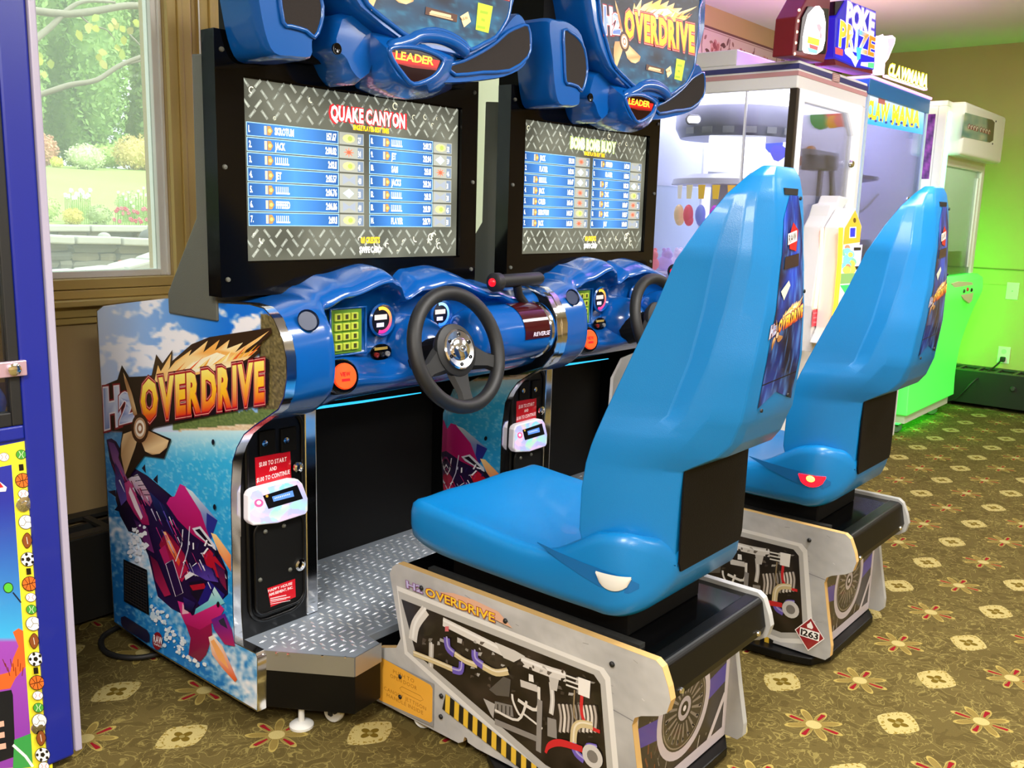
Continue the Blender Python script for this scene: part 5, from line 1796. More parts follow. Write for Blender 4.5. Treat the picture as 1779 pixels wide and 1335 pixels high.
def make_seat():
    root = thing('racing_chair', (XC, 1.2, 0.0), '', 'arcade seat')
    lp = obj('base_side', MB().prism([(BL, y, z) for y, z in BASE], (0.019, 0, 0)), mat('plywood_edge', '#c9a468', 0.5), root)
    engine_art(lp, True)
    rp = obj('base_side', MB().prism([(BR - 0.019, y, z) for y, z in BASE], (0.019, 0, 0)), M_steel, root)
    # wood-toned edge band on top of the near side
    deck = [(1.56, 0.38), (0.86, 0.38), (0.845, 0.40), (0.83, 0.40), (0.822, 0.39), (0.815, 0.345), (0.83, 0.335), (0.85, 0.36), (1.56, 0.36)]
    obj('deck', MB().box((BL + 0.019, 0.84, 0.392), (BR - 0.019, 1.575, 0.408)), M_gloss, root)
    obj('rear_bumper', MB().prism([(BL + 0.019, y, z) for y, z in ((0.87, 0.41), (0.838, 0.41), (0.828, 0.402), (0.816, 0.345), (0.822, 0.322), (0.87, 0.318))], (BR - BL - 0.038, 0, 0)), M_black, root, bevel=0.004)
    for x in (BL + 0.06, BR - 0.06):
        obj('bolt', MB().lathe([(0.007, 0), (0.006, 0.004), (0, 0.005)], (x, 0.816, 0.34), (0, -1, 0.1), 10), M_chrome, root, smooth=50)
    obj('base_core', MB().box((BL + 0.019, 0.9, 0.045), (BR - 0.019, 1.56, 0.392)), M_blackm, root)
    back = obj('rear_panel', MB().box((BL + 0.019, 0.8995, 0.035), (BR - 0.019, 0.902, 0.33)), M_blackm, root)
    rear_art(back)
    # screws standing proud of the near side
    for (a, b) in ((215, 85), (797, 313), (1535, 612), (353, 832), (350, 975), (70, 698), (70, 838)):
        p = onX(680 + a / 3.986, 1000 + b / 3.986, BL)
        obj('bolt', MB().lathe([(0.006, 0), (0.0055, 0.003), (0.003, 0.005), (0, 0.005)], p - Vector((0.003, 0, 0)), (-1, 0, 0), 12), M_rubber, lp, smooth=50)
    # skirt and glides, casters
    obj('skirt', MB().prism([(x, y, 0.008) for x, y in ((BL + 0.01, 1.28), (BL - 0.03, 1.22), (BL - 0.045, 1.1), (BL - 0.035, 0.98), (BL - 0.01, 0.9), (BL + 0.06, 0.87), (BR - 0.06, 0.87), (BR - 0.01, 0.9), (BR + 0.005, 1.1), (BR - 0.01, 1.28))], (0, 0, 0.024)), M_black, root, bevel=0.003)
    for x in (BL + 0.025, BR - 0.025):
        p = Vector((x, 1.50, 0.026))
        w = obj('caster', MB().lathe([(0.012, -0.011), (0.023, -0.011), (0.026, -0.006), (0.026, 0.006), (0.023, 0.011), (0.012, 0.011)], p, (0.8, 0.6, 0), 20), M_cast, root, smooth=40)
        obj('caster_fork', MB().box((x - 0.015, 1.485, 0.03), (x + 0.015, 1.515, 0.06)), M_rubber, w)
    # pedestal
    obj('pedestal', MB().box((XC - 0.17, 0.95, 0.408), (XC + 0.13, 1.45, 0.475)), M_blackm, root, bevel=0.004)
    obj('slide_rail', MB().box((XC - 0.205, 0.9, 0.408), (XC - 0.185, 1.5, 0.418)), mat('worn_rail', '#3c3c3a', 0.5, 0.6, noise_amt=0.4, noise_scale=60), root)
    # seat pan
    def pan(y, w, ze, zc, zb):
        h = [(0.0, zb), (w * 0.88, zb), (w * 0.975, zb + 0.01), (w, zb + 0.035), (w, ze - 0.025), (w * 0.975, ze - 0.006), (w * 0.91, ze), (w * 0.78, ze * 0.55 + zc * 0.45), (w * 0.45, zc + 0.004), (0.0, zc)]
        return [(XC - a, y, z) for a, z in h] + [(XC + a, y, z) for a, z in reversed(h[1:-1])]
    ks = [(1.545, 0.20, 0.555, 0.56, 0.52), (1.538, 0.225, 0.578, 0.578, 0.50), (1.515, 0.24, 0.59, 0.586, 0.488), (1.45, 0.242, 0.585, 0.572, 0.471), (1.35, 0.242, 0.578, 0.552, 0.466), (1.22, 0.242, 0.568, 0.538, 0.464), (1.12, 0.242, 0.572, 0.534, 0.463), (1.05, 0.243, 0.608, 0.54, 0.464), (1.0, 0.243, 0.637, 0.56, 0.465), (0.96, 0.241, 0.648, 0.60, 0.465), (0.925, 0.229, 0.648, 0.62, 0.475), (0.895, 0.198, 0.635, 0.63, 0.495), (0.875, 0.16, 0.615, 0.615, 0.525), (0.864, 0.138, 0.60, 0.60, 0.55)]
    ks = smooth_path(ks, 4)
    rows = [pan(*k) for k in ks]
    m = MB().grid(rows, closev=True)
    n = len(rows[0])
    m.f.append(tuple(range(n)))
    m.f.append(tuple(range(len(m.v) - 1, len(m.v) - n - 1, -1)))
    shell = obj('seat_pan', m, M_seat, root, smooth=60)
    S = [
        (0.56, 1.02, (1.03, 0.215), (0.975, 0.205), (0.93, 0.183), (0.895, 0.162), (0.868, 0.142), 0.868),
        (0.63, 1.01, (1.05, 0.222), (0.985, 0.212), (0.935, 0.188), (0.90, 0.165), (0.868, 0.143), 0.868),
        (0.72, 0.965, (1.047, 0.225), (0.98, 0.213), (0.93, 0.189), (0.897, 0.166), (0.866, 0.144), 0.866),
        (0.775, 0.95, (1.04, 0.224), (0.975, 0.212), (0.925, 0.188), (0.893, 0.166), (0.862, 0.145), 0.862),
        (0.812, 0.937, (1.03, 0.223), (0.955, 0.210), (0.905, 0.187), (0.865, 0.167), (0.80, 0.125), 0.79),
        (0.84, 0.925, (1.02, 0.222), (0.935, 0.205), (0.89, 0.186), (0.845, 0.167), (0.778, 0.115), 0.768),
        (0.89, 0.908, (1.0, 0.219), (0.885, 0.172), (0.85, 0.170), (0.81, 0.155), (0.758, 0.117), 0.752),
        (1.00, 0.88, (0.953, 0.212), (0.856, 0.153), (0.815, 0.154), (0.785, 0.142), (0.745, 0.112), 0.74),
        (1.10, 0.858, (0.91, 0.205), (0.840, 0.142), (0.797, 0.138), (0.772, 0.124), (0.740, 0.09), 0.735),
        (1.19, 0.84, (0.876, 0.200), (0.830, 0.136), (0.786, 0.128), (0.765, 0.112), (0.742, 0.074), 0.738),
        (1.205, 0.836, (0.868, 0.196), (0.828, 0.135), (0.784, 0.126), (0.764, 0.110), (0.743, 0.071), 0.738),
        (1.26, 0.824, (0.850, 0.155), (0.818, 0.124), (0.786, 0.116), (0.768, 0.102), (0.746, 0.067), 0.742),
        (1.315, 0.812, (0.824, 0.115), (0.806, 0.108), (0.788, 0.104), (0.772, 0.094), (0.752, 0.067), 0.748),
        (1.35, 0.797, (0.802, 0.078), (0.793, 0.082), (0.785, 0.080), (0.771, 0.076), (0.758, 0.06), 0.755),
        (1.368, 0.785, (0.787, 0.05), (0.782, 0.055), (0.778, 0.055), (0.772, 0.052), (0.764, 0.045), 0.762),
    ]
    rows = [section(*q) for q in S]
    # refine between levels, keeping the head facet crisp
    rows = [list(r) for r in rows]
    fine = []
    for i in range(len(rows) - 1):
        k = 4 if rows[i + 1][0][2] - rows[i][0][2] > 0.03 else 1
        for j in range(k):
            t = j / k
            fine.append([tuple(Vector(a).lerp(Vector(b), t)) for a, b in zip(rows[i], rows[i + 1])])
    fine.append(rows[-1])
    m = MB().grid(fine, closev=True)
    n = len(fine[0])
    m.f.append(tuple(range(n)))
    m.f.append(tuple(range(len(m.v) - 1, len(m.v) - n - 1, -1)))
    bk = obj('backrest', m, M_seat, root, smooth=20)
    b = bk.modifiers.new('soft', 'BEVEL')
    b.width = 0.003
    b.segments = 2
    b.limit_method = 'ANGLE'
    b.angle_limit = radians(18)
    # dark core seen under the back shell
    obj('rear_insert', MB().prism([(XC + x, 0.8625, z) for x, z in ((-0.138, 0.585), (-0.13, 0.565), (0.13, 0.565), (0.138, 0.585), (0.14, 0.79), (-0.14, 0.79))], (0, -0.004, 0)), mat('dark_brown_plastic', '#0a0706', 0.6, spec=0.2, noise_amt=0.3, noise_scale=200, bump=0.3, bump_scale=400), root)
    # marker lamp on the lower hull
    def hull(y, d=0.0015):
        for i in range(len(ks) - 1):
            if ks[i][0] >= y >= ks[i + 1][0]:
                t = (ks[i][0] - y) / (ks[i][0] - ks[i + 1][0])
                return XC - (ks[i][1] * (1 - t) + ks[i + 1][1] * t) - d
        return XC - 0.24
    up_ = [(1.14, 0.586), (1.08, 0.578), (1.02, 0.573), (0.98, 0.571), (0.945, 0.567), (0.92, 0.56), (0.905, 0.55)]
    lo_ = [(1.14, 0.584), (1.08, 0.560), (1.02, 0.543), (0.98, 0.534), (0.945, 0.530), (0.92, 0.53), (0.905, 0.54)]
    obj('lamp_recess', MB().grid([[(hull(y), y, z) for y, z in up_], [(hull(y), y, z) for y, z in lo_]]), mat('blue_recess', '#0d5f9c', 0.35), shell)
    lamp_y = [0.985 - 0.07 * k / 10 for k in range(11)]
    lamp = obj('marker_lamp', MB().grid([[(hull(y, 0.006), y, 0.566) for y in lamp_y], [(hull(y, 0.008), y, 0.563 - 0.018 * sqrt(max(0, 1 - ((y - 0.95) / 0.035) ** 2))) for y in lamp_y], [(hull(y, 0.004), y, 0.562 - 0.030 * sqrt(max(0, 1 - ((y - 0.95) / 0.035) ** 2))) for y in lamp_y]]), mat('lamp_lens', '#d8d6d0', 0.1), shell, smooth=60)
    # rear art between the shell edges
    def rear_pt(u, v):
        for i in range(len(S) - 1):
            if S[i][0] <= v <= S[i + 1][0]:
                t = (v - S[i][0]) / (S[i + 1][0] - S[i][0])
                return (Vector((XC + u * (S[i][6][1] * (1 - t) + S[i + 1][6][1] * t), S[i][7] * (1 - t) + S[i + 1][7] * t - 0.001, v)), Vector((0, -1, 0)))
        return (Vector((XC, 0.74, v)), Vector((0, -1, 0)))
    A = Art(rear_pt)
    A.field([(-0.62, 0.91), (0.0, 0.935), (0.72, 0.91), (0.76, 1.0), (0.76, 1.15), (0.72, 1.26), (0.5, 1.315), (-0.1, 1.315), (-0.55, 1.27), (-0.62, 1.15)], 0.022, lambda u, v: mixc(mixc(hx('#06081c'), hx('#1440b8'), 0.45 + 0.9 * nz(u * 2, v * 9, 3) + (v - 1.05) * 0.8), hx('#6ab0ff'), max(0, 1 - abs(nz(u * 3, v * 16, 7)) * 9) * 0.55))
    A.layer = 3

    def LT(a, b):
        x = (a - 80) / 900 * 1.5 - 0.72
        y = (b - 300) / 800
        return (x, 1.105 - y * 0.085 + 0.018 * (a - 80) / 900)
    A.poly([(-0.62, 0.955), (0.74, 0.965), (0.74, 1.085), (-0.62, 1.075)], '#0b0a16')
    draw_logo(A, LT, dark=False)
    A.poly([(-0.5, 1.135), (-0.1, 1.155), (0.0, 1.145), (-0.3, 1.118)], '#c9d2c4')
    A.poly([(-0.42, 1.176), (0.45, 1.182), (0.45, 1.206), (-0.42, 1.2)], '#2a1c22')
    A.poly([(-0.36, 1.182), (0.38, 1.188), (0.38, 1.194), (-0.36, 1.188)], '#5d4038')
    A.poly([(-0.2, 1.215), (0.25, 1.21), (0.4, 1.25), (0.05, 1.265), (-0.15, 1.245)], '#b01820')
    A.poly([(-0.3, 1.222), (0.3, 1.23), (0.3, 1.25), (-0.3, 1.243)], '#f2efe8')
    quadtext(A, 'RAW', [(-0.24, 1.2255), (0.24, 1.2325), (0.24, 1.247), (-0.24, 1.2405)], '#26181a', 0.03)
    A.build('back_print', M_print, bk)
    obj('grip_notch_shade', MB().box((XC - 0.03, 0.7468, 1.316), (XC + 0.03, 0.753, 1.328)), M_rubber, bk)  # dark bar on the shell stands for the shade in a notch
    for (x, z) in ((0.06, 0.92), (-0.06, 0.905), (0.02, 1.31), (0.075, 1.13)):
        obj('screw', MB().lathe([(0.004, 0), (0.0035, 0.003), (0, 0.003)], (XC + x, 0.747 if z < 1 else 0.738, z), (0, -1, 0), 8), M_rubber, bk)
    return root


seat1 = make_seat()
seat2 = copy_tree(seat1)
seat2.location.x += PITCHX
tag(seat1, 'blue moulded racing seat with clear marker lamp, in front of the cabinet beside the window', 'arcade seat', 'blue racing seats')
tag(seat2, 'blue moulded racing seat with glowing red marker lamp on an engine-print base', 'arcade seat', 'blue racing seats')
for c in seat2.children:
    if c.name.startswith('seat_pan'):
        for g in c.children:
            if g.name.startswith('marker_lamp'):
                g.data = g.data.copy()
                g.data.materials.clear()
                g.data.materials.append(mat('red_lamp_lens', '#ff1020', 0.2, emit='#ff0a18', estr=3.0))

for c in seat2.children:
    if c.name.startswith('seat_pan'):
        y = 0.952
        obj('lamp_bulb', MB().ball((XC + PITCHX - 0.246, y, 0.556), (0.004, 0.014, 0.009), 10, 8), mat('lamp_glow', '#ffd060', 0.3, emit='#ffc040', estr=3.0), c, smooth=179)
# ------------------------------------------------------------------ sports crane at the left edge
YL = 1.985
M_cobalt = mat('cobalt_enamel', '#16248c', 0.3, coat=0.3)
M_acr = glassmat('acrylic_edge', '#d8d4e4', 0.2, 0.1)
M_clear = glassmat('clear_acrylic', '#f6f6fa', 0.07)


def on_l(u, v):
    return onY(u, v, YL)


sc_ = thing('prize_crane', (0.46, 2.3, 0.0), 'cobalt blue crane machine with a yellow border of printed sports balls', 'arcade machine')
xr = 0.862
xi = onY(20, 400, YL).x
zwin0 = onY(40, 738, YL).z
obj('lower_cabinet', MB().box((0.06, YL, 0.02), (xr, 2.6, zwin0 - 0.02)), M_cobalt, sc_, bevel=0.006)
obj('corner_post', MB().box((0.802, YL - 0.006, 0.02), (xr, YL + 0.06, 1.95)), M_cobalt, sc_, bevel=0.006)
obj('corner_post', MB().box((0.06, YL - 0.006, 0.02), (0.12, YL + 0.06, 1.95)), M_cobalt, sc_, bevel=0.006)
obj('corner_post', MB().box((0.802, 2.54, 0.02), (xr, 2.6, 1.95)), M_cobalt, sc_, bevel=0.006)
obj('corner_post', MB().box((0.06, 2.54, 0.02), (0.12, 2.6, 1.95)), M_cobalt, sc_, bevel=0.006)
obj('door_rail', MB().box((0.12, YL - 0.006, zwin0 - 0.03), (0.802, YL + 0.03, zwin0)), M_cobalt, sc_, bevel=0.004)
obj('roof', MB().box((0.06, YL - 0.006, 1.95), (xr, 2.6, 2.1)), M_cobalt, sc_, bevel=0.006)
gk = MB().box((0.78, YL - 0.004, zwin0), (0.802, YL + 0.02, 1.95)).box((0.12, YL - 0.004, zwin0), (0.142, YL + 0.02, 1.95)).box((0.142, YL - 0.004, zwin0), (0.78, YL + 0.02, zwin0 + 0.03))
obj('door_gasket', gk, M_rubber, sc_, bevel=0.003)
obj('door_glass', MB().box((0.142, YL + 0.004, zwin0 + 0.03), (0.78, YL + 0.009, 1.95)), M_clear, sc_)
obj('side_glass', MB().box((xr - 0.012, YL + 0.06, zwin0), (xr - 0.006, 2.54, 1.95)), M_clear, sc_)
obj('corner_guard', MB().box((xr + 0.0005, YL - 0.012, 0.03), (xr + 0.016, YL + 0.03, 1.97)), mat('frosted_guard', '#aaa4ba', 0.25), sc_, bevel=0.003)
lk = onY(18, 640, YL)
hp = obj('latch', MB().box((lk.x - 0.03, YL - 0.016, lk.z - 0.016), (0.812, YL - 0.006, lk.z + 0.016)), mat('pink_zinc', '#d9b8cc', 0.35, 0.6), sc_, bevel=0.002)
obj('cylinder_lock', MB().lathe([(0.013, 0), (0.013, 0.006), (0.009, 0.008), (0, 0.008)], (lk.x, YL - 0.016, lk.z), (0, -1, 0), 16), M_chrome, hp, smooth=40)
A = Art(pxY(YL - 0.001))


def Z6(l):
    return crop(0, 740, 2.244, l)


A.layer = 1
A.poly(Z6([(-80, 95), (118, 55), (206, 1345), (-80, 1345)]), '#f2e43a')
A.layer = 2
A.field(Z6([(-70, 175), (45, 152), (88, 780), (128, 1330), (-70, 1340)]), 8, lambda u, v: mixc(hx('#27309c'), hx('#3fb2e6'), (v - 870) / 240) if v < 1110 else mixc(hx('#a04ab8'), hx('#8a3aa6'), (v - 1110) / 200))
A.layer = 4
A.poly(Z6([(-70, 990), (40, 960), (52, 905), (72, 860), (60, 830), (50, 805), (72, 790), (90, 800), (100, 940), (60, 985), (40, 1025), (-70, 1040)]), '#e8642c')
for k in range(9):
    A.stroke(Z6([(10 + k * 10, 910 + (k % 3) * 16), (22 + k * 8, 940 + (k % 3) * 18)]), 1.4, '#7a2a12', up=0.1)
A.poly(Z6([(-70, 1050), (44, 1030), (50, 1050), (60, 1290), (-70, 1335)]), '#15181f')
quadtext(A, 'E', Z6([(-30, 1265), (20, 1255), (12, 1150), (-36, 1160)]), '#e8b09a', 0.03)
A.poly(Z6([(55, 1225), (120, 1200), (128, 1330), (50, 1340)]), '#3a9a4a')
A.stroke(Z6([(50, 1245), (100, 1290), (128, 1330)]), 5, '#f0f0ea')
A.disc(32 / 2.244, 740 + 632 / 2.244, 9, '#1a3a20', 9.5)
A.disc(32 / 2.244, 740 + 632 / 2.244, 7.4, '#59c43a', 8)
A.stroke(Z6([(50, 650), (82, 690)]), 2.5, '#15203a')
A.poly(Z6([(-70, 215), (-5, 215), (26, 240), (22, 256), (-70, 262)]), '#f4f0ee')
A.poly(Z6([(-70, 222), (0, 222), (14, 240), (-70, 252)]), '#c8202c')


def ball(kind, x, y):
    u, v = x / 2.244, 740 + y / 2.244
    ru, rv = 13, 12.5
    dk = '#181410'

    def d(s, c, **k):
        A.disc(u, v, ru * s, c, rv * s, **k)
    if kind == 'b':
        d(1.05, dk)
        d(0.95, '#e8702a')
        A.stroke([(u - ru * 0.9, v + 3), (u, v), (u + ru * 0.9, v - 3)], 1.2, dk)
        A.stroke([(u - 2, v - rv * 0.9), (u + 2, v + rv * 0.9)], 1.2, dk)
        A.stroke([(u - 9, v - 8), (u - 3, v), (u - 7, v + 9)], 1.0, dk)
        A.stroke([(u + 8, v - 9), (u + 3, v), (u + 9, v + 7)], 1.0, dk)
    elif kind == 'w':
        A.disc(u, v, 9.5, '#4a3a36', 8)
        A.disc(u, v, 8.7, '#f8f2f0', 7.2)
        A.stroke([(u - 5, v - 4), (u - 2, v), (u - 5, v + 5)], 0.9, '#d04a5a')
        A.stroke([(u + 5, v - 5), (u + 2, v), (u + 5, v + 4)], 0.9, '#d04a5a')
    elif kind == 't':
        A.disc(u, v, 9.5, '#17301a', 8.6)
        A.disc(u, v, 8.7, '#4aa03c', 7.8)
        A.stroke([(u - 4, v - 6), (u - 1, v), (u - 4, v + 6)], 1.0, '#dff0d0')
        A.stroke([(u + 4, v - 6), (u + 1, v), (u + 4, v + 6)], 1.0, '#dff0d0')
    elif kind == 'p':
        A.poly([(u - 4.5, v - 5), (u + 3.5, v - 6), (u + 4.5, v + 5), (u - 3.5, v + 6)], dk)
    elif kind == 'v':
        d(1.02, '#3a3634')
        d(0.94, '#f4f2ec')
        for a in (0, 2.1, 4.2):
            A.stroke([(u, v), (u + ru * 0.6 * cos(a), v + rv * 0.6 * sin(a)), (u + ru * 0.85 * cos(a + 0.5), v + rv * 0.85 * sin(a + 0.5))], 1.0, '#6a6460')
    elif kind == 'f':
        A.poly([(u + 9 * cos(t * pi / 8) * (1 - 0.25 * abs(sin(t * pi / 8))), v + 14 * sin(t * pi / 8)) for t in range(16)], '#2a160c')
        A.poly([(u + 8 * cos(t * pi / 8) * (1 - 0.25 * abs(sin(t * pi / 8))), v + 12.8 * sin(t * pi / 8)) for t in range(16)], '#8a4a24')
        A.stroke([(u - 1, v - 6), (u + 1, v + 6)], 1.0, '#f0e6da')
    else:
        d(1.02, dk)
        d(0.94, '#f6f5f0')
        A.disc(u, v, 4.5, dk, 4.5, n=5)
        for a in range(5):
            A.disc(u + ru * 0.72 * cos(a * 1.257 + 0.6), v + rv * 0.72 * sin(a * 1.257 + 0.6), 2.9, dk, 3.2, n=5, up=0)
    A.layer += 0.5


for k, x, y in (('w', 15, 122), ('t', 82, 112), ('p', 82, 162), ('b', 88, 213), ('w', 90, 265), ('v', 100, 375), ('f', 104, 447), ('s', 108, 520), ('p', 110, 567), ('b', 114, 615), ('w', 118, 668), ('t', 120, 715), ('v', 127, 770), ('f', 130, 838), ('s', 136, 908), ('p', 137, 953), ('b', 141, 1000), ('w', 144, 1050), ('t', 146, 1097), ('v', 150, 1148), ('f', 156, 1215), ('s', 162, 1280), ('w', 167, 1325)):
    ball(k, x, y)
A.build('border_artwork', M_print, sc_)
for x, y in ((92, 305), (150, 1172)):
    p = onY(x / 2.244, 740 + y / 2.244, YL)
    obj('bolt', MB().lathe([(0.017, 0.001), (0.016, 0.004), (0.008, 0.005), (0.007, 0.009), (0, 0.01)], p, (0, -1, 0), 18), M_chrome, sc_, smooth=40)
tl = random.Random(21)
for k, (px, py, c, r) in enumerate(((12, 575, '#3c6ad0', 0.05), (8, 610, '#e0744a', 0.045), (20, 700, '#c64ac0', 0.05), (6, 665, '#e8c89a', 0.045), (22, 650, '#e89a5a', 0.04), (5, 715, '#d85ab0', 0.045))):
    p = Vector((0.765 - 0.112 * (k % 3), 2.10 + 0.115 * (k // 3), zwin0 - 0.018 + r))
    nm = ('blue', 'orange', 'magenta', 'cream', 'amber', 'pink')[k]
    t = tag(obj('prize_ball', MB().ball(p, r, 16, 10), mat('ball_' + c[1:], c, 0.35), smooth=179), '%s prize ball lying inside the cobalt blue crane machine' % nm, 'ball')

# ------------------------------------------------------------------ white crane machine
M_wcab = mat('white_cabinet', '#ecebee', 0.35)
M_led = mat('white_led_panel', '#ffffff', 0.4, emit='#f4f2ff', estr=4.0)
M_navy = mat('navy_stripe', '#3a3a78', 0.4)
M_pinks = mat('pink_stripe', '#c9959a', 0.4)
M_post = mat('bronze_post', '#3a3026', 0.35, 0.4)
XA, XB, YF, YB = 3.77, 4.565, 1.65, 2.5
wc_ = thing('crane_machine', (4.17, 2.07, 0.0), 'white crane machine with a navy-striped header under the glowing word sign', 'arcade machine')
obj('lower_cabinet', MB().box((XA, YF, 0.04), (XB, YB, 0.80)), M_wcab, wc_, bevel=0.008)
hd = obj('header', MB().box((XA, YF, 1.80), (XB, YB, 1.91)), M_wcab, wc_, bevel=0.005)
obj('navy_stripe', MB().box((XA - 0.003, YF - 0.003, 1.876), (XB + 0.001, YB, 1.897)), M_navy, hd)
obj('pink_stripe', MB().box((XA - 0.002, YF - 0.002, 1.85), (XB + 0.001, YB, 1.868)), M_pinks, hd)
obj('header_riser', MB().box((XA, YF + 0.28, 1.91), (XB, YB, 1.975)), M_wcab, hd, bevel=0.004)
obj('light_bar', MB().box((XA + 0.04, YF + 0.05, 1.775), (XB - 0.04, YB - 0.03, 1.799)), M_led, hd)
obj('corner_post', MB().box((XA, YF, 0.80), (XA + 0.03, YF + 0.03, 1.80)), M_post, wc_)
for (x, y) in ((XB - 0.05, YF), (XA, YB - 0.03), (XB - 0.03, YB - 0.03)):
    obj('corner_post', MB().box((x, y, 0.80), (x + (0.05 if x > 4.5 and y < 2 else 0.03), y + 0.03, 1.80)), M_wcab, wc_)
obj('side_glass', MB().box((XA + 0.006, YF + 0.03, 0.80), (XA + 0.012, YB - 0.03, 1.80)), M_clear, wc_)
obj('glass_seam', MB().box((XA + 0.002, 1.87, 0.80), (XA + 0.014, 1.878, 1.80)), mat('acrylic_bead', '#dfe2f2', 0.2), wc_)
obj('rear_panel', MB().box((XA + 0.03, YB - 0.02, 0.80), (XB - 0.03, YB, 1.80)), mat('blue_glow_panel', '#a8b8cc', 0.6, emit='#b4c4dc', estr=0.2), wc_)  # panel emission brightens the interior, no lamp in it
obj('partition', MB().box((XB - 0.02, YF + 0.03, 0.80), (XB - 0.012, YB - 0.03, 1.80)), mat('lilac_glow_panel', '#dcdcf0', 0.6, emit='#d6d6f0', estr=0.7), wc_)  # plain panel given a glow to lift the dim interior
# door: frame with chamfered corners
fo = [(XA + 0.03, 0.8), (XB - 0.05, 0.8), (XB - 0.05, 1.8), (XA + 0.03, 1.8)]
fi = [(XA + 0.075, 0.86), (XB - 0.19, 0.86), (XB - 0.15, 1.05), (XB - 0.13, 1.15), (XB - 0.13, 1.66), (XB - 0.22, 1.755), (XA + 0.075, 1.755)]
dfm = MB()
oo = [(XA + 0.03, 0.8), (XB - 0.05, 0.8), (XB - 0.05, 1.05), (XB - 0.05, 1.15), (XB - 0.05, 1.8), (XB - 0.16, 1.8), (XA + 0.03, 1.8)]
n = len(oo)
v0 = [Vector((x, YF - 0.004, z)) for x, z in oo] + [Vector((x, YF - 0.004, z)) for x, z in fi]
v1 = [p + Vector((0, 0.03, 0)) for p in v0]
fs = []
for i in range(n):
    j = (i + 1) % n
    fs.append((i, j, n + j, n + i))
    fs.append((2 * n + i, 2 * n + n + i, 2 * n + n + j, 2 * n + j))
    fs.append((i, 2 * n + i, 2 * n + j, j))
    fs.append((n + i, n + j, 3 * n + j, 3 * n + i))
dfm.add(v0 + v1, fs)
dr_ = obj('door_frame', dfm, mat('glowing_white_door', '#f6f5f7', 0.3, emit='#ffffff', estr=0.25), wc_)  # emission puts brightness into a frame that is no lamp
obj('door_glass', MB().box((XA + 0.06, YF + 0.006, 0.83), (XB - 0.1, YF + 0.011, 1.78)), M_clear, wc_)
p = onY(1477, 285, YF - 0.006)
obj('door_lock', MB().lathe([(0.02, 0), (0.02, 0.006), (0.013, 0.016), (0, 0.016)], p, (0, -1, 0), 16), M_chrome, wc_, smooth=40)
p = onY(1400, 142, YF + 0.03)
obj('camera_box', MB().box((p.x - 0.03, YF + 0.03, p.z - 0.05), (p.x + 0.03, YF + 0.1, p.z + 0.04)), mat('grey_plastic', '#9a9a9e', 0.5), wc_, bevel=0.004)
p = onY(1453, 122, YF - 0.004)
A = Art(lambda u, v: (onY(u, v, YF - 0.0035), Vector((0, -1, 0))))
A.poly(crop(1370, 0, 6.842, [(525, 860), (600, 880), (615, 900), (605, 985), (520, 960)]), '#b98a8c')
for k in range(4):
    A.stroke(crop(1370, 0, 6.842, [(535, 885 + k * 22), (603, 905 + k * 20)]), 1.2, '#e8d4d4')
A.build('header_sticker', M_print, hd)
# control pod
pod = thing_ = None


def K3(l, Y):
    return [onY(u, v, Y) for u, v in crop(1370, 330, 4.944, l)]


arch = [(300, 318), (345, 225), (372, 130), (420, 115), (445, 50), (530, 75), (500, 115), (440, 200), (392, 310), (300, 1250), (200, 1400), (200, 1000)]
wp = obj('control_column', MB().prism(K3(arch, 1.56), (0, 0.09, 0)), M_wcab, wc_, bevel=0.006)
face = [(475, 325), (575, 155), (632, 312), (612, 450), (560, 950), (480, 1330), (340, 1330), (395, 1200)]
cp = obj('control_pod', MB().prism(K3(face, 1.47), (0, 0.085, 0)), M_wcab, wc_, bevel=0.006)
obj('light_edge', MB().tube([K3([q], 1.468)[0] for q in ((450, 325), (440, 600), (405, 1000), (365, 1240))], 0.010, 8), mat('amber_led', '#ffd23a', 0.4, emit='#ffc01e', estr=1.6), cp, smooth=60)
obj('light_edge', MB().tube([K3([q], 1.556)[0] for q in ((290, 330), (275, 620), (230, 1020))], 0.008, 8), mat('peach_led', '#ffd8b0', 0.4, emit='#ffb48a', estr=1.4), wp, smooth=60)
A = Art(lambda u, v: (onY(u, v, 1.4695), Vector((0, -1, 0))))


def C3(l):
    return crop(1370, 330, 4.944, l)


A.poly(C3([(483, 330), (573, 175), (625, 312), (612, 450), (470, 470)]), '#d9ac34')
A.poly(C3([(470, 470), (612, 450), (560, 950), (420, 1000)]), '#d8d4d0')
A.poly(C3([(525, 320), (582, 318), (578, 412), (520, 415)]), '#f4f2fa')
A.poly(C3([(530, 328), (574, 326), (570, 404), (527, 406)]), '#2430e0')
A.disc(*C3([(567, 262)])[0], 2.6, '#5a4414', 4.5)
A.poly(C3([(535, 480), (635, 470), (612, 690), (520, 700)]), '#c9c6ea')
A.poly(C3([(560, 495), (622, 495), (620, 520), (560, 522)]), '#15161c')
A.poly(C3([(540, 660), (606, 655), (604, 682), (538, 690)]), '#15161c')
pal = ['#7ae0a0', '#f08a6a', '#f2d05a', '#7ac8f0', '#f29ac0']
for k in range(24):
    x, y = 475 + random.random() * 70, 490 + random.random() * 200
    A.disc(*C3([(x, y)])[0], 4 + random.random() * 4, random.choice(pal), up=0.05)
A.layer += 1
A.poly(C3([(440, 720), (575, 715), (565, 800), (430, 810)]), '#7fae6a')
A.poly(C3([(440, 820), (520, 815), (560, 900), (530, 930), (490, 900)]), '#35d86a')
A.poly(C3([(415, 1010), (520, 985), (480, 1110), (390, 1190)]), '#c96a3a')
A.build('pod_face', colmat('pod_lit', 0.3, emit=0.45), cp)
p = onY(1418, 552, YF - 0.001)
A = Art(pxY(1.555))
A.poly(C3([(208, 1032), (272, 1028), (262, 1168), (195, 1176)]), '#d8143c')
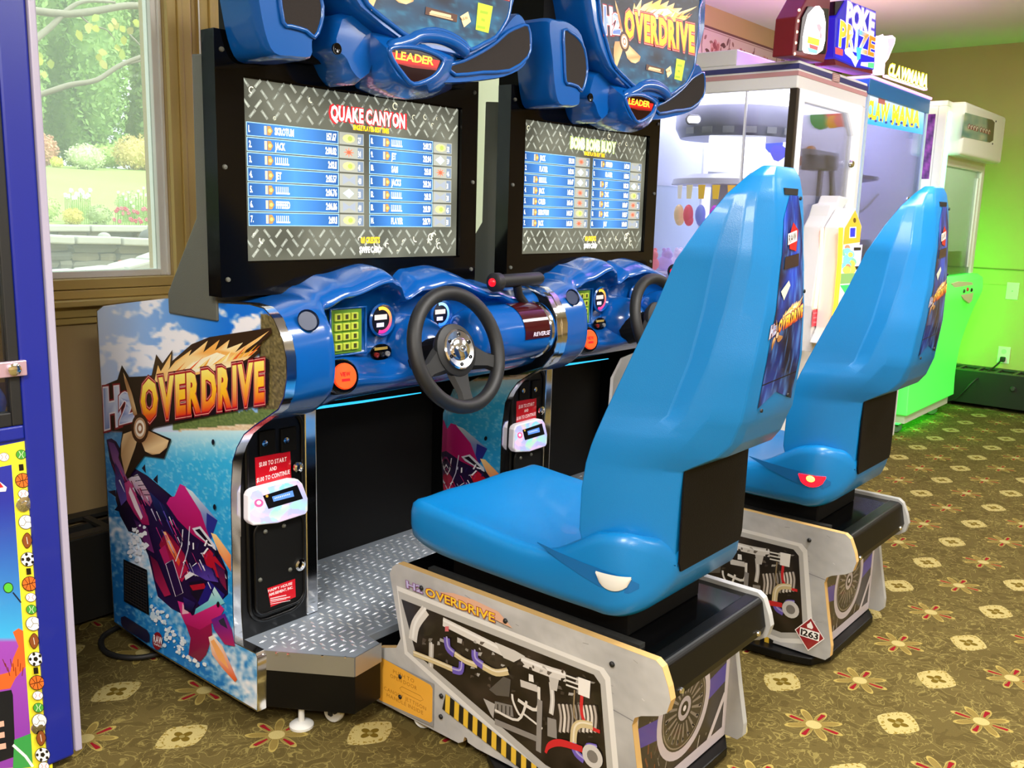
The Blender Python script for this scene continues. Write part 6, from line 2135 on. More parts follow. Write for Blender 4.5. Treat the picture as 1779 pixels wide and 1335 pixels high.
for k in range(3):
    A.stroke(C3([(212, 1060 + k * 40), (262, 1055 + k * 40)]), 2.5, '#f07a90')
A.build('warning_sticker', M_print, wp)


# carousel of hanging prizes inside the white machine
def deep(px, py, d):
    r = ray(px, py)
    return CAM + r * (d / r.dot(FW))


cc = deep(1282, 300, 4.42)
cc.x, cc.y = 4.15, 2.10
fv = Vector((-0.77, -0.64, 0)).normalized()
rv = Vector((0.64, -0.77, 0)).normalized()
car = thing('prize_carousel', (cc.x, cc.y, 0.80), 'grey and white carousel with a bright screen inside the white crane machine', 'carousel')
M_carw = mat('carousel_white', '#d4d4e0', 0.4)
M_carg = mat('carousel_grey', '#84869a', 0.35)
rz = lambda py: deep(1282, py, 4.3).z
obj('column', MB().lathe([(0.10, 0.80), (0.10, rz(320)), (0.12, rz(318)), (0.12, rz(230))], (cc.x, cc.y, 0), (0, 0, 1), 24), M_carw, car, smooth=40)
obj('canopy', MB().lathe([(0.14, rz(244)), (0.26, rz(240)), (0.28, rz(226)), (0.285, rz(222)), (0.285, rz(190)), (0.24, rz(182)), (0.23, rz(160)), (0.1, rz(150))], (cc.x, cc.y, 0), (0, 0, 1), 40), M_carg, car, smooth=35)
for k in range(7):
    a = radians(-60 + 20 * k)
    d = fv * cos(a) + rv * sin(a)
    q = Vector((cc.x, cc.y, rz(231))) + d * 0.281
    t_ = d.cross(Vector((0, 0, 1)))
    obj('vent_slot', MB().prism([q + t_ * 0.025 + Vector((0, 0, 0.014)), q - t_ * 0.025 + Vector((0, 0, 0.014)), q - t_ * 0.025 - Vector((0, 0, 0.014)), q + t_ * 0.025 - Vector((0, 0, 0.014))], d * 0.004), mat('slot_dark', '#777a80', 0.5), car)


def lampface(px, py, w, h, rad, par):
    c = deep(px, py, 4.13)
    up_ = Vector((0, 0, 1))
    pts = [c + rv * (w * cos(t * pi / 14)) * min(1, 1.25 * abs(cos(t * pi / 14)) + 0.75) + up_ * (h * max(-1, min(1, 1.35 * sin(t * pi / 14)))) for t in range(28)]
    m = obj('lamp', MB().prism(pts, fv * 0.012), mat('lamp_white', '#ffffff', 0.4, emit='#ffffff', estr=2.2), par)
    obj('lamp_rim', MB().tube(pts, 0.008, 6, closed=True), M_carg, par, smooth=60)


lampface(1324, 168, 0.034, 0.055, 0.03, car)
lampface(1314, 203, 0.062, 0.015, 0.03, car)
lampface(1205, 208, 0.028, 0.015, 0.03, car)
a0, a1 = deep(1235, 296, 4.2), deep(1326, 240, 4.2)
cs = (a0 + a1) / 2
wv_, hv_ = 0.125, 0.078
obj('screen', MB().prism([cs - rv * wv_ - Vector((0, 0, hv_)), cs + rv * wv_ - Vector((0, 0, hv_)), cs + rv * wv_ + Vector((0, 0, hv_)), cs - rv * wv_ + Vector((0, 0, hv_))], fv * -0.03), mat('white_screen', '#ffffff', 0.3, emit='#f6fbff', estr=1.6), car)
obj('ring_shelf', MB().lathe([(0.12, rz(322)), (0.29, rz(322)), (0.28, rz(312)), (0.2, rz(303)), (0.12, rz(302))], (cc.x, cc.y, 0), (0, 0, 1), 40), M_carw, car, smooth=35)
tagc = ['#e8e4d8', '#efe2b0', '#f0c23a', '#f2c63a', '#f0b83a', '#5cc87a', '#4fc06a', '#62c86e', '#b6da5a', '#e6dcd0']
bagc = ['#e6c9a0', '#e85a70', '#7a8ae6', '#c83ad0', '#e8506a', '#8ad8cc', '#e86a7c', '#b040d8', '#7ad0b0', '#e4a0c8']
for k in range(10):
    a = radians(-68 + 13.6 * k)
    d = fv * cos(a) + rv * sin(a)
    q = Vector((cc.x, cc.y, 0)) + d * 0.288
    t_ = d.cross(Vector((0, 0, 1)))
    z1, z2, z3 = rz(324), rz(348), rz(378)
    cn = ('white', 'cream', 'gold', 'yellow', 'amber', 'green', 'emerald', 'leaf-green', 'lime', 'ivory')[k]
    th_ = thing('hanging_prize', (q.x, q.y, z3 - 0.04), 'prize bag hanging from %s tag on the carousel ring' % cn, 'prize', 'bags on the carousel')
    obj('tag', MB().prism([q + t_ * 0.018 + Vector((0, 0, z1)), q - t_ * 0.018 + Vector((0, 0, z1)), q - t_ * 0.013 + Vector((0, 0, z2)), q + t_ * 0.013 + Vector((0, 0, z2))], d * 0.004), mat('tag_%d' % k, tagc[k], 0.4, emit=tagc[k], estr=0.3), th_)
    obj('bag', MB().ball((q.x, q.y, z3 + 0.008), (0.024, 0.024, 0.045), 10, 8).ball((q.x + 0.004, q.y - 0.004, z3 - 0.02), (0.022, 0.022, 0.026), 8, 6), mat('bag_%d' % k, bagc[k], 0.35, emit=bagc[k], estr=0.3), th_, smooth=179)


def toy(px, py, Y, r, c, label, group, seed, deck=1.0):
    p = Vector((px, py, deck + r))
    rr = random.Random(seed)
    t = thing('plush_toy', (p.x, p.y, p.z - r), label, 'toy', group)
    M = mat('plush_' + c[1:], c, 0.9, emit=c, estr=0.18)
    obj('body', MB().ball((p.x, p.y, p.z - r * 0.2), (r, r * 0.85, r * 0.8), 12, 8), M, t, smooth=179)
    obj('head', MB().ball((p.x + rr.uniform(-0.2, 0.2) * r, p.y - r * 0.2, p.z + r * 0.75), r * 0.62, 12, 8), M, t, smooth=179)
    for s in (-1, 1):
        obj('ear', MB().ball((p.x + s * r * 0.45, p.y - r * 0.15, p.z + r * 1.3), r * 0.24, 8, 6), M, t, smooth=179)
    return t


obj('prize_deck', MB().box((XA + 0.04, YF + 0.04, 0.801), (XB - 0.04, YB - 0.04, 0.999)), mat('deck_pale', '#dfe4ee', 0.5), wc_)
# poster seen high up through the door of the white machine
ps = obj('poster', MB().box((XA + 0.1, YB - 0.024, 1.42), (XB - 0.04, YB - 0.021, 1.78)), mat('poster_paper', '#cfd8e6', 0.6), wc_)
A = Art(pxX(XB - 0.0215))
for (x, y, r, c) in ((1408, 178, 16, '#8a9ad0'), (1425, 205, 20, '#4aa050'), (1440, 185, 14, '#5ab45a'), (1455, 195, 22, '#e05a5a'), (1470, 180, 18, '#d8404a'), (1448, 212, 12, '#f0b030'), (1420, 172, 10, '#b060c0'), (1462, 210, 12, '#e87a6a'), (1345, 250, 16, '#4a5ac8'), (1340, 240, 9, '#f0d83a'), (1352, 265, 14, '#5a58c0'), (1388, 280, 9, '#e8988a'), (1410, 262, 10, '#f0a060')):
    A.disc(x, y, r, c, jit=0.15, n=12)
A.build('poster_print', M_print, ps)
for k, (px, py, c, nm) in enumerate(((1160, 460, '#f07a80', 'coral'), (1185, 470, '#f2909a', 'salmon'), (1215, 425, '#c8b0e8', 'lilac'), (1240, 400, '#e8d8f0', 'pale mauve'), (1420, 430, '#e070c0', 'rose'), (1400, 395, '#e8d8b8', 'cream'))):
    toy(3.85 + 0.125 * k, 1.73 if k > 3 else 2.42, 0, 0.045, c, '%s plush toy inside the white crane machine' % nm, None, k, 1.0)
# hose and cables behind the door of the white machine
hs_ = thing('crane_gantry', (4.4, 1.76, 1.3), 'grey crane gantry with looping cables inside the white machine', 'crane gantry')
obj('carriage', MB().box((4.27, 1.70, 1.50), (4.42, 1.82, 1.57)), mat('gantry_pale', '#c2c6d8', 0.4), hs_, bevel=0.006)
obj('rail', MB().box((4.2, 1.75, 1.565), (XB - 0.02, 1.79, 1.59)), mat('gantry_pale', '#c2c6d8', 0.4), hs_)
obj('claw_stem', MB().tube([(4.36, 1.76, 1.5), (4.36, 1.76, 1.24)], 0.012, 10), mat('gantry_pale', '#c2c6d8', 0.4), hs_, smooth=60)
obj('cable', MB().tube(smooth_path([(4.29, 1.72, 1.5), (4.26, 1.71, 1.36), (4.30, 1.71, 1.26), (4.37, 1.71, 1.32), (4.4, 1.72, 1.5)], 6), 0.005, 6), mat('grey_cable', '#8c8e98', 0.5), hs_, smooth=60)
obj('hose', MB().tube(smooth_path([(4.42, 1.73, 1.5), (4.45, 1.72, 1.34), (4.47, 1.72, 1.22), (4.5, 1.73, 1.2)], 6), 0.014, 8), mat('pale_hose', '#c4c8d8', 0.4), hs_, smooth=60)
for k in range(3):
    a = k * 2.094
    obj('claw_finger', MB().tube([(4.36, 1.76, 1.24), (4.36 + 0.06 * cos(a), 1.76 + 0.06 * sin(a), 1.2), (4.36 + 0.035 * cos(a), 1.76 + 0.035 * sin(a), 1.12)], 0.006, 6), M_chrome, hs_, smooth=60)

# ------------------------------------------------------------------ signs on the roofs
YS = 1.6


def K1(l):
    return crop(1370, 0, 6.842, l)


def sY(l, Y):
    return [onY(u, v, Y) for u, v in K1(l)]


sb = thing('sign_box', (3.95, 1.7, 1.93), 'red-framed dark sign box holding a glowing white swirl on the white machine', 'sign')
obj('box_shell', MB().prism(sY([(55, 660), (100, 200), (230, -40), (500, -10), (485, 215), (465, 600), (420, 745)], YS + 0.03), (0, 0.09, 0)), mat('sign_red', '#7a1420', 0.4), sb, bevel=0.005)
obj('box_panel', MB().prism(sY([(120, 600), (165, 210), (235, 75), (480, 105), (470, 300), (440, 640)], YS + 0.022), (0, 0.008, 0)), mat('sign_black', '#101014', 0.25), sb)
for k in range(12):
    t = k / 11
    p = onY(*K1([(150 + 700 * t, 660 + 225 * t)])[0], YS - 0.005 if k > 3 else YS + 0.02)
for k in range(5):
    p = onY(*K1([(70 + 14 * k, 640 - 130 * k)])[0], YS + 0.03)
    obj('bulb', MB().ball((p.x, p.y, p.z), 0.006, 8, 6), mat('bulb_glass', '#ffe0c0', 0.2, emit='#ffd8b0', estr=1.5), sb, smooth=179)
sw = [(220, 590), (225, 440), (250, 300), (285, 160), (370, 65), (420, 130), (445, 260), (440, 480), (410, 600), (345, 645), (240, 625)]
cone = obj('swirl', MB().prism([Vector(p) for p in sY(sw, YS)], (0, 0.022, 0)), mat('lit_white_plastic', '#ffffff', 0.4, emit='#fff6f2', estr=1.3), sb, bevel=0.004)
A = Art(lambda u, v: (onY(u, v, YS - 0.0006), Vector((0, -1, 0))))
A.poly(K1([(232, 430), (370, 470), (360, 550), (222, 510)]), '#f6d83a')
A.poly(K1([(245, 520), (350, 555), (345, 600), (250, 575)]), '#e0565a')
A.poly(K1([(222, 560), (345, 600), (335, 640), (240, 618)]), '#7accc0')
A.poly(K1([(330, 290), (370, 285), (395, 330), (380, 370), (400, 420), (385, 470), (365, 440), (375, 390), (345, 350)]), '#f09aa4')
A.build('swirl_print', colmat('swirl_lit', 0.3, emit=0.8), cone)
M_sign = colmat('sign_lit', 0.3, emit=0.38)
wsn = thing('word_sign', (4.4, 1.62, 1.93), 'glowing blue word sign with stacked white and rainbow letters', 'sign')
bk_ = [(565, 215), (690, -5), (1040, 130), (1040, 430), (1020, 830), (800, 800), (545, 690)]
obj('sign_back', MB().prism(sY(bk_, YS + 0.012), (0, 0.05, 0)), mat('sign_navy', '#1a1a6a', 0.4, emit='#2418c8', estr=0.5), wsn, bevel=0.004)
obj('sign_post', MB().prism(sY([(555, 15), (680, 5), (660, 200), (550, 180)], YS + 0.02), (0, 0.04, 0)), mat('sign_black'), wsn)
obj('sign_foot', MB().prism(sY([(540, 690), (1000, 830), (1000, 880), (560, 770)], YS + 0.02), (0, 0.09, 0)), mat('sign_red'), wsn)
A = Art(lambda u, v: (onY(u, v, YS + 0.011), Vector((0, -1, 0))), step=0.0002)
A.poly(K1([(600, 220), (1030, 410), (1015, 820), (810, 790), (550, 680)]), '#1818d8')
quadtext(A, 'POKE', K1([(685, 300), (1005, 425), (1025, 165), (705, 15)]), '#8a7af0', 0.09, 0.04)
quadtext(A, 'POKE', K1([(685, 300), (1005, 425), (1025, 165), (705, 15)]), '#ffffff', 0.05, 0.04)
quadtext(A, 'PRIZE', K1([(600, 540), (1005, 665), (1030, 450), (622, 240)]), '#ffffff', 0.06, 0.1)
rb = [hx(c) for c in ('#ffd23a', '#ffb43a', '#ffffff', '#3ac8e8', '#ff9a2a', '#ff8a1e')]
quadtext(A, 'PRIZE', K1([(600, 540), (1005, 665), (1030, 450), (622, 240)]), lambda u, v: rb[max(0, min(5, int((u - 1456) / 11)))], 0.035, 0.1)
A.poly(K1([(552, 560), (645, 590), (640, 665), (552, 640)]), '#e8505a')
A.poly(K1([(660, 590), (720, 560), (780, 660), (840, 690), (790, 800), (740, 700), (670, 640)]), '#f6f6fc')
A.poly(K1([(800, 560), (860, 570), (850, 700), (810, 720)]), '#4ac8e0')
A.poly(K1([(860, 740), (1010, 740), (1005, 815), (850, 780)]), '#f0f4fa')
A.poly(K1([(940, 745), (1010, 750), (1005, 812), (935, 800)]), '#5ae08a')
A.build('letters', M_sign, wsn)
# claw machine roof sign
cl = thing('script_sign', (5.2, 1.66, 1.98), 'yellow-white neon lettering along the roof of the blue-topped claw machine', 'sign')
A = Art(lambda u, v: (onY(u, v, 1.64), Vector((0, -1, 0))), step=0.0004)
qd = K1([(1180, 890), (1640, 1040), (1665, 900), (1205, 755)])
quadtext(A, 'CLAWMANIA', qd, '#f4e020', 0.10, 0.06)
quadtext(A, 'CLAWMANIA', qd, '#fff6a0', 0.05, 0.06)
A.build('neon_letters', colmat('neon_script', 0.3, emit=1.6), cl)
obj('letter_rail', MB().prism(sY([(1170, 890), (1650, 1045), (1650, 1075), (1170, 915)], 1.65), (0, 0.02, 0)), mat('pink_lit_rail', '#e8b8e8', 0.3, emit='#e8a8f0', estr=0.8), cl)
fg = thing('figure_sign', (4.75, 1.66, 1.98), 'pink and white glowing figure-shaped sign beside the yellow neon lettering', 'sign')
fs_ = [(1040, 870), (1060, 700), (1048, 600), (1075, 470), (1130, 420), (1200, 440), (1240, 420), (1275, 450), (1265, 520), (1230, 600), (1190, 700), (1150, 750), (1140, 890)]
fo_ = obj('figure', MB().prism(sY(fs_, 1.62), (0, 0.04, 0)), mat('lit_pink_plastic', '#fff0fa', 0.4, emit='#ffdcf6', estr=1.6), fg, bevel=0.004)
A = Art(lambda u, v: (onY(u, v, 1.6195), Vector((0, -1, 0))))
A.poly(K1([(1170, 460), (1265, 450), (1255, 520), (1200, 650), (1160, 690), (1190, 560)]), '#f0a0e8')
A.poly(K1([(1055, 430), (1120, 405), (1130, 425), (1075, 470)]), '#f6e0f6')
A.build('figure_print', colmat('figure_lit', 0.3, emit=1.0), fo_)

# ------------------------------------------------------------------ blue-topped claw machine
CA, CB, CYF, CYB = 4.58, 5.53, 1.65, 2.45
M_blueh = mat('blue_header', '#1769a8', 0.35)
cm = thing('claw_machine', (5.05, 2.05, 0.0), 'claw machine with a teal-blue roof and a yellow-lettered window decal', 'arcade machine')
ztop = 1.27 + 0.405 * CYF
obj('lower_cabinet', MB().box((CA, CYF, 0.04), (CB, CYB, 0.82)), M_wcab, cm, bevel=0.008)
hd2 = obj('header', MB().box((CA, CYF - 0.004, ztop - 0.075), (CB, CYB, ztop)), M_blueh, cm, bevel=0.004)
obj('roof_edge', MB().box((CA, CYF - 0.01, ztop), (CB + 0.005, CYB, ztop + 0.012)), mat('pink_lit_rail'), cm)
for (x, y) in ((CA, CYF), (CB - 0.03, CYF), (CA, CYB - 0.03), (CB - 0.03, CYB - 0.03)):
    obj('corner_post', MB().box((x, y, 0.82), (x + 0.03, y + 0.03, ztop - 0.075)), mat('pale_blue_post', '#b8cfe6', 0.3), cm)
obj('front_glass', MB().box((CA + 0.03, CYF + 0.006, 0.82), (CB - 0.03, CYF + 0.011, ztop - 0.075)), M_clear, cm)
obj('side_panel', MB().box((CB - 0.012, CYF + 0.03, 0.82), (CB - 0.006, CYB - 0.03, ztop - 0.075)), mat('lilac_side_glow', '#c8c8e8', 0.5, emit='#c4c4ee', estr=0.95), cm)  # opaque panel glows to stand in for a lit interior
obj('light_bar', MB().box((CA + 0.05, CYF + 0.1, ztop - 0.1), (CB - 0.05, CYB - 0.1, ztop - 0.08)), mat('soft_led_panel', '#ffffff', 0.4, emit='#e8ecff', estr=5.0), cm)
obj('rear_panel', MB().box((CA + 0.03, CYB - 0.02, 0.82), (CB - 0.03, CYB, ztop - 0.075)), mat('lilac_back_glow', '#b9b8e0', 0.6, emit='#b4b4ea', estr=0.8), cm)  # back panel's emission adds interior brightness
A = Art(pxY(CYF + 0.005))


def K2(l):
    return crop(1380, 60, 4.4586, l)


A.field(K2([(578, 425), (1010, 545), (995, 775), (555, 690)]), 5, lambda u, v: mixc(hx('#dfe8fb'), hx('#2aa0e0'), (v - 160 - (u - 1508) * 0.2) / 55))
A.layer = 3
quadtext(A, 'CLAW', K2([(562, 640), (725, 680), (738, 535), (572, 510)]), '#f2c81e', 0.05, 0.03)
quadtext(A, 'CLAW', K2([(562, 640), (725, 680), (738, 535), (572, 510)]), '#ffe23a', 0.0, 0.03)
quadtext(A, 'MANIA', K2([(755, 690), (965, 715), (978, 590), (768, 545)]), '#f2c81e', 0.05, 0.03)
quadtext(A, 'MANIA', K2([(755, 690), (965, 715), (978, 590), (768, 545)]), '#ffe23a', 0.0, 0.03)
for k in range(10):
    A.disc(*K2([(590 + k * 40, 650 + k * 6 + (k % 2) * 14)])[0], 2.2, '#2a3a9a', up=0.1)
A.poly(K2([(655, 455), (708, 465), (700, 545), (648, 530)]), '#a05a5a')
A.build('window_decal', colmat('decal_lit', 0.3, emit=0.45), cm)
p = onY(1577, 348, CYF)
obj('door_lock', MB().lathe([(0.02, 0), (0.02, 0.008), (0.012, 0.014), (0, 0.014)], p + Vector((0, 0.004, 0)), (0, -1, 0), 14), M_chrome, cm, smooth=40)
obj('prize_deck', MB().box((CA + 0.04, CYF + 0.04, 0.821), (CB - 0.04, CYB - 0.04, 1.049)), mat('deck_lilac', '#c6c4e6', 0.5), cm)
gn = thing('crane_gantry', (5.05, 2.05, 1.3), 'lilac crane gantry with a drooping cable inside the blue-topped claw machine', 'crane gantry')
obj('beam', MB().box((CA + 0.035, 2.0, 1.62), (CB - 0.035, 2.08, 1.68)), mat('lilac_metal', '#a8a8d8', 0.4), gn)
obj('tray', MB().prism([(CA + 0.1, 1.85, 1.5), (CB - 0.1, 1.85, 1.5), (CB - 0.16, 2.2, 1.44), (CA + 0.16, 2.2, 1.44)], (0, 0, 0.02)), mat('lilac_metal'), gn)
obj('claw_stem', MB().tube([(5.0, 2.04, 1.62), (5.0, 2.04, 1.15)], 0.02, 10), mat('lilac_metal'), gn, smooth=60)
obj('cable', MB().tube(smooth_path([(CA + 0.05, 1.8, 1.36), (4.8, 1.8, 1.31), (5.05, 1.8, 1.32), (5.3, 1.8, 1.42)], 6), 0.006, 6), mat('pale_hose'), gn, smooth=60)
for k in range(3):
    a = k * 2.094
    obj('claw_finger', MB().tube([(5.0, 2.04, 1.15), (5.0 + 0.08 * cos(a), 2.04 + 0.08 * sin(a), 1.1), (5.0 + 0.045 * cos(a), 2.04 + 0.045 * sin(a), 1.0)], 0.008, 6), M_chrome, gn, smooth=60)
for k, (px, py, c, nm) in enumerate(((1520, 420, '#e8d060', 'yellow'), (1545, 405, '#e8b85a', 'orange'), (1500, 400, '#a098e0', 'violet'), (1560, 425, '#9ab0e8', 'sky blue'), (1532, 440, '#f0e090', 'lemon'), (1495, 440, '#c8a0d8', 'mauve'))):
    toy(4.70 + 0.14 * k, 1.76 + 0.02 * (k % 2), 0, 0.05, c, '%s plush toy inside the blue-topped claw machine' % nm, None, 30 + k, 1.05)

# ------------------------------------------------------------------ green-lit prize machine
GA, GB, GYF, GYB = 5.70, 6.66, 1.6, 2.4
M_shell = mat('cream_shell', '#e9efdc', 0.35)
gm = thing('prize_machine', (6.18, 2.0, 0.0), 'cream prize cabinet glowing green beside the right wall', 'arcade machine')
prof = [(GYF + 0.04, 0.13), (GYF + 0.045, 0.3), (GYF + 0.03, 0.5), (GYF - 0.02, 0.72), (GYF - 0.06, 0.84), (GYF - 0.055, 0.93), (GYF - 0.02, 0.955), (GYB, 0.955), (GYB, 0.13)]
prof = smooth_path(prof[:6], 4) + prof[6:]
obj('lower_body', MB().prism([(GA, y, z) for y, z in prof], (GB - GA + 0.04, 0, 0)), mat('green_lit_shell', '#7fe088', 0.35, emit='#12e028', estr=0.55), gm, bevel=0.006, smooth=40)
obj('plinth', MB().box((GA + 0.03, GYF + 0.06, 0.075), (GB - 0.02, GYB - 0.02, 0.13)), M_shell, gm)
for (x, y) in ((GA + 0.1, GYF + 0.13), (GB - 0.12, GYF + 0.13), (GA + 0.1, GYB - 0.1), (GB - 0.12, GYB - 0.1)):
    w = obj('caster', MB().lathe([(0.015, -0.014), (0.034, -0.014), (0.038, -0.008), (0.038, 0.008), (0.034, 0.014), (0.015, 0.014)], (x, y, 0.038), (0.9, 0.4, 0), 18), mat('grey_caster', '#6a6e6a', 0.5), gm, smooth=40)
    obj('caster_fork', MB().box((x - 0.02, y - 0.02, 0.045), (x + 0.02, y + 0.02, 0.08)), M_rubber, w)
ztg = 1.27 + 0.42 * GYF
hx_ = MB()
obj('upper_frame', MB().box((GA, GYF, 0.955), (GA + 0.07, GYF + 0.05, ztg - 0.02)).box((GB - 0.06, GYF, 0.955), (GB, GYF + 0.05, ztg - 0.02)).box((GA + 0.07, GYF, 1.60), (GB - 0.06, GYF + 0.05, 1.68)), M_shell, gm, bevel=0.005)
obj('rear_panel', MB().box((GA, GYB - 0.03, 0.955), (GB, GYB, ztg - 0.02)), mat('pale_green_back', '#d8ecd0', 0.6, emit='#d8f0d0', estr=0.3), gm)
obj('roof', MB().box((GA, GYF, ztg - 0.02), (GB, GYB, ztg + 0.01)), M_shell, gm, bevel=0.006)
sp = obj('side_panel', MB().box((GA, GYF + 0.05, 0.955), (GA + 0.02, GYB - 0.03, ztg - 0.02)), M_shell, gm)
A = Art(lambda u, v: (Vector((GA - 0.001, u, v)), Vector((-1, 0, 0))))
A.field([(GYF + 0.06, 1.52), (GYF + 0.2, 1.52), (GYF + 0.2, 1.88), (GYF + 0.06, 1.88)], 0.02, lambda u, v: mixc(hx('#3a1450'), hx('#a04aa8'), 0.5 + 0.5 * sin(v * 60 + u * 90)))
A.build('side_print', M_print, sp)
obj('side_panel', MB().box((GB - 0.02, GYF + 0.05, 0.955), (GB, GYB - 0.03, ztg - 0.02)), M_shell, gm)
obj('front_glass', MB().box((GA + 0.07, GYF + 0.015, 0.955), (GB - 0.06, GYF + 0.02, 1.60)), M_clear, gm)
obj('window_frame', MB().box((GB - 0.12, GYF + 0.004, 1.0), (GB - 0.09, GYF + 0.014, 1.56)), mat('white_strip', '#f4f8f0', 0.4), gm)
obj('light_bar', MB().box((GA + 0.1, GYF + 0.1, 1.66), (GB - 0.1, GYB - 0.1, 1.68)), mat('green_white_panel', '#ffffff', 0.4, emit='#e6ffe0', estr=4.0), gm)
hdg = obj('header', MB().box((GA + 0.05, GYF - 0.085, 1.655), (GB + 0.02, GYF + 0.02, ztg + 0.005)), M_shell, gm, bevel=0.02, segs=4)
cfc = [onY(u, v, GYF - 0.087) for u, v in ((1678, 195), (1729, 209), (1723, 250), (1671, 240))]
A = Art(pxY(GYF - 0.0865))
gq = crop(1600, 170, 4.307, [(330, 110), (535, 165), (552, 185), (540, 320), (515, 335), (305, 290)])
A.field(gq, 4, lambda u, v: mixc(hx('#2f7a78'), hx('#c9c8a0'), 0.5 + 0.8 * nz(u * 0.08, v * 0.08, 3)) if u < 1716 else hx('#3a3c2a'))
A.layer = 3
for k in range(8):
    x, y = 355 + k * 20 + (10 if k > 3 else 0), 195 + k * 6
    A.stroke(crop(1600, 170, 4.307, [(x, y + 38), (x - 3, y + 12), (x + 8, y), (x + 13, y + 16), (x + 6, y + 40)]), 2.2, '#7a2a2e', up=0.2)
    A.stroke(crop(1600, 170, 4.307, [(x + 1, y + 34), (x - 1, y + 14), (x + 8, y + 5), (x + 11, y + 18)]), 1.0, '#f4efe6', up=0.2)
A.build('header_print', M_print, hdg)
for x, y in ((1730, 211), (1724, 250)):
    p = onY(x, y, GYF - 0.086)
    obj('screw', MB().lathe([(0.006, 0), (0.005, 0.003), (0, 0.003)], p, (0, -1, 0), 8), M_rubber, hdg)
bt, bb_ = onY(1646, 192, GYF - 0.01), onY(1610, 400, GYF - 0.01)
xled = GA + 0.035
M_gled = mat('mint_led', '#d8fff0', 0.4, emit='#6affb4', estr=1.3)
obj('light_strip', MB().box((xled - 0.022, GYF - 0.014, 0.97), (xled + 0.022, GYF, ztg - 0.05)), M_gled, gm, bevel=0.006)
obj('light_strip', MB().box((GB + 0.0405, GYF + 0.1, 0.35), (GB + 0.055, GYF + 0.4, 0.8)), mat('green_led', '#40ff40', 0.4, emit='#20ff10', estr=13.0), gm)
obj('light_strip', MB().box((GB + 0.0005, GYF + 0.08, 0.99), (GB + 0.012, GYF + 0.3, 1.25)), mat('green_led'), gm)
obj('light_strip', MB().box((GA + 0.05, GYF + 0.1, 0.06), (GB - 0.02, GYF + 0.14, 0.074)), mat('green_led_low', '#40ff60', 0.4, emit='#20ff30', estr=6.0), gm)
A = Art(pxY(GYF - 0.062))
cpn = obj('control_panel', MB().prism([onY(u, v, GYF - 0.06) for u, v in crop(1480, 140, 2.154, [(372, 760), (400, 752), (450, 755), (460, 770), (450, 825), (440, 835), (420, 820)])], (0, 0.02, 0)), mat('panel_cream', '#dfe0b0', 0.3), gm, bevel=0.003)
for u, v, c in ((1680, 503, '#d8404a'), (1687, 504, '#1c1c1c'), (1674, 506, '#3a5a3a')):
    p = onY(u, v, GYF - 0.061)
    obj('button', MB().lathe([(0.012, 0), (0.012, 0.006), (0.006, 0.01), (0, 0.01)], p, (0, -1, 0), 12), mat('btn_' + c[1:], c, 0.3), cpn, smooth=40)
obj('prize_deck', MB().box((GA + 0.08, GYF + 0.06, 0.956), (GB - 0.08, GYB - 0.06, 1.099)), mat('deck_green', '#d6e2c6', 0.5), gm)
for k, (px, py, c, nm) in enumerate(((1668, 400, '#e8e070', 'yellow'), (1650, 380, '#d8e0a0', 'pale green'), (1655, 350, '#c8d8c0', 'sage'), (1640, 430, '#e8e8b0', 'cream'))):
    toy(5.88 + 0.17 * k, 1.74 + 0.02 * (k % 2), 0, 0.05, c, '%s plush toy inside the green-glowing cabinet' % nm, None, 50 + k, 1.1)
# purple and green glow that the lit signs and cabinet throw on the room
for (nm, loc, col, e, r) in (('sign_glow', (4.3, 1.86, 2.22), (0.45, 0.2, 1.0), 16.0, 0.08), ('script_glow', (5.15, 1.8, 2.12), (1.0, 0.95, 0.2), 4.0, 0.06)):
    d = bpy.data.lights.new(nm, 'POINT')
    d.energy = e
    d.color = col
    d.shadow_soft_size = r
    o = bpy.data.objects.new(nm, d)
    COL.objects.link(o)
    o.location = loc
# ------------------------------------------------------------------ garden outside the window
def leafmat(name, c1, c2):
    if name in MATS:
        return MATS[name]
    m = bpy.data.materials.new(name)
    m.use_nodes = True
    N = NT(m)
    b = m.node_tree.nodes['Principled BSDF']
    geo = N.new('ShaderNodeNewGeometry')
    n = N.noise(geo.outputs['Position'], 6.0, 3.0)
    c1, c2 = ['#%02x%02x%02x' % tuple(int(255 * q) for q in mixc(hx(k), hx('#e6ecc8'), 0.3)) for k in (c1, c2)]  # both leaf colours blended pale, haze put into the colour
    c = N.mix(N.m('MULTIPLY_ADD', N.m('SUBTRACT', n, 0.5), 2.4, 0.5), lin(c1), lin(c2))
    m.node_tree.links.new(c, b.inputs['Base Color'])
    b.inputs['Roughness'].default_value = 0.7
    b.inputs['Specular IOR Level'].default_value = 0.2
    MATS[name] = m
    return m


def terrain_z(x, y):
    if y < 4.65:
        return 0.1
    if y < 7.05:
        return 0.72
    if y < 8.6:
        return 0.88
    if y < 27:
        return 1.0 + (y - 8.6) * 0.066 + 0.05 * nz(x * 0.3, y * 0.3)
    return 2.2 + (y - 27) * 0.02


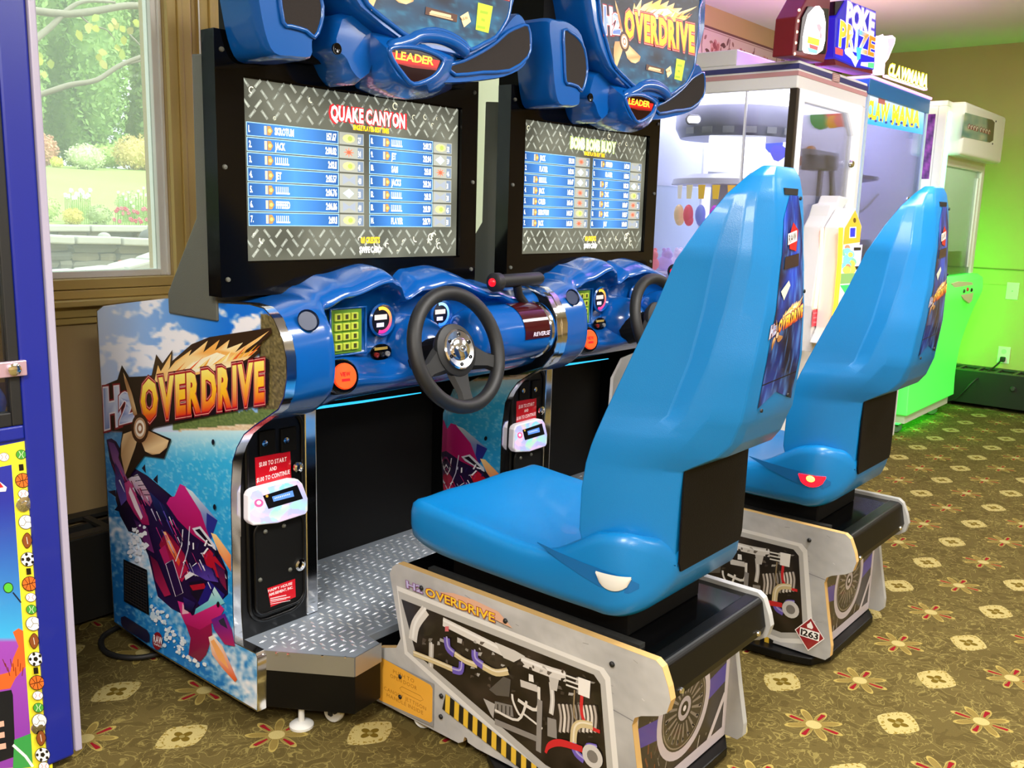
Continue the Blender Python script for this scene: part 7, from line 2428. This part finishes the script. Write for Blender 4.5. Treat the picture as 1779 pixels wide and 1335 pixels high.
m_lawn = bpy.data.materials.new('lawn_grass')
m_lawn.use_nodes = True
N = NT(m_lawn)
geo = N.new('ShaderNodeNewGeometry')
n1 = N.noise(geo.outputs['Position'], 0.5, 3.0)
n2 = N.noise(geo.outputs['Position'], 40.0, 3.0)
c = N.mix(n1, lin('#a3bd66'), lin('#bccd84'))
c = N.mix(N.m('MULTIPLY', n2, 0.4), c, lin('#7fa83e'))
m_lawn.node_tree.links.new(c, m_lawn.node_tree.nodes['Principled BSDF'].inputs['Base Color'])
m_lawn.node_tree.nodes['Principled BSDF'].inputs['Roughness'].default_value = 0.9
rows = []
for i in range(30):
    y = 8.7 + (40 - 8.7) * i / 29
    rows.append([(x, y, terrain_z(x, y)) for x in [-14 + 46 * j / 23 for j in range(24)]])
g = obj('lawn', MB().grid(rows), m_lawn, smooth=179)
g['kind'] = 'structure'
g = obj('terrace_bed', MB().box((-6, 3.0, -0.1), (16, 4.7, 0.1)).box((-6, 4.7, -0.1), (16, 7.1, 0.72)).box((-6, 7.1, -0.1), (16, 8.72, 0.88)), mat('garden_soil', '#8a7d52', 0.95, noise_amt=0.3, noise_scale=8))
g['kind'] = 'structure'

# dry-laid stone walls, each stone its own piece
STONE = [mat('fieldstone_a', '#7d7b70', 0.9, noise_amt=0.25, noise_scale=9), mat('fieldstone_b', '#62615a', 0.9, noise_amt=0.25, noise_scale=9), mat('fieldstone_c', '#8f8772', 0.9, noise_amt=0.25, noise_scale=9)]
M_cap = mat('cap_stone', '#c8c6c0', 0.85, noise_amt=0.12, noise_scale=5)
rs_ = random.Random(11)


def stone_mesh(w, h, d):
    me = bpy.data.meshes.new('stone')
    bm = bmesh.new()
    bmesh.ops.create_cube(bm, size=1.0)
    bmesh.ops.subdivide_edges(bm, edges=bm.edges[:], cuts=1, use_grid_fill=True)
    for v in bm.verts:
        s = 0.86 if sum(abs(c) > 0.4 for c in v.co) == 3 else (0.95 if sum(abs(c) > 0.4 for c in v.co) == 2 else 1.04)
        v.co = Vector((v.co.x * w * s + rs_.uniform(-1, 1) * w * 0.03, v.co.y * d * s, v.co.z * h * s + rs_.uniform(-1, 1) * h * 0.06))
    bm.to_mesh(me)
    bm.free()
    return me


SM = []
for k in range(12):
    me = stone_mesh(1.0, 1.0, 0.18)
    me.materials.append(STONE[k % 3])
    SM.append(me)


def stone_wall(label, pts, z0, capw, rowh, stonew):
    """pts: (x, y, ztop) along the wall"""
    mid = pts[len(pts) // 2]
    t = thing('stone_wall', (mid[0], mid[1], z0), label, 'stone wall')
    fill = MB()
    for i in range(len(pts) - 1):
        a, b = pts[i], pts[i + 1]
        fill.prism([(a[0], a[1] + 0.07, z0), (b[0], b[1] + 0.07, z0), (b[0], b[1] + 0.07, b[2] - 0.06), (a[0], a[1] + 0.07, a[2] - 0.06)], (0, 0.1, 0))
    obj('core', fill, mat('gap_shade_backing', '#3a3832', 0.95), t)  # dark backing paints shade into the gaps between stones
    for i in range(len(pts) - 1):
        a, b = Vector(pts[i]), Vector(pts[i + 1])
        L = (b - a).length
        d = (b - a) / L
        # shade-dark backing behind the stones
        caps_n = max(1, round(L / (stonew * 2.2)))
        for q in range(caps_n):
            p, r = a + d * (L * q / caps_n + 0.008), a + d * (L * (q + 1) / caps_n - 0.008)
            m = MB().prism([(p.x, p.y - capw * 0.55, p.z - 0.06), (r.x, r.y - capw * 0.55, r.z - 0.06 + rs_.uniform(-0.006, 0.006)), (r.x, r.y + capw * 0.5, r.z - 0.06), (p.x, p.y + capw * 0.5, p.z - 0.06)], (0, 0, 0.06))
            obj('cap_stone', m, M_cap, t, bevel=0.012)
        x = 0.0
        nrow = max(1, int((min(a.z, b.z) - 0.06 - z0) / rowh))
        for rI in range(nrow + 3):
            s = -rs_.uniform(0, stonew * 0.5) if i == 0 else 0
            s = 0.0
            while s < L - 0.01:
                w = min(stonew * rs_.uniform(0.6, 1.5), L - s)
                if L - s - w < stonew * 0.3:
                    w = L - s
                p = a + d * (s + w / 2)
                zt = p.z - 0.062 - rI * rowh
                s += w
                if zt - rowh * 0.5 < z0:
                    continue
                o = bpy.data.objects.new('stone', SM[rs_.randrange(12)])
                COL.objects.link(o)
                o.parent = t
                o.location = (p.x - mid[0], p.y - mid[1] + 0.06 + rs_.uniform(-0.025, 0.02), zt - rowh / 2 - z0)
                o.scale = (w * 1.02, 1.0, rowh * 1.04)
                o.rotation_euler = (0, 0, atan2(d.y, d.x))
    return t


def gp(px, py, Y):
    p = onY(px, py, Y)
    return (p.x, p.y, p.z)


stone_wall('low grey stone wall with a pale cap that curves up outside the window', [gp(20, 474, 4.6), gp(73, 472, 4.6), gp(140, 468, 4.6), gp(200, 462, 4.6), gp(250, 449, 4.62), gp(292, 434, 4.65), gp(340, 420, 4.7)], 0.35, 0.22, 0.085, 0.22)
stone_wall('middle stone wall with a straight pale cap and broad flat stones', [gp(20, 405, 7.0), gp(120, 409, 7.0), gp(200, 412, 7.0), gp(340, 418, 7.0)], 0.72, 0.2, 0.062, 0.28)
stone_wall('uppermost stone wall below the flower bed', [gp(20, 390, 8.6), gp(150, 391, 8.6), gp(340, 393, 8.6)], 0.86, 0.16, 0.05, 0.26)
bd = thing('boulder', (0, 0, 0), 'dark rounded boulder resting on the middle wall cap', 'boulder')
pb = Vector(gp(268, 410, 7.25))
bd.location = (pb.x, pb.y, pb.z - 0.1)
obj('rock', MB().ball((pb.x, pb.y, pb.z - 0.02), (0.13, 0.1, 0.085), 14, 9), mat('dark_rock', '#6d6c6c', 0.8, noise_amt=0.2, noise_scale=7), bd, smooth=60)
pb = Vector(gp(181, 408, 7.2))
tag(obj('boulder', MB().ball((pb.x, pb.y, pb.z - 0.02), (0.05, 0.05, 0.04), 12, 8), mat('pale_rock', '#b5b2ab', 0.8, noise_amt=0.15, noise_scale=7), smooth=60), 'small pale rounded boulder resting on the middle wall cap', 'boulder')


# foliage: clouds of leaf blades
def leaf_cloud(n, rad, size, seed, flat=0.0, shell=0.55):
    r = random.Random(seed)
    v, f = [], []
    for i in range(n):
        while True:
            p = Vector((r.uniform(-1, 1), r.uniform(-1, 1), r.uniform(-1, 1)))
            if shell < p.length < 1:
                break
        bumpy = 1 + 0.16 * nz(p.x * 3 + seed, p.y * 3, p.z * 3)
        c = Vector((p.x * rad[0], p.y * rad[1], p.z * rad[2])) * bumpy
        a = Vector((r.gauss(0, 1), r.gauss(0, 1), r.gauss(0, 1))).normalized()
        b = a.cross(Vector((r.gauss(0, 1), r.gauss(0, 1), r.gauss(0, 1)))).normalized()
        s = size * r.uniform(0.6, 1.4)
        k = len(v)
        v += [c - a * s, c + b * s * 0.45, c + a * s, c - b * s * 0.45]
        f.append((k, k + 1, k + 2, k + 3))
    m = MB()
    m.v, m.f = v, f
    return m


def plant(name, x, y, rad, size, n, c1, c2, label, cat, seed, trunk=True, zc=None, group=None):
    z0 = terrain_z(x, y)
    t = thing(name, (x, y, z0), label, cat, group)
    m = leaf_cloud(n, rad, size, seed)
    zc = zc if zc is not None else rad[2] * 0.92
    m.v = [p + Vector((x, y, z0 + zc)) for p in m.v]
    fo = obj('foliage', m, leafmat('leaf_%s_%s' % (c1[1:], c2[1:]), c1, c2), t, fix=False)
    core = MB().ball((x, y, z0 + zc), tuple(q * 0.78 for q in rad), 14, 10)
    obj('inner_foliage', core, leafmat('leaf_%s_%s' % (c1[1:], c2[1:]), c1, c2), t, smooth=179)
    if trunk:
        obj('trunk', MB().tube([(x, y, z0 - 0.02), (x + 0.03, y, z0 + zc * 0.5), (x, y, z0 + zc)], [rad[0] * 0.07, rad[0] * 0.06, rad[0] * 0.03], 8), mat('bark', '#7d6a55', 0.9, noise_amt=0.2, noise_scale=30), t, smooth=60)
    return t


tall = []
names = ['broad yellow-green', 'tall mid-green', 'dense deep green', 'round-topped grey-green', 'loose light green']
cols = [('#7ba246', '#b0cc70'), ('#659340', '#9abd5e'), ('#5b8a3c', '#8fb458'), ('#6f964a', '#a2be70'), ('#80a34e', '#b8cf78')]
for i in range(5):
    tall.append((9.8 + 2.35 * i, 28.8 + 0.3 * (i % 2), 1.02, 4.5 + 0.4 * (i % 3), cols[i], '%s hedge tree standing behind the lawn shrubs' % names[i]))
for i, nm in enumerate(('pale lime', 'bright leaf-green', 'dark bluish green')):
    tall.append((11.0 + 4.1 * i, 33.2, 1.75, 6.6, cols[(i * 2) % 5], 'lofty %s tree rising behind the hedge row' % nm))
for i, (x, y, rx, rz, cc_, lb) in enumerate(tall):
    plant('tree', x, y, (rx, rx * 0.9, rz), 0.10, 9000, cc_[0], cc_[1], lb, 'tree', 20 + i)

for i in range(4):
    plant('hedge_shrub', 9.9 + 2.45 * i, 31.0, (1.02, 0.5, 1.5), 0.08, 2600, '#5f8a3e', '#94b65c', 'dark green shrub filling the gap under the hedge trees', 'shrub', 60 + i, trunk=False, group='shrubs under the hedge trees')


def bush(px, py_base, Y, rad, size, n, c1, c2, label, seed, cat='shrub', name='shrub'):
    p = onY(px, py_base, Y)
    return plant(name, p.x, Y, rad, size, n, c1, c2, label, cat, seed, trunk=False)


bush(74, 279, 25.2, (0.42, 0.36, 0.44), 0.05, 1300, '#c86f5f', '#e8a98f', 'pink-leaved shrub at the edge of the lawn', 41)
bush(99, 281, 24.6, (0.17, 0.15, 0.14), 0.03, 400, '#e3d23c', '#f3ea74', 'small bright yellow shrub beside the pink one', 42)
bush(150, 283, 24.6, (0.50, 0.42, 0.34), 0.04, 1500, '#c3cf9c', '#eef0d4', 'white-variegated mounded shrub on the lawn edge', 43)
bush(240, 286, 25.4, (0.74, 0.5, 0.50), 0.05, 1800, '#c9b455', '#efc58a', 'spreading orange and gold shrub on the lawn edge', 44)
bush(190, 285, 26.4, (0.6, 0.35, 0.36), 0.05, 900, '#8fb84a', '#c2d873', 'low lime green shrub behind the variegated one', 45)
bush(128, 390, 9.0, (0.10, 0.09, 0.085), 0.012, 700, '#d7b93e', '#ecd873', 'golden mounded plant in the flower bed above the wall', 46)
bush(80, 390, 9.4, (0.15, 0.12, 0.13), 0.013, 800, '#a9c065', '#d3df9a', 'pale green mounded plant in the flower bed above the wall', 47)
bush(172, 390, 9.1, (0.14, 0.1, 0.10), 0.012, 800, '#8ea667', '#b9c48d', 'sage green mounded plant in the flower bed above the wall', 48)
bush(228, 388, 9.5, (0.17, 0.12, 0.17), 0.013, 1000, '#8fb267', '#c0d594', 'leafy green plant with white blooms in the flower bed', 49)
bush(142, 386, 9.6, (0.12, 0.1, 0.13), 0.012, 700, '#9dbb62', '#cddc96', 'upright green plant behind the golden one in the flower bed', 52)
bush(268, 388, 9.3, (0.12, 0.1, 0.11), 0.012, 700, '#97b065', '#c6d49a', 'low green plant beside the pink blooms in the flower bed', 53)
bush(95, 470, 5.6, (0.06, 0.05, 0.06), 0.010, 400, '#c9cf54', '#e6e58a', 'yellow-green plant growing between the lower walls', 50)
bush(150, 470, 5.6, (0.035, 0.03, 0.045), 0.008, 200, '#b7c254', '#dfe28a', 'small yellow-green plant growing between the lower walls', 51)


def flower(px, py, Y, r, c, label, group):
    p = onY(px, py, Y)
    m = MB()
    for q in range(6):
        a = q * pi / 3 + random.random()
        m.ball((p.x + r * 0.55 * cos(a), p.y - r * 0.3, p.z + r * 0.55 * sin(a)), (r * 0.5, r * 0.25, r * 0.5), 6, 4)
    t = thing('flower', (p.x, p.y, terrain_z(p.x, p.y)), label, 'flower', group)
    obj('bloom', m, mat('petal_' + c[1:], c, 0.7), t, smooth=60)
    obj('stem', MB().tube([(p.x, p.y, p.z), (p.x, p.y + 0.02, terrain_z(p.x, p.y) - 0.01)], 0.004, 5), mat('flower_stem', '#8fae5a', 0.8), t)


rf = random.Random(5)
for k in range(14):
    flower(113 + 3.3 * k, 337 + rf.uniform(-6, 8), 9.2 + rf.uniform(-0.2, 0.2), 0.024, '#f4f3f2', 'white daisy cluster bloom above the golden plant', 'white blooms above the golden plant')
for k in range(12):
    flower(205 + 4.4 * k, 345 + rf.uniform(-18, 18), 9.2 + rf.uniform(-0.2, 0.2), 0.016, '#f3f0e6', 'white rose bloom on the leafy green plant', 'white blooms on the leafy plant')
for k in range(26):
    flower(198 + 3.1 * k, 376 + rf.uniform(-14, 10), 8.95 + rf.uniform(-0.15, 0.15), 0.022, rf.choice(['#c8506a', '#d4788a']), 'pink bloom at the front of the flower bed', 'pink blooms at the front of the bed')
flower(208, 456, 5.5, 0.014, '#d2484e', 'single red bloom growing between the lower stone walls', None)

# bare branches of the tree right outside the pane
br = thing('tree_branch', (2.2, 4.4, 0.1), 'grey bare tree branches crossing close outside the window', 'tree branch')
M_bark = mat('grey_bark', '#a39b8c', 0.9, noise_amt=0.25, noise_scale=40)


def branch(pts, r0, r1, parent):
    P = [Vector(onY(x, y, Y)) for x, y, Y in pts]
    P = [Vector(q) for q in smooth_path([tuple(p) for p in P], 5)]
    n = len(P)
    return obj('branch', MB().tube(P, [r0 + (r1 - r0) * i / (n - 1) for i in range(n)], 8), M_bark, parent, smooth=60)


branch([(-40, 8, 4.4), (45, 17, 4.4), (110, 24, 4.4), (160, 20, 4.4), (220, 10, 4.4), (270, 13, 4.4), (360, 20, 4.4)], 0.018, 0.015, br)
branch([(35, 100, 4.35), (60, 70, 4.38), (90, 45, 4.4), (120, 15, 4.4), (150, 2, 4.4), (200, 4, 4.4)], 0.019, 0.006, br)
branch([(30, 168, 4.3), (70, 164, 4.3), (120, 148, 4.3), (168, 139, 4.3), (210, 113, 4.3), (270, 90, 4.3), (340, 70, 4.3)], 0.0135, 0.009, br)
branch([(215, 112, 4.3), (245, 106, 4.3), (275, 104, 4.3)], 0.006, 0.004, br)
branch([(140, 28, 4.4), (160, 44, 4.4), (185, 52, 4.38), (200, 70, 4.38)], 0.005, 0.002, br)
branch([(225, 60, 4.38), (240, 75, 4.35), (255, 95, 4.33)], 0.004, 0.003, br)
rl = random.Random(9)
for (cx_, cy_, n_) in ((215, 55, 9), (255, 80, 7), (195, 95, 6), (65, 120, 6), (145, 48, 5), (90, 110, 5)):
    for k in range(n_):
        x, y = cx_ + rl.uniform(-28, 28), cy_ + rl.uniform(-18, 18)
        p = Vector(onY(x, y, 4.38 + rl.uniform(-0.05, 0.05)))
        a = rl.uniform(0, 2 * pi)
        L, w = rl.uniform(0.035, 0.06), 0.017
        d = Vector((cos(a), rl.uniform(-0.4, 0.4), sin(a))).normalized()
        e = d.cross(Vector((0, 1, 0))).normalized()
        q = [p - d * L * 0.5, p - d * L * 0.15 + e * w, p + d * L * 0.25 + e * w * 0.7, p + d * L * 0.5, p + d * L * 0.25 - e * w * 0.7, p - d * L * 0.15 - e * w]
        obj('leaf', MB().prism(q, (0.0, 0.0015, 0)), mat('leaf_y%d' % (k % 3), ('#c9cf4e', '#b9cc5a', '#d9d37a')[k % 3], 0.6), br)
